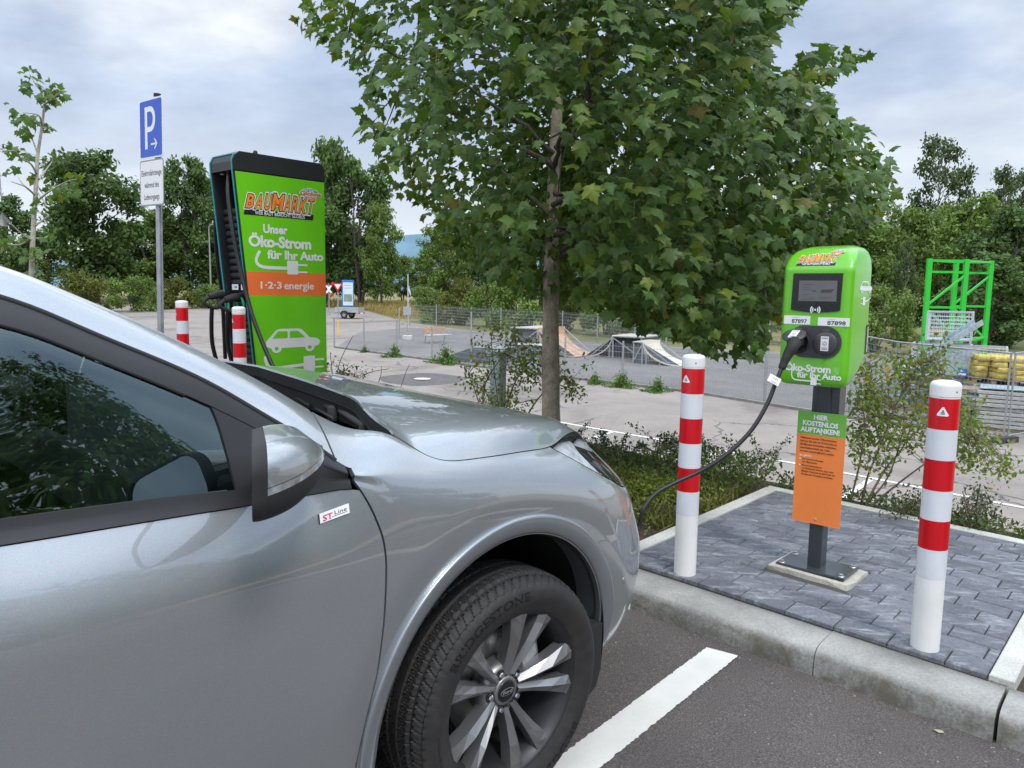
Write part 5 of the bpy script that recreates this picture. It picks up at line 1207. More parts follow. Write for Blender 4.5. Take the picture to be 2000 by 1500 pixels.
for (hx, hy, y2) in ((424, 582, 0), (455, 588, 1)):
    q = [hp_loc(*c) for c in ((hx+22, hy-8, -.02), (hx, hy-6, -.16), (hx-16, hy-2, -.24), (hx-10, hy+18, -.22), (hx+4, hy+16, -.16))]
    mb = MB(); mb.tube(q[:3], [.045, .038, .026], 10); mb.tube(smooth_path([q[2], (q[2][0]-.05, q[2][1], q[2][2]-.05), q[3], q[4], q[1]], 5), .017, 8); mb.build('connector', BLKM, hc)
    mb = MB(); mb.tube(smooth_path([q[3], hp_loc(hx-11, hy+50, -.20), hp_loc(hx-9, hy+90, -.14), hp_loc(hx+2, hy+135, -.06), hp_loc(hx+10, hy+170, -.02)]), .019, 10); mb.build('hose', HOSE, hc)

# ---------------------------------------------------------------- parking sign on its pole
pk = kp(308, 3.47); pb = L(pk, 3.47, .05)
phi = math.radians(-40); sx_ = np.array([math.cos(phi), math.sin(phi), 0]); sy_ = np.array([-math.sin(phi), math.cos(phi), 0])
ln = np.array([.026, 0, 1.0]); ln /= np.linalg.norm(ln); sy_ = np.cross(ln, sx_); sy_ /= np.linalg.norm(sy_); sx_ = np.cross(sy_, ln)
ps = thing('parking_sign', 'blue parking sign with white P over a white text plate on a grey pole', 'sign', pb, np.array([sx_, sy_, ln]))
def upz(x, y): r = ray(x, y); return CAM[2]+r[2]*np.linalg.norm((pb-CAM)[:2])/np.linalg.norm(r[:2])-pb[2]
ztop, zmid, zlow = upz(292, 192), upz(294, 310), upz(296, 402); print('sign z', ztop, zmid, zlow, pb)
mb = MB(); mb.tube([(0, 0, -.2), (0, 0, ztop+.02)], .031, 18); mb.build('pole', STEEL, ps)
mb = MB(); mb.tube([(0, 0, ztop+.015), (0, 0, ztop+.045)], .034, 16); mb.build('pole_cap', BLKM, ps)
BLUE = simple('sign_blue', (.012, .085, .52), .35, var=.03)
wS = .245; cxs = -.055
def plate(name, z0, z1, w0, mats, fr):
    mb = MB(); O = np.array([cxs, -.040, 0]); mb.mi = 0; mb.prism(rrect(-w0, w0, z0, z1, .03), O, X3, Z3, Y3*-1, .003); mb.mi = 1; mb.prism(rrect(-w0+fr, w0-fr, z0+fr, z1-fr, .022), O+np.array([0, -.003, 0]), X3, Z3, -Y3, .0012, back=False); return mb, O+np.array([0, -.0042, 0])
mb, O = plate('p', zmid+.006, ztop, wS, None, .016); h_ = ztop-zmid; mb.mi = 2
Vp = [(-.34, .16), (-.20, .16), (-.20, .47)]
# the letter P: stem and bowl
def pp(u, v): return (u*wS, zmid+h_*v)
stem = [pp(-.50, .17), pp(-.29, .17), pp(-.29, .87), pp(-.50, .87)]; mb.add([O+np.array([a, -.0008, b]) for a, b in stem], [(0, 1, 2, 3)])
outer = [(-.29, .87)]+[(-.02+.42*math.cos(t), .66+.21*math.sin(t)) for t in np.linspace(math.pi/2, -math.pi/2, 16)]+[(-.29, .45)]
inner = [(-.29, .785)]+[(-.04+.24*math.cos(t), .66+.125*math.sin(t)) for t in np.linspace(math.pi/2, -math.pi/2, 16)]+[(-.29, .535)]
n = len(outer); mb.add([O+np.array([pp(*q)[0], -.0008, pp(*q)[1]]) for q in outer+inner], [(i, i+1, n+i+1, n+i) for i in range(n-1)])
for q in ([(.0, .225), (.42, .225), (.42, .255), (.0, .255)], [(.26, .155), (.36, .155), (.56, .24), (.46, .24)], [(.26, .325), (.36, .325), (.56, .24), (.46, .24)]): mb.add([O+np.array([pp(*c)[0], -.0010, pp(*c)[1]]) for c in q], [(0, 1, 2, 3)])
mb.build('parking_plate', [WHITE, BLUE, WHITE], ps)
mb, O = plate('t', zlow, zmid-.008, wS+.005, None, .014); h2 = zmid-.008-zlow
mb.mi = 2
for s_, v, a, b in (('Elektrofahrzeuge', .66, -.86, .86), ('während des', .40, -.62, .62), ('Ladevorgangs', .14, -.66, .66)): text(mb, s_, wS*a, wS*b, zlow+h2*v, zlow+h2*(v+.13), O, X3, Z3, -Y3, .0012, .0)
mb.build('text_plate', [simple('sign_grey_rim', (.25, .26, .28), .4, var=0), WHITE, INK], ps)
# ================================================================== things on the lower yard
GALV = simple('galvanised', (.34, .36, .37), .5, .35, var=.12, vscale=5)
WOODP = simple('pallet_wood', (.30, .22, .15), .85, var=.3, vscale=10)
DARKG = simple('dark_grey_sheet', (.12, .13, .145), .6, var=.2)
RAMPW = simple('ramp_board', (.56, .52, .44), .55, var=.2, vscale=4)
RAMPO = simple('ramp_board_rust', (.42, .27, .18), .6, var=.35, vscale=2.5)
def frame_at(px_, py_, yaw=0.0):
    return low(px_, py_, .032), rotz(yaw)
def rods(mb, A, B, r):
    """many thin square rods at once, without end caps"""
    A = np.asarray(A, float); B = np.asarray(B, float); t = B-A; t /= np.linalg.norm(t, axis=1)[:, None]
    u = np.cross(t, np.where(np.abs(t[:, 2:3]) > .9, np.array([[1.0, 0, 0]]), np.array([[0, 0, 1.0]]))); u /= np.linalg.norm(u, axis=1)[:, None]; v = np.cross(t, u)
    off = [u*r, v*r, -u*r, -v*r]; n = len(A)
    V = np.stack([A+o for o in off]+[B+o for o in off], 1).reshape(-1, 3)
    mb.add(V, [(8*i+a, 8*i+(a+1) % 4, 8*i+4+(a+1) % 4, 8*i+4+a) for i in range(n) for a in range(4)]); return mb
def meshpanel(mb, a, b, z0, z1, dv, dh, r, slope=True):
    a = np.asarray(a, float); b = np.asarray(b, float); Ln = np.linalg.norm(b-a); n = max(int(Ln/dv), 1); ts = (np.arange(n+1))/n
    P = a+(b-a)*ts[:, None]; rods(mb, P+[0, 0, z0], P+[0, 0, z1], r)
    hs = np.arange(z0, z1+.01, dh); rods(mb, [a+[0, 0, h] for h in hs], [b+[0, 0, h] for h in hs], r*1.3); return mb
def fence(name, label, pts, h, heights=None, dv=.06, dh=.2, r=.0042, mesh=True, cat='fence', pr=.03, group=None):
    W_ = [low(*q, .03) for q in pts]; o = thing(name, label, cat, W_[0], group=group); L0 = W_[0]
    for i, p in enumerate(W_):
        hh = heights[i] if heights else h; mb = MB(); mb.box(p-L0+[0, 0, hh/2-.05], (pr*2, pr*2, hh+.1), bev=.006); mb.build('fence_post', GALV, o)
    if mesh:
        for a, b in zip(W_[:-1], W_[1:]):
            mb = MB(); meshpanel(mb, a-L0, b-L0, .06, h-.04, dv, dh, r); mb.build('mesh_panel', GALV, o)
    return o
fence('mesh_fence', 'low welded mesh fence along the near side of the skate ground, weeds at its foot', [(843, 701), (920, 712), (1008, 723), (1103, 735), (1215, 745), (1345, 762), (1493, 786), (1660, 812)], 1.42, heights=[1.45, 2.2, 1.45, 1.5, 1.45, 1.45, 1.5, 1.5])
o = thing('post_row', 'row of bare grey posts left of the mesh fence without any mesh', 'posts', low(653, 677, .03)); L0 = np.array(o.location)
for q, hh in (((653, 677), 1.5), ((711, 680), 1.45), ((775, 691), 1.6), ((780, 662), 1.75)):
    p = low(*q, .03)-L0; mb = MB(); mb.box(p+[0, 0, hh/2], (.07, .07, hh), bev=.008); mb.build('post', GALV, o)
fence('mesh_fence', 'tall mesh fence behind the skate ramps in front of the bushes', [(800, 636), (852, 640), (978, 651), (1098, 659), (1166, 668), (1239, 680), (1300, 688), (1390, 694), (1500, 698), (1640, 700)], 1.62, dv=.08)
# bench
def bench():
    p = (low(828, 672, .03)+low(881, 668, .03))/2; d = low(881, 668)-low(828, 672); yaw = math.atan2(d[1], d[0])
    o = thing('park_bench', 'lone park bench with pale seat and rusty slatted backrest behind the mesh fence', 'bench', p, rotz(yaw)); L_ = 1.65
    mb = MB()
    for y in (-.2, -.08, .04, .16): mb.box((0, y, .45), (L_, .10, .035), bev=.008)
    mb.build('seat', simple('bench_pale', (.55, .53, .5), .6, var=.15), o)
    mb = MB()
    for z in (.58, .68, .78): mb.box((0, .24+.12*(z-.5), z), (L_, .03, .075), bev=.006)
    mb.build('backrest', simple('bench_rust', (.46, .27, .16), .7, var=.2), o)
    for x in (-L_/2+.12, L_/2-.12):
        mb = MB(); mb.tube([(x, -.24, 0), (x, -.20, .43), (x, .2, .44), (x, .32, .86)], .022, 8); mb.tube([(x, .16, .44), (x, .30, 0)], .022, 8); mb.tube([(x, -.2, .44), (x, -.22, .62), (x, .25, .66)], .018, 8); mb.build('leg', GALV, o)
bench()
# road signs
RIMR = simple('sign_red', (.62, .012, .02), .4, var=0)
def upright(name, label, px_, py_, cat, yaw=0.0): 
    p = low(px_, py_, .03); return thing(name, label, cat, p, rotz(yaw)), (p-CAM)@FW, p
o, d, p = upright('yield_sign', 'red and white triangular yield sign on a grey pole near the box trailer', 661, 657, 'sign', math.radians(8))
zt = hit(662, 553, d)[2]-p[2]; s = .32; zb = zt-.52
mb = MB(); mb.tube([(0, 0, 0), (0, 0, zt-.02)], .032, 10); mb.build('pole', GALV, o)
mb = MB(); mb.box((0, -.02, .5), (.07, .03, .95)); mb.build('reflector_sleeve', simple('sleeve_yellow', (.7, .5, .1), .5, var=.1), o)
mb = MB(); mb.mi = 0; tri = lambda k: [(-s*k, zb+.35+.175*k), (0, zb+.35-.35*k), (s*k, zb+.35+.175*k)]; mb.prism(tri(1), (0, -.045, 0), X3, Z3, -Y3, .004); mb.mi = 1; mb.prism(tri(.58), (0, -.050, 0), X3, Z3, -Y3, .002); mb.build('sign_plate', [RIMR, WHITE], o)
o, d, p = upright('crossing_sign', 'red and white diagonal railway cross half hidden by the charging tower', 643, 616, 'sign', math.radians(8))
zt = hit(642, 551, d)[2]-p[2]
mb = MB(); mb.tube([(0, 0, 0), (0, 0, zt-.1)], .04, 10); mb.build('pole', GALV, o)
for sg in (-1, 1):
    a = math.radians(58*sg); ax = np.array([[math.cos(a), 0, math.sin(a)], [0, 1, 0], [-math.sin(a), 0, math.cos(a)]]); mb = MB(); mb.mi = 0; mb.box((0, -.05-.012*sg, zt-.62), (.75, .012, .17), ax); mb.mi = 1
    for e in (-1, 1): mb.box(np.array([0, -.05-.012*sg, zt-.62])+ax[0]*e*.56, (.37, .0121, .17), ax)
    mb.build('cross_arm', [WHITE, RIMR], o)
o, d, p = upright('info_board', 'tall blue framed notice board with a white poster behind the trailer', 680, 613, 'notice board', math.radians(12))
z1, z0 = hit(680, 547, d)[2]-p[2], hit(680, 599, d)[2]-p[2]; hw = 11.5*d/1500
mb = MB(); mb.box((0, 0, (z0+z1)/2), (hw*2, .12, z1-z0), bev=.02)
mb.build('board', simple('board_blue', (.02, .17, .55), .45, var=.05), o)
mb = MB(); mb.mi = 0; mb.box((0, -.066, (z0+z1)/2-.05), (hw*1.66, .012, (z1-z0)*.86)); mb.mi = 1
for v in (.80, .70): mb.box((0, -.0735, z0+(z1-z0)*v), (hw*1.1, .004, .045))
mb.mi = 2; mb.box((0, -.0735, z0+(z1-z0)*.33), (hw*1.4, .004, (z1-z0)*.28)); mb.build('poster', [simple('poster_pale', (.62, .70, .74), .5, var=.1), simple('poster_text', (.25, .32, .36), .5, var=0), simple('poster_photo', (.22, .32, .26), .5, var=.4, vscale=6)], o)
for x in (-hw*.8, hw*.8): mb = MB(); mb.tube([(x, 0, 0), (x, 0, z0+.05)], .045, 8); mb.build('leg', GALV, o)
o, d, p = upright('grey_sign', 'square grey sign seen from behind on a concrete foot in the skate ground', 796, 664, 'sign', math.radians(-10))
zt = hit(790, 597, d)[2]-p[2]; mb = MB(); mb.tube([(0, 0, 0), (0, 0, zt-.1)], .03, 8); mb.build('pole', GALV, o); mb = MB(); mb.box((0, -.05, zt-.28), (.46, .006, .46)); mb.build('sign_plate', simple('plate_back', (.42, .44, .45), .5, .3), o); mb = MB(); mb.box((0, 0, .13), (.5, .4, .26), bev=.03); mb.build('foot_block', EDGING, o)
o, d, p = upright('flag_pole', 'thin white pole with a small pale pennant in front of the trees', 797, 640, 'pole')
zt = hit(796, 536, d)[2]-p[2]; mb = MB(); mb.tube([(0, 0, 0), (0, 0, zt)], .035, 8); mb.build('pole', simple('pale_plastic', (.6, .6, .6)), o); mb = MB(); mb.prism([(0.03, zt-1.1), (.12, zt-1.35), (.2, zt-1.5), (.18, zt-1.2), (.05, zt-.75)], (0, 0, 0), X3, Z3, Y3, .01); mb.build('pennant', simple('pennant', (.6, .63, .62), .6), o)
# single-axle box trailer
def trailer():
    p = low(683, 622, .03); o = thing('box_trailer', 'small silver single axle box trailer parked on the far asphalt', 'trailer', p, rotz(math.radians(-14))); Lx, Wy = 2.1, 1.15
    mb = MB()
    for (c, s) in (((0, 0, .52), (Lx, Wy, .03)), ((0, -Wy/2, .72), (Lx, .03, .40)), ((0, Wy/2, .72), (Lx, .03, .40)), ((-Lx/2, 0, .72), (.03, Wy-.06, .40)), ((Lx/2, 0, .72), (.03, Wy-.06, .40))): mb.box(c, s)
    for z in (.62, .74, .86): mb.box((0, -Wy/2-.018, z), (Lx, .012, .02))
    mb.build('box', simple('trailer_sheet', (.50, .52, .53), .4, .5, var=.1), o)
    mb = MB(); mb.bar((-Lx/2, 0, .44), (-Lx/2-1.1, 0, .44), .07); mb.bar((-Lx/2-.02, -.4, .45), (-Lx/2-.8, 0, .44), .05); mb.bar((-Lx/2-.02, .4, .45), (-Lx/2-.8, 0, .44), .05); mb.bar((0, -Wy/2, .34), (0, Wy/2, .34), .06); mb.build('drawbar', GALV, o)
    for y in (-Wy/2-.12, Wy/2+.12):
        ax = np.array([[1, 0, 0], [0, 0, 1.0], [0, -1.0, 0]]); mb = MB(); mb.lathe([(.16, -.07), (.27, -.08), (.285, -.05), (.285, .05), (.27, .08), (.16, .07)], (-.15, y, .285), ax, 24); wh = mb.build('wheel', RUB, o)
        mb = MB(); mb.lathe([(.165, -.05), (.165, .06), (.08, .05), (0, .06)], (-.15, y, .285), ax, 20); mb.build('rim', GALV, wh); mb = MB(); mb.tube([(-.15+.33*math.cos(a), y, .30+.33*math.sin(a)) for a in np.linspace(.1, math.pi-.1, 10)], .05, 6); mb.build('mudguard', BLKM, o)
    for y in (-.45, .45): mb = MB(); mb.box((Lx/2+.03, y, .46), (.05, .22, .11)); mb.build('tail_lamp', RIMR, o)
    mb = MB(); mb.box((Lx/2+.03, 0, .45), (.03, .5, .10)); mb.build('number_plate', WHITE, o)
trailer()
# skate ramps
A0, A1 = low(996, 690, .03), low(1312, 715, .03); du = A1-A0; ramp_yaw = math.atan2(du[1], du[0])
def uof(px_, py_): return float((low(px_, py_, .03)-A0)@(du/np.linalg.norm(du)))
def ramp(name, label, base, deck, hgt, run, sgn, wid, surf, mats_side):
    """deck length, height, curved run; sgn +1 slopes down to the right"""
    o = thing(name, label, 'ramp', base, rotz(ramp_yaw)); n = 12
    cur = [(deck+run*t, hgt*(1-math.sin(math.acos(max(1-t, 0)))) if True else 0) for t in np.linspace(0, 1, n)]
    cur = [(deck+run*math.sin(a)*1.0, hgt*(1-math.cos(math.pi/2-a)) if False else hgt*(1-math.sin(a))) for a in np.linspace(0, math.pi/2, n)]
    cur = [(deck+run*(1-math.cos(a)), hgt*(1-math.sin(a))) for a in np.linspace(0, math.pi/2, n)]
    m = lambda q: (q[0]*sgn, q[1])
    top = [m(q) for q in cur]; und = [m((q[0]-.02, q[1]-.05)) for q in cur]
    mb = MB(); mb.prism(top+und[::-1], (0, 0, .03), X3, Z3, Y3, wid); mb.build('riding_surface', surf, o)
    mb = MB(); mb.box((sgn*deck/2, wid/2, hgt-.02), (deck, wid, .06), bev=.01); mb.build('deck', simple('deck_grey', (.36, .35, .32), .7, var=.2), o)
    mb = MB()
    for y in (.04, wid-.04):
        for x in (.05, deck-.04): mb.bar((sgn*x, y, 0), (sgn*x, y, hgt-.05), .06)
        mb.bar((sgn*.05, y, .1), (sgn*(deck-.05), y, hgt-.1), .05); mb.bar((sgn*deck, y, hgt-.08), (sgn*(deck+run*.75), y, .04), .05)
        for t in (.3, .6): 
            q = cur[int(n*t)]; mb.bar((sgn*q[0], y, 0), (sgn*q[0], y, max(q[1]-.03, .06)), .05)
    mb.build('steel_frame', GALV, o)
    mb = MB(); mb.prism([m((.0, .02)), m((deck, .02))]+[m((q[0]-.05, max(q[1]-.08, .03))) for q in cur]+[m((deck, hgt-.08)), m((0, hgt-.08))], (0, .12, .0), X3, Z3, Y3, .02); mb.build('side_board', mats_side, o)
    return o
U = du/np.linalg.norm(du); BK = np.array([-U[1], U[0], 0])
ramp('quarter_pipe', 'larger rust brown quarter pipe behind the maple trunk, deck on its left', A0+U*.0, 1.55, 1.25, 2.0, 1, 2.6, RAMPO, DARKG)
rb = low(1253, 704, .03); ramp('quarter_pipe', 'quarter pipe with black side boards facing left, back to back with the pale kicker', rb, 1.5, 1.05, 1.5, -1, 2.3, RAMPW, BLKM)
rb2 = low(1255, 712, .03)
o = ramp('kicker_ramp', 'pale cream curved kicker ramp sloping down to the right beside the bollard', rb2-U*.55+BK*.1, .5, .95, 1.7, 1, 1.9, simple('ramp_cream', (.66, .62, .50), .5, var=.1), DARKG)
for nm, lb, q0, q1, h_, wd, mt in (('grind_box', 'low dark grey skate box just behind the mesh fence', (877, 704), (975, 712), .62, 1.4, DARKG), ('grind_ledge', 'low skate ledge with a pale worn top beside the dark box', (950, 694), (1058, 700), .55, 1.2, DARKG)):
    a, b = low(*q0, .03), low(*q1, .03); L_ = np.linalg.norm(b-a); o = thing(nm, lb, 'skate obstacle', a, rotz(math.atan2((b-a)[1], (b-a)[0])))
    mb = MB(); mb.prism([(0, 0), (L_, 0), (L_, h_), (L_*.45, h_), (0, h_*.35)], (0, 0, 0), X3, Z3, Y3, wd); mb.build('body', mt, o)
    mb = MB(); mb.box((L_*.72, wd/2, h_+.012), (L_*.56, wd, .024)); mb.build('top_sheet', RAMPW if 'ledge' in nm else simple('steel_sheet', (.36, .39, .42), .4, .5), o)
# manhole cover and cabinet
p = low(825, 740, .05); mb = MB(); mb.lathe([(.31, 0), (.31, .012), (.29, .014), (0, .012)], (0, 0, 0), None, 32); o = mb.build('manhole_cover', simple('manhole_concrete', (.50, .46, .42), .8, var=.15, vscale=12)); o.location = p; tag(o, 'round pale manhole cover in a dark asphalt patch', 'manhole cover')
# street lamp far left, transformer pole at the left edge
o, d, p = upright('street_lamp', 'slim grey street lamp just left of the charging tower', 413, 596, 'lamp')
zt = hit(411, 440, d)[2]-p[2]; mb = MB(); mb.tube([(0, 0, 0), (0, 0, zt*.7), (.0, 0, zt-.3), (.25, 0, zt), (.9, 0, zt+.1)], [.10, .08, .06, .05, .045], 10); mb.build('pole', GALV, o); mb = MB(); mb.box((1.1, 0, zt+.1), (.6, .22, .1), bev=.04); mb.build('lamp_head', GALV, o)
o, d, p = upright('power_pole', 'lattice power pole with a pale transformer at the left edge', 8, 600, 'power pole')
pxm = d/1500; zz = lambda y: hit(8, y, d)[2]-p[2]
mb = MB()
for sx in (-1, 1):
    for sy in (-1, 1): mb.bar((sx*.32, sy*.32, 0), (sx*.22, sy*.22, zz(295)), .07)
for i in range(12):
    a, b = zz(295)*i/12, zz(295)*(i+1)/12
    for sy in (-1, 1): mb.bar((-.3, sy*.3, a), (.3, sy*.3, b), .04); mb.bar((sy*.3, -.3, a), (sy*.3, .3, b), .04)
mb.bar((-1.2, 0, zz(297)), (1.0, 0, zz(297)), .10); mb.bar((-.8, -.3, zz(450)), (1.3, -.3, zz(450)), .12); mb.build('lattice_mast', GALV, o)
mb = MB(); mb.box((.45, -.45, (zz(445)+zz(417))/2), (1.0, .7, zz(417)-zz(445)), bev=.05)
for k in range(7): mb.box((.0+.15*k, -.84, (zz(445)+zz(417))/2), (.04, .1, (zz(417)-zz(445))*.8))
mb.build('transformer', simple('transformer_grey', (.50, .52, .50), .5, var=.1), o)
for i, x in enumerate((-.9, .1, .9)): mb = MB(); mb.lathe([(.05, 0), (.10, .08), (.05, .12), (.10, .2), (.05, .24), (.09, .32), (0, .42)], (x, 0, zz(297)+.05), None, 12); mb.build('insulator', BLKM, o)
for i, x in enumerate((-.9, .1, .9)):
    a = np.array([x, 0, zz(297)+.45]); e = np.array([x+24, 30, zz(297)+1.2]); mb = MB(); mb.tube([a+(e-a)*t-np.array([0, 0, 3.2*math.sin(math.pi*t)]) for t in np.linspace(0, 1, 16)], .014, 4); mb.build('power_line', INK, o)
# ---------------- builders' yard at the right
def site_fence(a, b, label, foot_b=True, h=2.0):
    o = thing('site_fence', label, 'fence', a, group='mobile site fence panels'); v = b-a; Ln = np.linalg.norm(v[:2])
    mb = MB(); f = v/Ln; e0 = np.array([0, 0, .10]); e1 = v+[0, 0, .10]
    for q in (e0+f*.03, e1-f*.03): mb.tube([q, q+[0, 0, h]], .021, 8)
    for z in (0.05, h): mb.tube([e0+[0, 0, z], e1+[0, 0, z]], .019, 8)
    mb.build('tube_frame', GALV, o); mb = MB(); meshpanel(mb, e0, e1, .05, h, .10, .16, .0030); mb.build('mesh_panel', GALV, o)
    for q in ((e1,) if foot_b else ()):
        mb = MB(); mb.prism([(-.36, 0), (-.14, 0), (-.12, .05), (.12, .05), (.14, 0), (.36, 0), (.34, .14), (-.34, .14)], q*np.array([1, 1, 0])+[0, 0, v[2]]-f*.11, np.array([-f[1], f[0], 0]), Z3, f, .22); mb.build('foot_block', simple('rubber_foot', (.045, .047, .05), .8, var=.2), o)
    return o
J = hit(1962, 858, 18.0); J[2] = lowz(J[1])+.03
def at_d(px_, d): q = hit(px_, 700, d); q[2] = lowz(q[1])+.03; return q
J1 = at_d(1752, 20.6); J2 = at_d(1640, 24.3); J3 = J+np.array([2.9, 1.8, 0.04])
def blk(c, yaw, s): return rotz(yaw)
site_fence(J1, J, 'mobile site fence panel with the small blue sign, rubber foot at its right')
site_fence(J2, J1, 'mobile site fence panel just right of the green charging box', True)
site_fence(J+np.array([.09, .05, 0]), J3, 'mobile site fence panel cut by the right picture edge', False)
bs = J1+(J-J1)*.62+ZZ*1.52; fdir = (J-J1)/np.linalg.norm(J-J1); fn = np.array([fdir[1], -fdir[0], 0])
o = thing('fence_sign', 'small blue sign with a white helmet picture hung on the site fence', 'sign', bs, np.array([fdir, -fn, ZZ]))
mb = MB(); mb.mi = 0; mb.box((0, -.03, 0), (.26, .006, .19)); mb.mi = 1
mb.prism(arc2(0, .02, .05, 0, 180, 10)+[(-.07, .012), (.07, .012)][::1], (0, -.0335, 0), X3, Z3, -Y3, .001); mb.box((0, -.034, -.05), (.20, .001, .05)); mb.build('sign_plate', [simple('notice_blue', (.02, .16, .50), .4, var=0), WHITE], o)
# green cantilever rack
RACKG = simple('rack_green', (.03, .52, .04), .4, var=.05)
dR = 25.0; gz = lambda px_: at_d(px_, dR)
R0 = gz(1801); o = thing('green_rack', 'tall bright green steel rack frame standing in the builders yard', 'rack', R0)
zt = hit(1806, 506, dR)[2]-R0[2]; wR = (1877-1806)*dR/1500; ux = np.array([1.0, 0, 0]); off = np.array([(1856-1806)*dR/1500*1.06+.83, 1.5, .03])
for fr, lean in ((np.zeros(3), 0), (off, 0)):
    mb = MB()
    for x in (0, wR): mb.box(fr+[x, 0, zt/2], (.145, .11, zt))
    mb.build('uprights', RACKG, o)
    mb = MB()
    for z in (zt-.06, zt-.42, zt-1.55, zt-2.7, zt-3.6): mb.bar(fr+[0, 0, z], fr+[wR, 0, z], .07)
    for i, (a, b) in enumerate(((zt-1.5, zt-.5), (zt-1.6, zt-2.65))): mb.bar(fr+[0, -.02, a], fr+[wR, -.02, b], .06)
    mb.build('bracing', RACKG, o)
mb = MB()
for x in (0, wR): mb.bar(np.array([x, 0, zt-.06]), off+[x, 0, zt-.06], .07); mb.bar(np.array([x, 0, zt-2.6]), off+[x, 0, zt-2.6], .07)
mb.build('cross_bars', RACKG, o)
# wire mesh crates on pallets, steel parts, sacks, slabs
def pallet(name, label, loc, yaw, group=None):
    o = thing(name, label, 'pallet', loc, rotz(yaw), group); mb = MB()
    for y in np.linspace(-.37, .37, 7): mb.box((0, y, .13), (1.2, .10, .022))
    for x in (-.53, 0, .53):
        mb.box((x, 0, .108), (.10, .8, .022)); mb.box((x, 0, .011), (.10, .8, .022))
        for y in (-.35, 0, .35): mb.box((x, y, .06), (.10, .10, .075))
    mb.build('boards', WOODP, o); return o
def crate(label, loc, yaw, s=(1.2, .85, .9)):
    o = thing('mesh_crate', label, 'wire crate', loc, rotz(yaw), 'wire mesh crates in the builders yard'); mb = MB(); a, b, c = s[0]/2, s[1]/2, s[2]
    for p, q in (((-a, -b), (a, -b)), ((a, -b), (a, b)), ((a, b), (-a, b)), ((-a, b), (-a, -b))): meshpanel(mb, (*p, 0), (*q, 0), .12, c, .09, .11, .006)
    mb.build('mesh_sides', simple('bright_zinc', (.62, .66, .69), .4, .5, var=.05), o); mb = MB()
    for p in ((-a, -b), (a, -b), (a, b), (-a, b)): mb.bar((*p, 0), (*p, c), .05)
    for z in (.1, c): mb.bar((-a, -b, z), (a, -b, z), .04); mb.bar((-a, b, z), (a, b, z), .04); mb.bar((-a, -b, z), (-a, b, z), .04); mb.bar((a, -b, z), (a, b, z), .04)
    mb.build('corner_posts', simple('bright_zinc', (.62, .66, .69)), o)
    mb = MB(); mb.box((0, 0, .11), (s[0]-.06, s[1]-.06, .03)); mb.build('floor_sheet', simple('bluish_sheet', (.34, .41, .45), .5, .3, var=.25), o)
    return o
yw = math.radians(-32)
cr = [((1838, 23.0, 0.0), 'lower wire crate left in the yard stack, under two others'), ((1838, 23.0, .95), 'middle wire crate of the left yard stack'), ((1850, 23.2, 1.9), 'topmost wire crate in front of the green rack'), ((1905, 22.2, 0), 'lower wire crate right beside the yellow sacks'), ((1905, 22.2, .95), 'upper wire crate right beside the yellow sacks')]
for (x, d, dz), lb in cr: crate(lb, at_d(x, d)+ZZ*dz, yw, (1.5 if dz < 1.5 else 1.15, 1.0, .92))
for i, (x, d, z, ln, lb) in enumerate(((1845, 21.6, 1.95, 2.6, 'long pale blue steel trough lying across the wire crates'), (1862, 21.4, 1.5, 1.7, 'short pale blue steel trough leaning lower in the crates'))):
    q = at_d(x, d)+ZZ*z; dr = np.array([.80, .25, .42 if i == 0 else .25]); dr /= np.linalg.norm(dr); o = thing('steel_trough', lb, 'steel part', q); mb = MB(); sd = np.cross(dr, ZZ); sd /= np.linalg.norm(sd); nn = np.cross(sd, dr)
    for s_, c_ in (((.26, .01, ln), (0, 0)), ((.012, .16, ln), (.13, .08)), ((.012, .16, ln), (-.13, .08))): mb.box(sd*c_[0]+nn*c_[1], s_, [sd, nn, dr])
    mb.build('trough', simple('bluish_sheet', (.42, .52, .58)), o)
sackm = simple('yellow_sack', (.52, .40, .075), .55, var=.35, vscale=9)
for k, (x, d) in enumerate(((1940, 21.3), (1978, 20.9), (2020, 20.5))):
    base = at_d(x, d)+ZZ*.98
    o = pallet('pallet', ('wooden pallet under the left yellow sacks', 'wooden pallet under the middle yellow sacks', 'wooden pallet under the sacks at the picture edge')[k], base, yw+.3)
    mb = MB()
    for a in (-.35, 0, .35):
        for z in range(4): mb.box((a+random.uniform(-.04, .04), random.uniform(-.05, .05), .22+.15*z), (.36+random.uniform(-.04, .03), .78, .165), rotz(random.uniform(-.12, .12)), .055)
    s_ = thing('sack_pile', ('leftmost pile of yellow sacks behind the site fence', 'middle pile of yellow sacks behind the site fence', 'rightmost pile of yellow sacks at the picture edge')[k], 'sacks', base, rotz(yw+.3)); mb.build('sacks', sackm, s_)
    st = thing('shelf_rack', ('galvanised shelf under the left yellow sacks', 'galvanised shelf under the middle yellow sacks', 'galvanised shelf under the sacks at the edge')[k], 'shelf', base-ZZ*.98, rotz(yw+.3)); mb = MB()
    for sx in (-.6, .6):
        for sy in (-.4, .4): mb.bar((sx, sy, 0), (sx, sy, .97), .06)
    mb.box((0, 0, .95), (1.3, .9, .04)); mb.box((0, 0, .35), (1.3, .9, .04)); mb.build('frame', GALV, st)
pallet('pallet', 'weathered wooden pallet leaning low between the crates and the site fence', at_d(1890, 20.0)+ZZ*.85, yw)
o = thing('shelf_rack', 'low steel table under the weathered pallet', 'shelf', at_d(1890, 20.0), rotz(yw)); mb = MB()
for sx in (-.6, .6):
    for sy in (-.4, .4): mb.bar((sx, sy, 0), (sx, sy, .83), .06)
mb.box((0, 0, .81), (1.3, .9, .04)); mb.build('frame', GALV, o)
base = at_d(1985, 19.4); o = thing('slab_stack', 'stack of pale grey slabs under plastic behind the site fence joint', 'slabs', base, rotz(yw)); mb = MB()
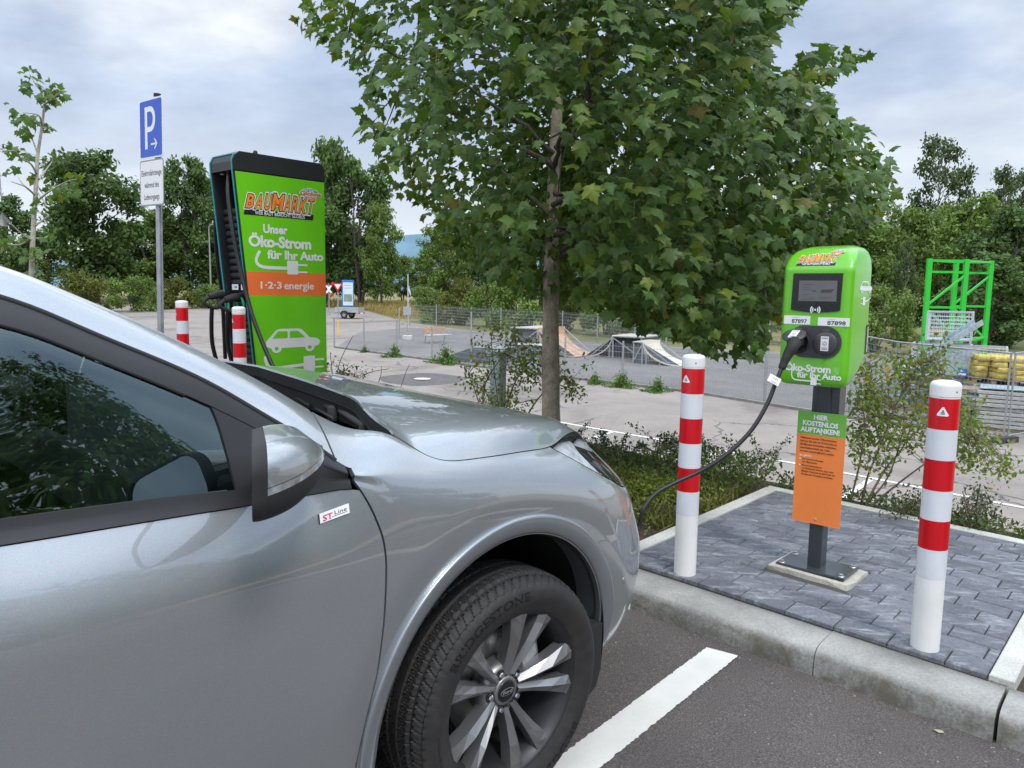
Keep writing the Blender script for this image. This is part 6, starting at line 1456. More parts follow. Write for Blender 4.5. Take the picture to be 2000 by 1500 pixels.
for k in range(9): mb.box((random.uniform(-.03, .03), random.uniform(-.03, .03), .12+.105*k), (1.5, 1.0, .085), bev=.01)
mb.build('slabs', simple('pale_slab', (.46, .46, .43), .8, var=.2), o); mb = MB(); mb.box((0, 0, 1.06), (1.45, .95, .035), bev=.012); mb.build('cover_sheet', simple('bluish_sheet', (.42, .52, .58)), o); mb = MB()
for y in (-.4, 0, .4): mb.box((0, y, .04), (1.5, .1, .08))
mb.build('bearers', WOODP, o)
for i, (x, d, lb) in enumerate(((1775, 22.5, 'heap of pale blue wrapped parts behind the thin shrub'), (1800, 24, 'second heap of wrapped parts at the foot of the green rack'))):
    o = thing('wrapped_goods', lb, 'goods', at_d(x, d), rotz(yw)); mb = MB()
    for k in range(7): mb.box((random.uniform(-.5, .5), random.uniform(-.3, .3), .2+.16*k), (random.uniform(.5, 1.1), random.uniform(.3, .6), .15), rotz(random.uniform(-.5, .5)), .03)
    mb.build('parcels', [simple('bluish_sheet', (.42, .52, .58)), simple('parcel_ochre', (.42, .3, .15), .6)][i:i+1], o); mb = MB(); mb.box((0, 0, .06), (1.5, 1.0, .12)); mb.build('base', WOODP, o)
# pale pillar behind the left shrub
pb = hit(972, 800, 7.0); k_, p_ = pb@KK, pb@PP; b0 = bedz(k_, p_); o = thing('utility_pillar', 'slim pale grey utility pillar half hidden by the thin bush left of the trunk', 'pillar', b0, rotz(math.radians(-40)))
hh = hit(972, 690, 7.0)[2]-b0[2]; mb = MB(); mb.box((0, 0, hh/2), (.12, .10, hh), bev=.012); mb.build('casing', simple('pillar_pale', (.52, .60, .60), .6, var=.12), o); mb = MB(); mb.box((0, 0, hh+.012), (.18, .16, .03), bev=.01); mb.build('lid', simple('pillar_pale', (.42, .50, .50)), o)
# ================================================================== trees, shrubs, ground cover
def leafmat(name, col, trans=.38, rough=.48, spec=.4):
    t = NT(name); at = t.n('ShaderNodeAttribute'); at.attribute_name = 'tint'; c = t.mix(1.0, col, at.outputs['Color'], 'MULTIPLY')
    t.set(Base_Color=c, Roughness=rough, Specular_IOR_Level=spec); tr_ = t.n('ShaderNodeBsdfTranslucent'); t.l(t.mix(1.0, c, (1.15, 1.25, .55), 'MULTIPLY'), tr_.inputs[0])
    mx = t.n('ShaderNodeMixShader'); mx.inputs[0].default_value = trans; t.l(t.b.outputs[0], mx.inputs[1]); t.l(tr_.outputs[0], mx.inputs[2]); t.l(mx.outputs[0], t.o.inputs[0]); return t.m
def barkmat(name, col, spots=False):
    t = NT(name); f = t.noise(22, 6, .7, dist=1.2); mp = t.n('ShaderNodeMapping'); mp.inputs['Scale'].default_value = (30, 30, 6); t.l(t.co(), mp.inputs[0]); g_ = t.noise(1.0, 5, .65, mp.outputs[0])
    c = t.mix(1.0, col, t.ramp(f, [(.28, .62), (.72, 1.35)]), 'MULTIPLY'); c = t.mix(1.0, c, t.ramp(g_, [(.3, .7), (.7, 1.25)]), 'MULTIPLY')
    if spots: c = t.mix(t.ramp(t.noise(26, 3, .5), [(.64, 0.0), (.72, .75)]), c, (.50, .47, .38))
    t.set(Base_Color=c, Roughness=.88); t.bump(g_, .8, .006); return t.m
BARK = barkmat('maple_bark', (.34, .28, .215), True); BARKD = barkmat('dark_bark', (.085, .070, .055)); BARKP = barkmat('pale_bark', (.36, .34, .27)); STEM = barkmat('shrub_stem', (.17, .125, .085))
def unit(v): return v/(np.linalg.norm(v, axis=-1, keepdims=True)+1e-9)
MAPLE = np.array([(0, 0), (.13, -.06), (.34, -.05), (.30, .08), (.55, .22), (.50, .30), (.66, .46), (.45, .46), (.36, .50), (.26, .50), (.27, .66), (.15, .68), (0, 1.0)])
MAPLE = np.concatenate([MAPLE, MAPLE[-2:0:-1]*np.array([-1, 1])])
OVAL = np.array([(0, 0), (.22, .22), (.28, .5), (.17, .8), (0, 1), (-.17, .8), (-.28, .5), (-.22, .22)])
def leaves(name, P, T, N, S, tint, outline, mat, parent, fold=.25, droop=.25, cen=.32):
    """one mesh of leaf blades: P stalk points, T tip directions, N upper-side normals, S sizes"""
    T = unit(T); N = unit(N-T*(N*T).sum(1, keepdims=True)); B = np.cross(T, N); k = len(outline); n = len(P)
    o = np.concatenate([[[0, cen]], outline]); x, y = o[:, 0], o[:, 1]; z = -fold*np.abs(x)-droop*y*y+.06*np.sin(9*x+5*y)
    V = P[:, None]+S[:, None, None]*(x[None, :, None]*B[:, None]+y[None, :, None]*T[:, None]+z[None, :, None]*N[:, None])
    f = np.array([(0, 1+i, 1+(i+1) % k) for i in range(k)]); F = (np.arange(n)[:, None, None]*(k+1)+f[None]).reshape(-1, 3)
    return mesh_np(name, V.reshape(-1, 3), F, mat, parent, smooth=False, attr=np.repeat(tint, k+1, 0))
def inpoly(x, y, poly):
    poly = np.asarray(poly, float); c = np.zeros(len(x), bool); j = len(poly)-1
    for i in range(len(poly)):
        a, b = poly[i], poly[j]; t = ((a[1] > y) != (b[1] > y)) & (x < (b[0]-a[0])*(y-a[1])/(b[1]-a[1]+1e-12)+a[0]); c ^= t; j = i
    return c
def topx(P):
    q = P-CAM; z = q@FW; return 1000+FPX*(q@RT)/z, 750-FPX*(q@UP)/z
def limb(a, b, sag, n=8, wob=.06, seed=0):
    r_ = np.random.default_rng(seed); t = np.linspace(0, 1, n)[:, None]; p = a+(b-a)*t; p[:, 2] += sag*np.sin(math.pi*t[:, 0]); p[1:-1] += r_.normal(0, wob, (n-2, 3))*np.linalg.norm(b-a)*.3; return p

# ---------------------------------------------------------------- the maple
def maple():
    tp = hit(1076, 880, 6.4); k, p = tp@KK, tp@PP; base = bedz(k, p); R_ = np.random.default_rng(5)
    o = thing('maple_tree', 'big leafy maple tree rising behind the car hood between the two chargers', 'tree', base)
    D = 6.4; tr_ = [(1077, 900), (1076, 800), (1075, 650), (1077, 520), (1079, 430), (1084, 300), (1090, 180), (1096, 60), (1104, -80), (1112, -240)]
    TP = np.array([hit(x, y, D+.0004*(880-y)) for x, y in tr_]); TP[0, 2] = base[2]-.1; rad = np.array([.100, .077, .071, .066, .060, .052, .044, .034, .024, .014])
    tt = np.linspace(0, len(TP)-1, 60); TPs = np.stack([gsm(np.interp(tt, np.arange(len(TP)), TP[:, c]), 2.0) for c in range(3)], 1); rs = np.interp(tt, np.arange(len(TP)), rad)*(1+.03*np.sin(tt*5))
    mb = MB(); mb.tube(TPs-base, rs, 20); mb.build('trunk', BARK, o)
    poly = [(600, -40), (572, 60), (650, 88), (690, 140), (722, 165), (700, 240), (735, 300), (760, 345), (800, 405), (850, 440), (900, 500), (990, 560), (1060, 585), (1120, 600), (1180, 610), (1250, 640), (1310, 650), (1370, 685), (1420, 715), (1475, 708), (1515, 640), (1545, 560), (1600, 500), (1680, 455), (1742, 395), (1752, 290), (1690, 250), (1630, 215), (1610, 165), (1640, 140), (1712, 118), (1690, 92), (1600, 85), (1550, 125), (1522, 150), (1498, 125), (1515, 50), (1572, 12), (1560, -60), (1480, -300), (1250, -460), (950, -460), (680, -260)]
    cen = np.array([.55, 6.15, base[2]+3.4]); ra = np.array([3.0, 2.5, 3.2])
    C_ = []
    while len(C_) < 1750:
        q = R_.uniform(-1, 1, (4000, 3)); rr = np.linalg.norm(q, axis=1); q = q[(rr < 1) & (rr > .35)]; P = cen+q*ra; P = P[P[:, 1] > 3.4]
        x, y = topx(P); ok = inpoly(x, y, poly); P = P[ok]; x = x[ok]; y = y[ok]
        keep = R_.uniform(0, 1, len(P)) < np.where(x < 1000, .42, 1.0)*np.where((np.abs(x-1080) < 55) & (y > 200) & (P[:, 1] < 6.4), .10, 1.0); C_ += list(P[keep])
    C_ = np.array(C_[:1750])
    # main limbs
    lim = [((1080, 505), (1150, 440), (1260, 395), -.5, .030), ((1088, 503), (1160, 468), (1340, 478), -.9, .024), ((1072, 420), (1000, 330), (890, 290), .3, .026), ((1083, 330), (980, 260), (800, 170), -.4, .026), ((1086, 290), (1200, 190), (1420, 120), .2, .028), ((1090, 210), (980, 90), (780, -20), .5, .022), ((1092, 180), (1190, 60), (1400, -120), -.6, .022), ((1080, 400), (1180, 330), (1500, 290), -1.0, .026), ((1078, 470), (1000, 440), (880, 430), .5, .018), ((1075, 460), (1230, 420), (1600, 380), -.6, .022), ((1095, 80), (1020, -60), (900, -260), .3, .02), ((1095, 60), (1160, -80), (1240, -280), -.3, .02), ((1085, 320), (1090, 240), (1150, 200), -1.6, .022), ((1083, 340), (1050, 250), (1000, 180), 1.6, .022), ((1082, 380), (1300, 350), (1540, 240), .4, .02), ((1075, 440), (1300, 470), (1430, 600), -.8, .018), ((1082, 300), (900, 130), (680, 70), -.2, .02)]
    mb = MB(); nodes = []; ni = []
    for i, (a, b, c, dd, r0) in enumerate(lim):
        A, B, C2 = hit(*a, D), hit(*b, D+dd*.5), hit(*c, D+dd); t = np.linspace(0, 1, 14)[:, None]; P = (1-t)**2*A+2*t*(1-t)*B+t*t*C2; P[1:-1] += R_.normal(0, .014, (12, 3)); mb.tube(P-base, np.linspace(r0, .006, 14), 8, cap=False); nodes.append(P[3:])
    nodes = np.concatenate(nodes+[TPs[28:]]); mb.build('limb', BARKD, o)
    mb = MB()
    for c in C_[::3]:
        dv = nodes-c; j = np.argmin((dv**2).sum(1)+np.where(nodes[:, 2] > c[2]+.1, .3, 0)); a = nodes[j]; L_ = np.linalg.norm(a-c)
        if .08 < L_ < .8: mb.tube(limb(a, c, .06*L_, 6, .10, int(c[0]*1e4) % 9999)-base, np.linspace(.0075, .0025, 6), 4, cap=False)
    mb.build('twigs', BARKD, o)
    n = 15; P = np.repeat(C_, n, 0)+R_.normal(0, .092, (len(C_)*n, 3)); x, y = topx(P); P = P[inpoly(x, y, poly)]
    x, y = topx(P); P = P[~((np.abs(x-1078) < 42) & (y > 200) & (P[:, 1] < 6.3) & (R_.uniform(0, 1, len(P)) < .8))]
    m = len(P); out = unit((P-cen)/ra); T = out*np.array([.8, .8, .1])+np.array([0, 0, -.55])+R_.normal(0, .45, (m, 3)); N = np.array([0, -.22, .85])+out*np.array([.45, .45, .35])+R_.normal(0, .38, (m, 3))
    S = R_.uniform(.046, .105, m)
    tint = np.ones((m, 3))*R_.uniform(.72, 1.25, (m, 1)); u = R_.uniform(0, 1, m); y_ = u > .90; tint[y_] *= np.array([1.7, 1.2, .55]); br = u < .012; tint[br] *= np.array([1.9, .8, .7]); u2 = (u > .55) & (u < .75); tint[u2] *= np.array([1.25, 1.05, .8])
    leaves('crown', P-base, T, N, S, tint, MAPLE, leafmat('maple_leaf', (.080, .150, .030), .36), o)
    # a few winged seeds
    for (sx, sy, d) in ((852, 130, 5.0), (1238, 425, 4.4)):
        q = hit(sx, sy, d)-base; mb = MB(); mb.tube([q+[0, 0, .09], q], .0015, 4)
        for e in (-1, 0, 1): mb.prism([(-.006, 0), (.006, 0), (.009, -.03), (.002, -.045), (-.006, -.03)], q+[e*.01, 0, 0], np.array([.9, .2*e, .0]), np.array([.2*e, 0, 1]), np.array([0, -1, 0]), .001)
        mb.build('seed_wings', simple('seed_tan', (.62, .42, .17), .7, var=.1), o)
    return o
mapt = maple()

# ---------------------------------------------------------------- trees further off
LEAFD = leafmat('dark_foliage', (.080, .136, .038), .3, .6, .25); LEAFM = leafmat('mid_foliage', (.142, .212, .05), .3, .6, .25); LEAFY = leafmat('yellow_foliage', (.125, .140, .030), .3, .6, .2); LEAFB = leafmat('birch_foliage', (.075, .112, .042), .3, .55, .3); LEAFW = leafmat('weed_foliage', (.095, .18, .035), .35, .55, .3)
def proto(name, seed, H, R, blobs, nl, ls, mat, trunk=.12, taper=.25, bark=None, stems=1, low_=.15, hang=0.0):
    """a tree of about the right habit: tapered trunk, limbs, leaves in clumps through the crown's volume"""
    r_ = np.random.default_rng(seed); o = thing(name, None, None); tops = []
    mb = MB()
    for s in range(stems):
        a = 2*math.pi*s/stems; b0 = np.array([math.cos(a), math.sin(a), 0])*(.04*R if stems > 1 else 0); tip = np.array([math.cos(a), math.sin(a), 0])*(.35*R if stems > 1 else 0)+[0, 0, H*.93]
        P = limb(b0, tip, 0, 12, .02, seed+s); mb.tube(P, np.linspace(trunk, trunk*.12, 12), 8, cap=False); tops.append(P)
    tops = np.concatenate(tops); B = []
    for i in range(blobs):
        h = low_+(1-low_)*((i+.5)/blobs)**.85; env = math.sin(math.pi*min(max((h-low_+.06)/(1.10-low_), 0), 1))**taper
        a = r_.uniform(0, 2*math.pi); rr = R*env*r_.uniform(.25, .92); c = np.array([math.cos(a)*rr, math.sin(a)*rr, h*H*.97]); br = R*r_.uniform(.20, .38)*(.7+.3*env); B.append((c, br))
        st = tops[np.argmin(np.abs(tops[:, 2]-c[2]*.82))]; mb.tube(limb(st, c, 0, 5, .05, seed*7+i), np.linspace(trunk*.32, trunk*.06, 5), 5, cap=False)
    mb.build('trunk', bark or BARKD, o)
    w = np.array([b[1]**2 for b in B]); idx = r_.choice(len(B), nl, p=w/w.sum()); c = np.array([b[0] for b in B])[idx]; br = np.array([b[1] for b in B])[idx]
    dirs = unit(r_.normal(0, 1, (nl, 3))); rad = br*r_.uniform(.15, 1.0, nl)**.5*(1+.22*np.sin(7*dirs[:, 0]+5*dirs[:, 1]+idx)); P = c+dirs*rad[:, None]*np.array([1, 1, .8]); P[:, 2] = np.maximum(P[:, 2], .05)
    N = dirs*.7+np.array([0, 0, .6])+r_.normal(0, .45, (nl, 3)); T = r_.normal(0, 1, (nl, 3))+np.array([0, 0, -.3-hang]); S = ls*r_.uniform(.6, 1.35, nl)
    tint = np.ones((nl, 3))*r_.uniform(.70, 1.3, (nl, 1))*np.take(r_.uniform(.75, 1.25, len(B)), idx)[:, None]; leaves('crown', P, T, N, S, tint, OVAL, mat, o, .3, .2, .5); return o
PR = dict(
 A=proto('broadleaf_tree', 21, 16, 6.2, 46, 9500, .52, LEAFD, .30, .42), B=proto('broadleaf_tree', 22, 15, 4.2, 34, 7000, .46, LEAFD, .22, .35, stems=3), C=proto('broadleaf_tree', 23, 14, 4.6, 36, 7500, .42, LEAFM, .22, .45, stems=2),
 D=proto('birch_tree', 24, 15, 3.4, 40, 5200, .30, LEAFB, .14, .55, BARKP, low_=.22, hang=.8), E=proto('bush', 25, 2.6, 2.6, 22, 3800, .20, LEAFY, .05, .25, stems=5, low_=.08), F=proto('bush', 26, 3.2, 2.4, 20, 3800, .20, LEAFM, .05, .25, stems=5, low_=.06))
used = set()
def plant(kind, name, x, ytop, d, label, group, wpx=None, ybase=None, rot=0.0, cat='tree'):
    b = hit(x, 600, d); b[2] = lowz(b[1])-.1 if d < 105 else -.1
    zt = hit(x, ytop, d)[2]-b[2]; src = PR[kind]; H0, R0 = dict(A=(16, 6.2), B=(15, 4.2), C=(14, 4.6), D=(15, 3.4), E=(2.6, 2.6), F=(3.2, 2.4))[kind]
    o = src if kind not in used else copy_tree(src); used.add(kind); sz = zt/(H0*1.05); sx = (wpx*d/1500/2)/(R0*1.12) if wpx else sz
    o.location = b; o.rotation_euler = (0, 0, rot); o.scale = (sx, sx, sz); tag(o, label, cat, group); return o
GT = 'trees beyond the far asphalt'
plant('A', 'tree', 190, 292, 88, 'broad dark round tree left of the blue parking sign', GT, 250, rot=.4)
plant('B', 'tree', 20, 372, 75, 'low dark tree behind the power pole at the left edge', GT, 150, rot=1.2)
plant('B', 'tree', 372, 293, 96, 'slender ragged dark tree between parking sign and charging tower', GT, 125, rot=2.2)
plant('C', 'tree', 300, 400, 99, 'lower green tree directly behind the parking sign pole', GT, 170, rot=.9)
plant('A', 'tree', 640, 268, 86, 'tallest dark tree showing just right of the charging tower', GT, 150, rot=2.9)
plant('B', 'tree', 705, 300, 83, 'dark tree right of the tallest one, above the yield sign', GT, 150, rot=4.0)
plant('C', 'tree', 745, 390, 80, 'smaller green tree left of the gap with the far hill', GT, 95, rot=5.0)
plant('C', 'tree', 452, 330, 104, 'dark tree hidden behind the charging tower', GT, 170, rot=3.0)
plant('C', 'tree', 878, 405, 78, 'green tree right of the gap with the far hill', GT, 135, rot=.2)
plant('B', 'tree', 985, 360, 70, 'dark tree behind the left part of the maple crown', GT, 190, rot=.6)
plant('A', 'tree', 1150, 380, 72, 'dark tree behind the maple trunk', GT, 260, rot=1.9)
plant('C', 'tree', 1330, 370, 66, 'green tree behind the skate ramps right of the trunk', GT, 240, rot=2.6)
plant('A', 'tree', 1500, 380, 62, 'dark tree behind the drooping right side of the maple', GT, 260, rot=.9)
plant('C', 'tree', 1660, 385, 54, 'green tree directly behind the green charging box', GT, 230, rot=4.2)
plant('D', 'birch', 1815, 250, 72, 'tall airy birch rising above the wood at the right', 'birches at the right', 150, rot=.3)
plant('D', 'birch', 1938, 312, 66, 'second birch right of the tall airy one', 'birches at the right', 120, rot=2.1)
plant('D', 'birch', 2000, 296, 60, 'birch cut by the right picture edge', 'birches at the right', 100, rot=4.4)
plant('C', 'tree', 1765, 392, 48, 'light green tree between the charging box and the green rack', GT, 170, rot=5.5)
plant('C', 'tree', 1880, 372, 50, 'leafy green tree behind the green rack', GT, 190, rot=1.4)
plant('A', 'tree', 1975, 395, 44, 'dark dense tree right of the green rack', GT, 220, rot=3.7)
plant('B', 'tree', 1930, 480, 36, 'low dark tree just behind the wire crates', GT, 200, rot=2.5)
plant('D', 'birch', 1765, 455, 42, 'thin young birch left of the green rack', 'birches at the right', 60, rot=5.0)
for i, (x, yt, d, wp) in enumerate(((-30, 430, 100, 200), (95, 440, 98, 170), (255, 430, 101, 180), (340, 420, 102, 150), (430, 440, 98, 150), (560, 400, 103, 190), (675, 430, 100, 170), (735, 450, 96, 80))):
    plant('AC'[i % 2], 'tree', x, yt, d, ('low tree in the back row at the left edge', 'low tree in the back row behind the young tree', 'low tree in the back row left of the sign pole', 'low tree in the back row right of the sign pole', 'low tree in the back row left of the charging tower', 'low tree in the back row behind the charging tower', 'low tree in the back row above the info board', 'low tree in the back row left of the far gap')[i], GT, wp, rot=i*2.3)
for i, (x, yt, d, wp) in enumerate(((850, 440, 92, 110), (940, 430, 88, 150), (1060, 430, 84, 180), (1230, 430, 80, 220), (1420, 430, 76, 240), (1580, 420, 70, 240), (1740, 410, 66, 220), (1880, 400, 64, 220), (2020, 400, 60, 200))):
    plant('CA'[i % 2], 'tree', x, yt, d, ('back row tree right of the far gap', 'back row tree above the tall mesh fence', 'back row tree left of the maple trunk', 'back row tree right of the maple trunk', 'back row tree above the kicker ramp', 'back row tree behind the green charging box', 'back row tree right of the green charging box', 'back row tree behind the top of the green rack', 'back row tree at the right picture edge')[i], GT, wp, rot=i*1.3)
for i, (x, yt, d, wp) in enumerate(((786, 494, 103, 70), (828, 500, 100, 70))): plant('C', 'tree', x, yt, d, ('small tree in the gap below the far hill', 'small tree right of the gap below the far hill')[i], GT, wp, rot=i*2.1)
GB = 'bushes along the edge of the asphalt'
bl = ['yellow green bush nearest the left picture edge', 'yellow green bush left of the parking sign pole', 'olive bush behind the parking sign pole', 'olive bush left of the street lamp', 'bush behind the street lamp', 'bush hidden behind the charging tower']
for i, (k, x, yt, d, wp) in enumerate((('E', 60, 545, 66, 150), ('E', 165, 535, 64, 150), ('F', 262, 540, 70, 120), ('E', 335, 545, 76, 110), ('F', 398, 555, 78, 90), ('F', 470, 540, 80, 120))): plant(k, 'bush', x, yt, d, bl[i], GB, wp, rot=i*1.1, cat='bush')
bl = ['bush right of the far gap above the bench', 'bush behind the grey square sign', 'bush behind the tall fence left of the trunk', 'bush behind the maple trunk at the tall fence', 'bush behind the rust brown quarter pipe', 'bush behind the flat between the ramps', 'bush behind the right quarter pipe', 'bush behind the pale kicker ramp', 'bush at the right end of the tall fence', 'bush under the green charging box', 'bush between charging box and wire crates']
for i, (k, x, yt, d, wp) in enumerate((('F', 845, 560, 60, 110), ('E', 905, 548, 58, 120), ('F', 965, 540, 56, 130), ('F', 1035, 535, 54, 140), ('E', 1110, 560, 53, 130), ('F', 1185, 545, 50, 150), ('F', 1265, 560, 48, 140), ('F', 1345, 560, 47, 150), ('F', 1430, 570, 46, 150), ('F', 1590, 560, 44, 190), ('F', 1715, 560, 40, 170))): plant(k, 'bush', x, yt, d, bl[i], GB, wp, rot=i*1.7, cat='bush')

# ---------------------------------------------------------------- young plane tree at the left
def plane_tree():
    D = 11.0; R_ = np.random.default_rng(8); b = hit(62, 620, D); k, p = b@KK, b@PP; base = bedz(k, p); o = thing('young_plane_tree', 'thin young tree with few large leaves left of the parking sign', 'tree', base)
    h = lambda x, y, dd=0: hit(x, y, D+dd)-base
    tp = [h(60, 700), h(61, 560), h(65, 450), h(70, 370), (h(72, 330)), h(74, 300), h(80, 260), h(86, 210), h(84, 185), h(70, 165), h(58, 145)]; tp[0][2] = -.1
    mb = MB(); mb.tube(smooth_path(tp, 6), np.linspace(.040, .006, (len(tp)-1)*6+1), 10); mb.build('trunk', BARKP, o)
    br = [[(69, 382), (50, 365), (22, 355)], [(68, 380), (45, 360), (35, 345)], [(72, 340), (60, 320), (42, 310), (28, 295), (0, 295)], [(74, 300), (62, 270), (52, 255)], [(82, 245), (75, 225), (45, 220)], [(76, 350), (95, 325), (102, 315)], [(70, 395), (95, 375), (130, 355), (150, 350)], [(69, 440), (95, 420), (70, 415)], [(63, 470), (40, 455), (5, 420)], [(63, 465), (85, 465), (96, 460)], [(86, 205), (100, 195), (118, 180)], [(83, 250), (95, 248), (100, 245)], [(73, 375), (90, 400), (84, 402)], [(64, 460), (40, 478), (10, 475)]]
    mb = MB(); tips = []
    for i, q in enumerate(br):
        P = [h(x, y, .25*j*(1 if i % 2 else -1)) for j, (x, y) in enumerate(q)]; mb.tube(smooth_path(P, 5), np.linspace(.016, .004, (len(P)-1)*5+1), 6, cap=False); tips.append(P)
    mb.build('branch', BARKP, o)
    cl = [(60, 150, 9, 14), (55, 165, 7, 10), (100, 178, 12, 18), (88, 190, 9, 12), (112, 180, 8, 10), (40, 222, 8, 14), (65, 235, 9, 14), (55, 255, 9, 12), (35, 240, 5, 8), (90, 250, 6, 10), (22, 290, 7, 12), (50, 308, 5, 10), (22, 328, 4, 9), (64, 348, 5, 9), (92, 365, 5, 9), (140, 350, 10, 14), (120, 372, 10, 16), (105, 385, 7, 14), (75, 402, 4, 10), (92, 458, 3, 8), (50, 500, 6, 12), (72, 490, 5, 9), (70, 525, 4, 8), (20, 475, 6, 14), (5, 470, 5, 8), (8, 512, 4, 12)]
    P = []
    for x, y, n, s in cl:
        for _ in range(int(n*1.5)): P.append(h(x+R_.normal(0, s*.8), y+R_.normal(0, s*.6), R_.normal(0, .15)))
    P = np.array(P); m = len(P); T = R_.normal(0, .6, (m, 3))+np.array([0, 0, -.5]); N = np.array([0, -.5, .7])+R_.normal(0, .4, (m, 3)); tint = np.ones((m, 3))*R_.uniform(.8, 1.3, (m, 1)); y_ = R_.uniform(0, 1, m) > .88; tint[y_] *= np.array([1.9, 1.3, .5])
    leaves('crown', P, T, N, R_.uniform(.07, .13, m), tint, MAPLE, leafmat('plane_leaf', (.085, .155, .035), .4), o)
plane_tree()

# ---------------------------------------------------------------- thin shrubs on the island
def shrub(name, label, D, stems, fol, ls, mat, n, seed, base_px, group='thin shrubs on the planting bed'):
    R_ = np.random.default_rng(seed); b = hit(*base_px, D); base = bedz(b@KK, b@PP); o = thing(name, label, 'shrub', base, group=group); h = lambda x, y, dd=0: hit(x, y, D+dd)-base; mb = MB(); nodes = []
    for i, (q, r0) in enumerate(stems):
        P = [h(x, y, (j*.10)*(1 if i % 2 else -1)) for j, (x, y) in enumerate(q)]
        if i < 5: P[0] = np.array([P[0][0], P[0][1], min(P[0][2], .02)])
        S_ = smooth_path(P, 6); mb.tube(S_, np.linspace(r0, .0025, len(S_)), 6, cap=False); nodes.append(S_[len(S_)//3:])
    mb.build('stem', STEM, o); nodes = np.concatenate(nodes); P = []
    for x, y, sx, sy, k in fol:
        q = np.array([h(x+R_.normal(0, sx), y+R_.normal(0, sy), R_.normal(0, .16)) for _ in range(max(int(k*n/40), 3))]); P.append(q)
    C_ = np.concatenate(P); mb = MB()
    for c in C_:
        j = np.argmin(((nodes-c)**2).sum(1)); mb.tube([nodes[j], (nodes[j]+c)/2+R_.normal(0, .012, 3), c], [.0028, .002, .0012], 4, cap=False)
    mb.build('twigs', STEM, o)
    P = np.repeat(C_, 11, 0)+R_.normal(0, .042, (len(C_)*11, 3)); m = len(P); T = R_.normal(0, .8, (m, 3))+np.array([0, 0, -.35]); N = np.array([0, -.2, .8])+R_.normal(0, .5, (m, 3)); tint = np.ones((m, 3))*R_.uniform(.65, 1.4, (m, 1)); tint[R_.uniform(0, 1, m) > .93] *= np.array([2.0, 1.1, .6])
    leaves('leaves', P, T, N, ls*R_.uniform(.6, 1.3, m), tint, OVAL, mat, o, .3, .2, .5); return o
ROSE = leafmat('rose_leaf', (.185, .245, .06), .42)
shrub('rose_shrub', 'thin open shrub between charging box and right bollard, branches bare at the foot', 5.25, [([(1682, 985), (1695, 930), (1720, 870), (1745, 800)], .009), ([(1690, 985), (1730, 915), (1770, 860), (1800, 740)], .010), ([(1700, 990), (1760, 940), (1830, 890), (1900, 850)], .009), ([(1690, 985), (1735, 930), (1765, 830), (1760, 740)], .008), ([(1660, 975), (1680, 900), (1690, 820)], .008), ([(1770, 860), (1850, 800), (1900, 820), (1960, 905)], .006), ([(1745, 800), (1790, 720), (1830, 700)], .005), ([(1720, 870), (1700, 780), (1690, 700)], .005)],
      [(1700, 760, 22, 40, 22), (1690, 850, 22, 30, 12), (1740, 730, 30, 25, 16), (1790, 700, 30, 15, 12), (1820, 720, 20, 25, 12), (1760, 800, 40, 30, 18), (1720, 830, 30, 25, 14), (1880, 830, 20, 25, 16), (1900, 870, 24, 22, 16), (1935, 890, 22, 16, 10), (1970, 915, 8, 8, 3), (1850, 800, 25, 30, 12), (1780, 860, 40, 25, 12), (1700, 880, 25, 20, 8)], .034, ROSE, 74, 31, (1690, 985))
shrub('rose_shrub', 'thin open shrub between hood and maple trunk, pale pillar behind it', 6.7, [([(950, 830), (945, 760), (985, 690), (1010, 650)], .009), ([(975, 830), (1000, 760), (1040, 700), (1060, 690)], .010), ([(1000, 830), (1050, 780), (1100, 740), (1128, 765)], .009), ([(960, 830), (930, 770), (915, 730)], .008), ([(985, 690), (960, 670), (975, 640)], .005)],
      [(985, 650, 18, 14, 8), (960, 690, 22, 16, 9), (1025, 690, 24, 16, 12), (925, 745, 12, 22, 9), (1000, 740, 40, 22, 14), (1040, 720, 24, 20, 12), (985, 780, 25, 12, 14), (1095, 735, 18, 18, 10), (1118, 760, 10, 10, 5)], .036, ROSE, 66, 32, (975, 830))
shrub('dry_shrub', 'small dry spiky shrub at the foot of the charging tower', 7.4, [([(650, 800), (660, 720), (690, 655)], .006), ([(660, 800), (700, 740), (760, 720)], .006), ([(655, 800), (650, 740), (645, 690)], .006), ([(700, 800), (740, 745), (745, 715)], .005), ([(760, 800), (790, 735), (800, 712)], .004)], [(665, 735, 12, 8, 10), (690, 728, 14, 8, 8), (650, 705, 6, 10, 4), (660, 740, 16, 6, 10)], .03, leafmat('dry_leaf', (.11, .12, .05), .3), 34, 33, (660, 820))
for i, (x, y, lb) in enumerate(((1905, 1020, 'spiky young cotoneaster plant right of the right bollard'), (1775, 1005, 'low arching sprig left of the right bollard'))):
    D = 5.0; st = [([(x, y+25), (x-10, y-10), (x-25*(1-2*i), y-60+30*i)], .005), ([(x+5, y+25), (x+15, y-20), (x+25, y-55+25*i)], .005), ([(x+3, y+25), (x+2, y-30+10*i), (x+10, y-75+45*i)], .005), ([(x, y+25), (x-30, y+0), (x-55, y-8)], .004), ([(x, y+25), (x+30, y-5), (x+40, y-25)], .004)]
    fl = [(x-18, y-30+15*i, 7, 12, 9), (x+15, y-25+10*i, 8, 14, 9), (x+5, y-50+30*i, 5, 12, 8), (x-40, y-4, 10, 5, 7), (x+32, y-14, 7, 8, 6), (x, y+5, 14, 8, 9)]
    shrub('cotoneaster', lb, D, st, fl, .022, leafmat('cotoneaster_leaf', (.045, .080, .028), .25), 60, 40+i, (x, y+25), 'single cotoneaster plants behind the paving')
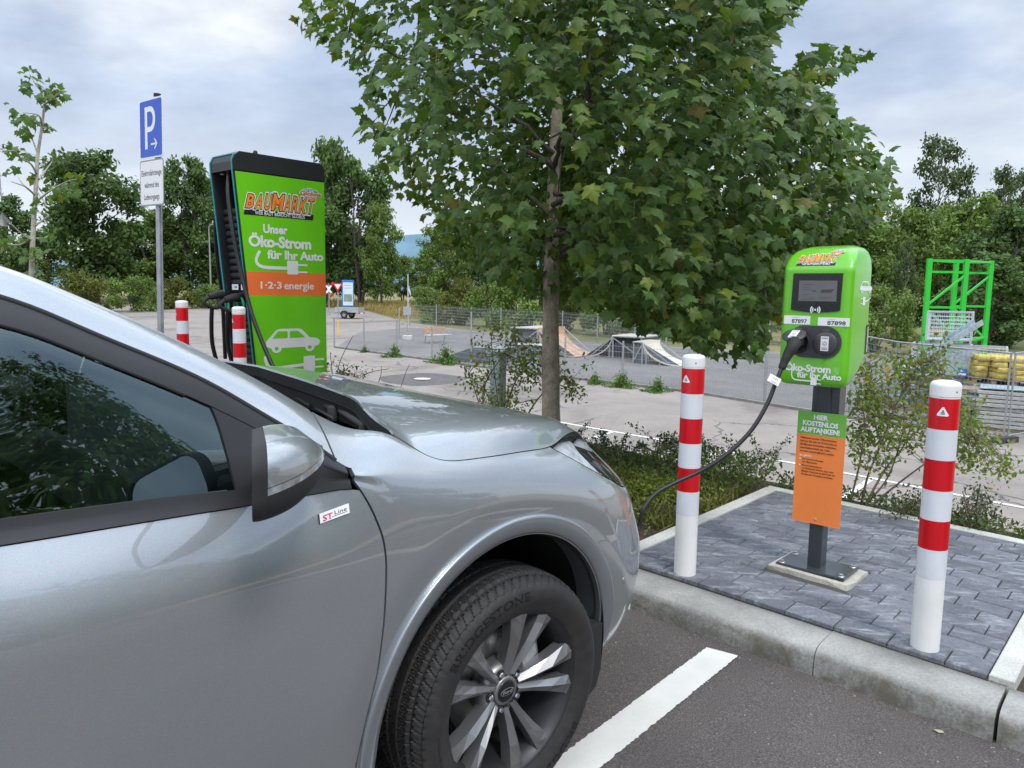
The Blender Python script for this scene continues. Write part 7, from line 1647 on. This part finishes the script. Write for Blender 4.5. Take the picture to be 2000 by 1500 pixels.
# weeds along the foot of the mesh fence
WP_ = None
for i, (x, y, h_, lb) in enumerate(((712, 684, .5, 'smallest weed tuft at the bare posts left of the fence'), (770, 693, .75, 'weed tuft at the third bare post'), (871, 706, .85, 'weed tuft at the foot of the tallest fence post'), (1163, 746, .62, 'weed tuft just right of the maple trunk at the fence'), (1213, 752, .72, 'middle weed tuft at the fence right of the trunk'), (1283, 762, .55, 'weed tuft at the fence nearest the left bollard'))):
    p = low(x, y+4, .03)
    if WP_ is None:
        R_ = np.random.default_rng(77); o = thing('weed_tuft', lb, 'weeds', p); n = 620; a = R_.uniform(0, 2*math.pi, n); r = R_.uniform(0, 1, n)**.8*(.5+.28*np.sin(3*a+1)); z = R_.uniform(0, 1, n)**1.5*np.clip(1-r*1.5, .05, 1)*(.75+.35*np.sin(5*a))+.03
        P = np.stack([r*np.cos(a), r*np.sin(a), np.maximum(z, .02)], 1); leaves('leaves', P, R_.normal(0, 1, (n, 3))+[0, 0, .4], R_.normal(0, .6, (n, 3))+[0, 0, .7], R_.uniform(.06, .15, n), np.ones((n, 3))*R_.uniform(.7, 1.35, (n, 1)), OVAL, LEAFW, o, .3, .2, .5)
        mb = MB()
        for _ in range(14): q = R_.normal(0, .22, 2); mb.tube([(0, 0, 0), (q[0]*.6, q[1]*.6, .4), (q[0], q[1], R_.uniform(.6, .95))], .006, 4, cap=False)
        mb.build('stalks', STEM, o); WP_ = o
    else: o = copy_tree(WP_)
    o.location = p; o.rotation_euler = (0, 0, i*1.3); s = h_*.95; o.scale = (s*(1.0+.3*(i % 3)), s*(1.3-.2*(i % 2)), s*(.8+.15*(i % 3))); tag(o, lb, 'weeds', 'weed tufts at the foot of the mesh fence')
# ground cover over the planting bed (one mass)
def cover():
    R_ = np.random.default_rng(55); P = []; Hh_ = []
    # (k0, k1, p0, p1, n, height)
    def patch(k0, k1, p0, p1, n, h, mode=0):
        k = R_.uniform(k0, k1, n); p = R_.uniform(p0, p1, n); f = .55+.45*np.sin(k*4.1+1)*np.sin(p*3.7+k*1.3); keep = R_.uniform(0, 1, n) < f+.25
        for a, b in zip(k[keep], p[keep]): P.append((a, b, h*R_.uniform(.15, 1)**.8*(.5+.5*f.mean())))
    patch(-4.6, KA-.03, 4.25, 5.2, 12000, .17); patch(-4.6, KA-.05, 3.75, 4.4, 1700, .12); patch(-7.0, -4.6, 3.9, 5.4, 2500, .16); patch(-3.1, KA-.0, 4.9, 5.55, 2600, .32); patch(KA, KB+.0, P_E+.03, P_E+.34, 2600, .13); patch(KB, 4, P_E-.3, P_E+.4, 3000, .16); patch(KB+.05, 1.2, 3.6, 5.2, 500, .08)
    P = np.array(P); Q = np.array([bedz(a, b) for a, b, _ in P]); Q[:, 2] += P[:, 2]; n = len(Q)
    T = R_.normal(0, .8, (n, 3))+np.array([0, 0, .35]); N = np.array([0, 0, .8])+R_.normal(0, .5, (n, 3)); tint = np.ones((n, 3))*R_.uniform(.6, 1.4, (n, 1)); lo = (P[:, 1] < 4.75)&(R_.uniform(0, 1, n) < .7); tint[lo] *= np.array([1.9, 1.75, .8]); o = leaves('ground_cover', Q, T, N, R_.uniform(.013, .036, n), tint, OVAL, leafmat('cover_leaf', (.110, .150, .036), .4), None, .3, .2, .5)
    tag(o, 'low green cotoneaster and weeds covering the planting bed beside the paving', 'ground cover', kind='stuff')
    n = 5200; k = R_.uniform(-4.4, KA-.04, n); p = 3.9+R_.beta(2, 2, n)*1.25; Q = np.array([bedz(a, b) for a, b in zip(k, p)]); T = R_.normal(0, .38, (n, 3))+[0, 0, .9]; N = R_.normal(0, 1, (n, 3)); keep = np.sin(k*5+2)*np.sin(p*6+k) > -.55
    o = leaves('weed_grass', Q[keep], T[keep], N[keep], R_.uniform(.05, .15, n)[keep], np.ones((keep.sum(), 3))*R_.uniform(.7, 1.35, (keep.sum(), 1)), np.array([(0, 0), (.045, .3), (.03, .7), (0, 1), (-.03, .7), (-.045, .3)]), leafmat('weed_blade', (.19, .18, .055), .4), None, 0, .35, .4); tag(o, 'yellowish weed grass growing left of the paved platform', 'grass', kind='stuff')
    # arching woody shoots
    mb = MB(); ST = []
    for _ in range(95):
        k, p = R_.uniform(-4.4, KA-.1), R_.uniform(4.6, 5.6); b = bedz(k, p); a = R_.uniform(0, 2*math.pi); l = R_.uniform(.15, .46)*(1 if k > -3.2 else .6); e = np.array([math.cos(a)*l*.7, math.sin(a)*l*.7, l*.75]); q = smooth_path([b, b+e*np.array([.35, .35, .65]), b+e], 6); mb.tube(q, np.linspace(.004, .0012, len(q)), 4, cap=False); ST.append(q[3:])
    tag(mb.build('woody_shoots', STEM), 'arching woody shoots rising from the ground cover left of the paving', 'shoots', kind='stuff')
    ST = np.repeat(np.concatenate(ST), 7, 0); m = len(ST); ST = ST+R_.normal(0, .014, (m, 3)); o = leaves('shoot_leaves', ST, R_.normal(0, 1, (m, 3))+[0, 0, .2], R_.normal(0, .7, (m, 3))+[0, 0, .6], R_.uniform(.014, .03, m), np.ones((m, 3))*R_.uniform(.6, 1.3, (m, 1)), OVAL, leafmat('shoot_leaf', (.065, .105, .034), .3), None, .3, .2, .5)
    tag(o, 'small dark leaves on the arching shoots left of the paving', 'leaves', kind='stuff')
    # dry grass at the far side
    n = 9000; xs = R_.uniform(560, 860, n); ds = R_.uniform(64, 92, n); Q = np.array([hit(x, 600, d) for x, d in zip(xs, ds)]); Q[:, 2] = LA+LB*Q[:, 1]; T = R_.normal(0, .25, (n, 3))+[0, 0, 1]; N = R_.normal(0, 1, (n, 3)); S = R_.uniform(.35, 1.0, n)
    keep = np.array([not inpoly(np.array([q[0]]), np.array([q[1]]), [v[:2] for v in V_yard])[0] for q in Q]); o = leaves('dry_grass', Q[keep], T[keep], N[keep], S[keep], np.ones((keep.sum(), 3))*R_.uniform(.7, 1.3, (keep.sum(), 1)), np.array([(0, 0), (.05, .5), (0, 1), (-.05, .5)]), leafmat('dry_grass_blade', (.34, .26, .10), .3), None, 0, .2, .5); tag(o, 'pale dry grass behind the trailer and notice board', 'grass', kind='stuff')
V_yard = [low(*q, .03) for q in far] + [np.array([60, 3.0, 0]), np.array([-60, 3.0, 0])]
cover()
# fallen leaves on the asphalt by the kerb
mb = MB()
q = lot(1823, 1424, .008); mb2 = leaves('fallen_leaf', np.array([[0, 0, 0.0]]), np.array([[.8, -.4, .0]]), np.array([[0, 0, 1.0]]), np.array([.035]), np.array([[3.2, 3.0, 2.6]]), OVAL, leafmat('dry_pale_leaf', (.14, .14, .10), .2), None, .1, .05, .5); mb2.location = q; tag(mb2, 'single pale fallen leaf on the dark asphalt in front of the kerb', 'leaf')
# what the car and its windows mirror: trees and the brick red store across the car park, behind the viewer
m2 = copy_tree(mapt); m2.location = (8.5, -3.2, .1); m2.rotation_euler = (0, 0, 2.0); tag(m2, 'maple tree across the car park behind the viewer', 'tree')
for i, (x, y, s) in enumerate(((20, -4, .55), (16, -14, .5), (26, -12, .6), (24, 1, .5))):
    o = copy_tree(PR['A' if i % 2 else 'C']); o.location = (x, y, 0); o.scale = (s, s, s); o.rotation_euler = (0, 0, i*1.9); tag(o, ('tree on the far side of the car park, nearest the store', 'tree on the far side of the car park, left of the others', 'tallest tree on the far side of the car park', 'tree at the right end of the car park')[i], 'tree')
st = thing('store_building', 'long brick red store building across the car park behind the viewer', 'building', (38, -18, -1.2), rotz(math.radians(66)))
mb = MB(); mb.box((0, 0, 2.6), (46, 14, 5.2)); mb.build('wall', simple('brick_red', (.28, .085, .06), .85, var=.2), st); mb = MB(); mb.prism([(-7.6, 5.2), (7.6, 5.2), (7.0, 5.9), (-7.0, 5.9)], (-23.5, 0, 0), Y3, Z3, X3, 47); mb.build('roof', simple('roof_grey', (.2, .2, .21), .7), st)
for k in range(6): mb = MB(); mb.box((-19+7.4*k, 7.02, 2.2), (4.2, .08, 2.6)); mb.build('window', BLKG, st)
bpy.context.view_layer.update()
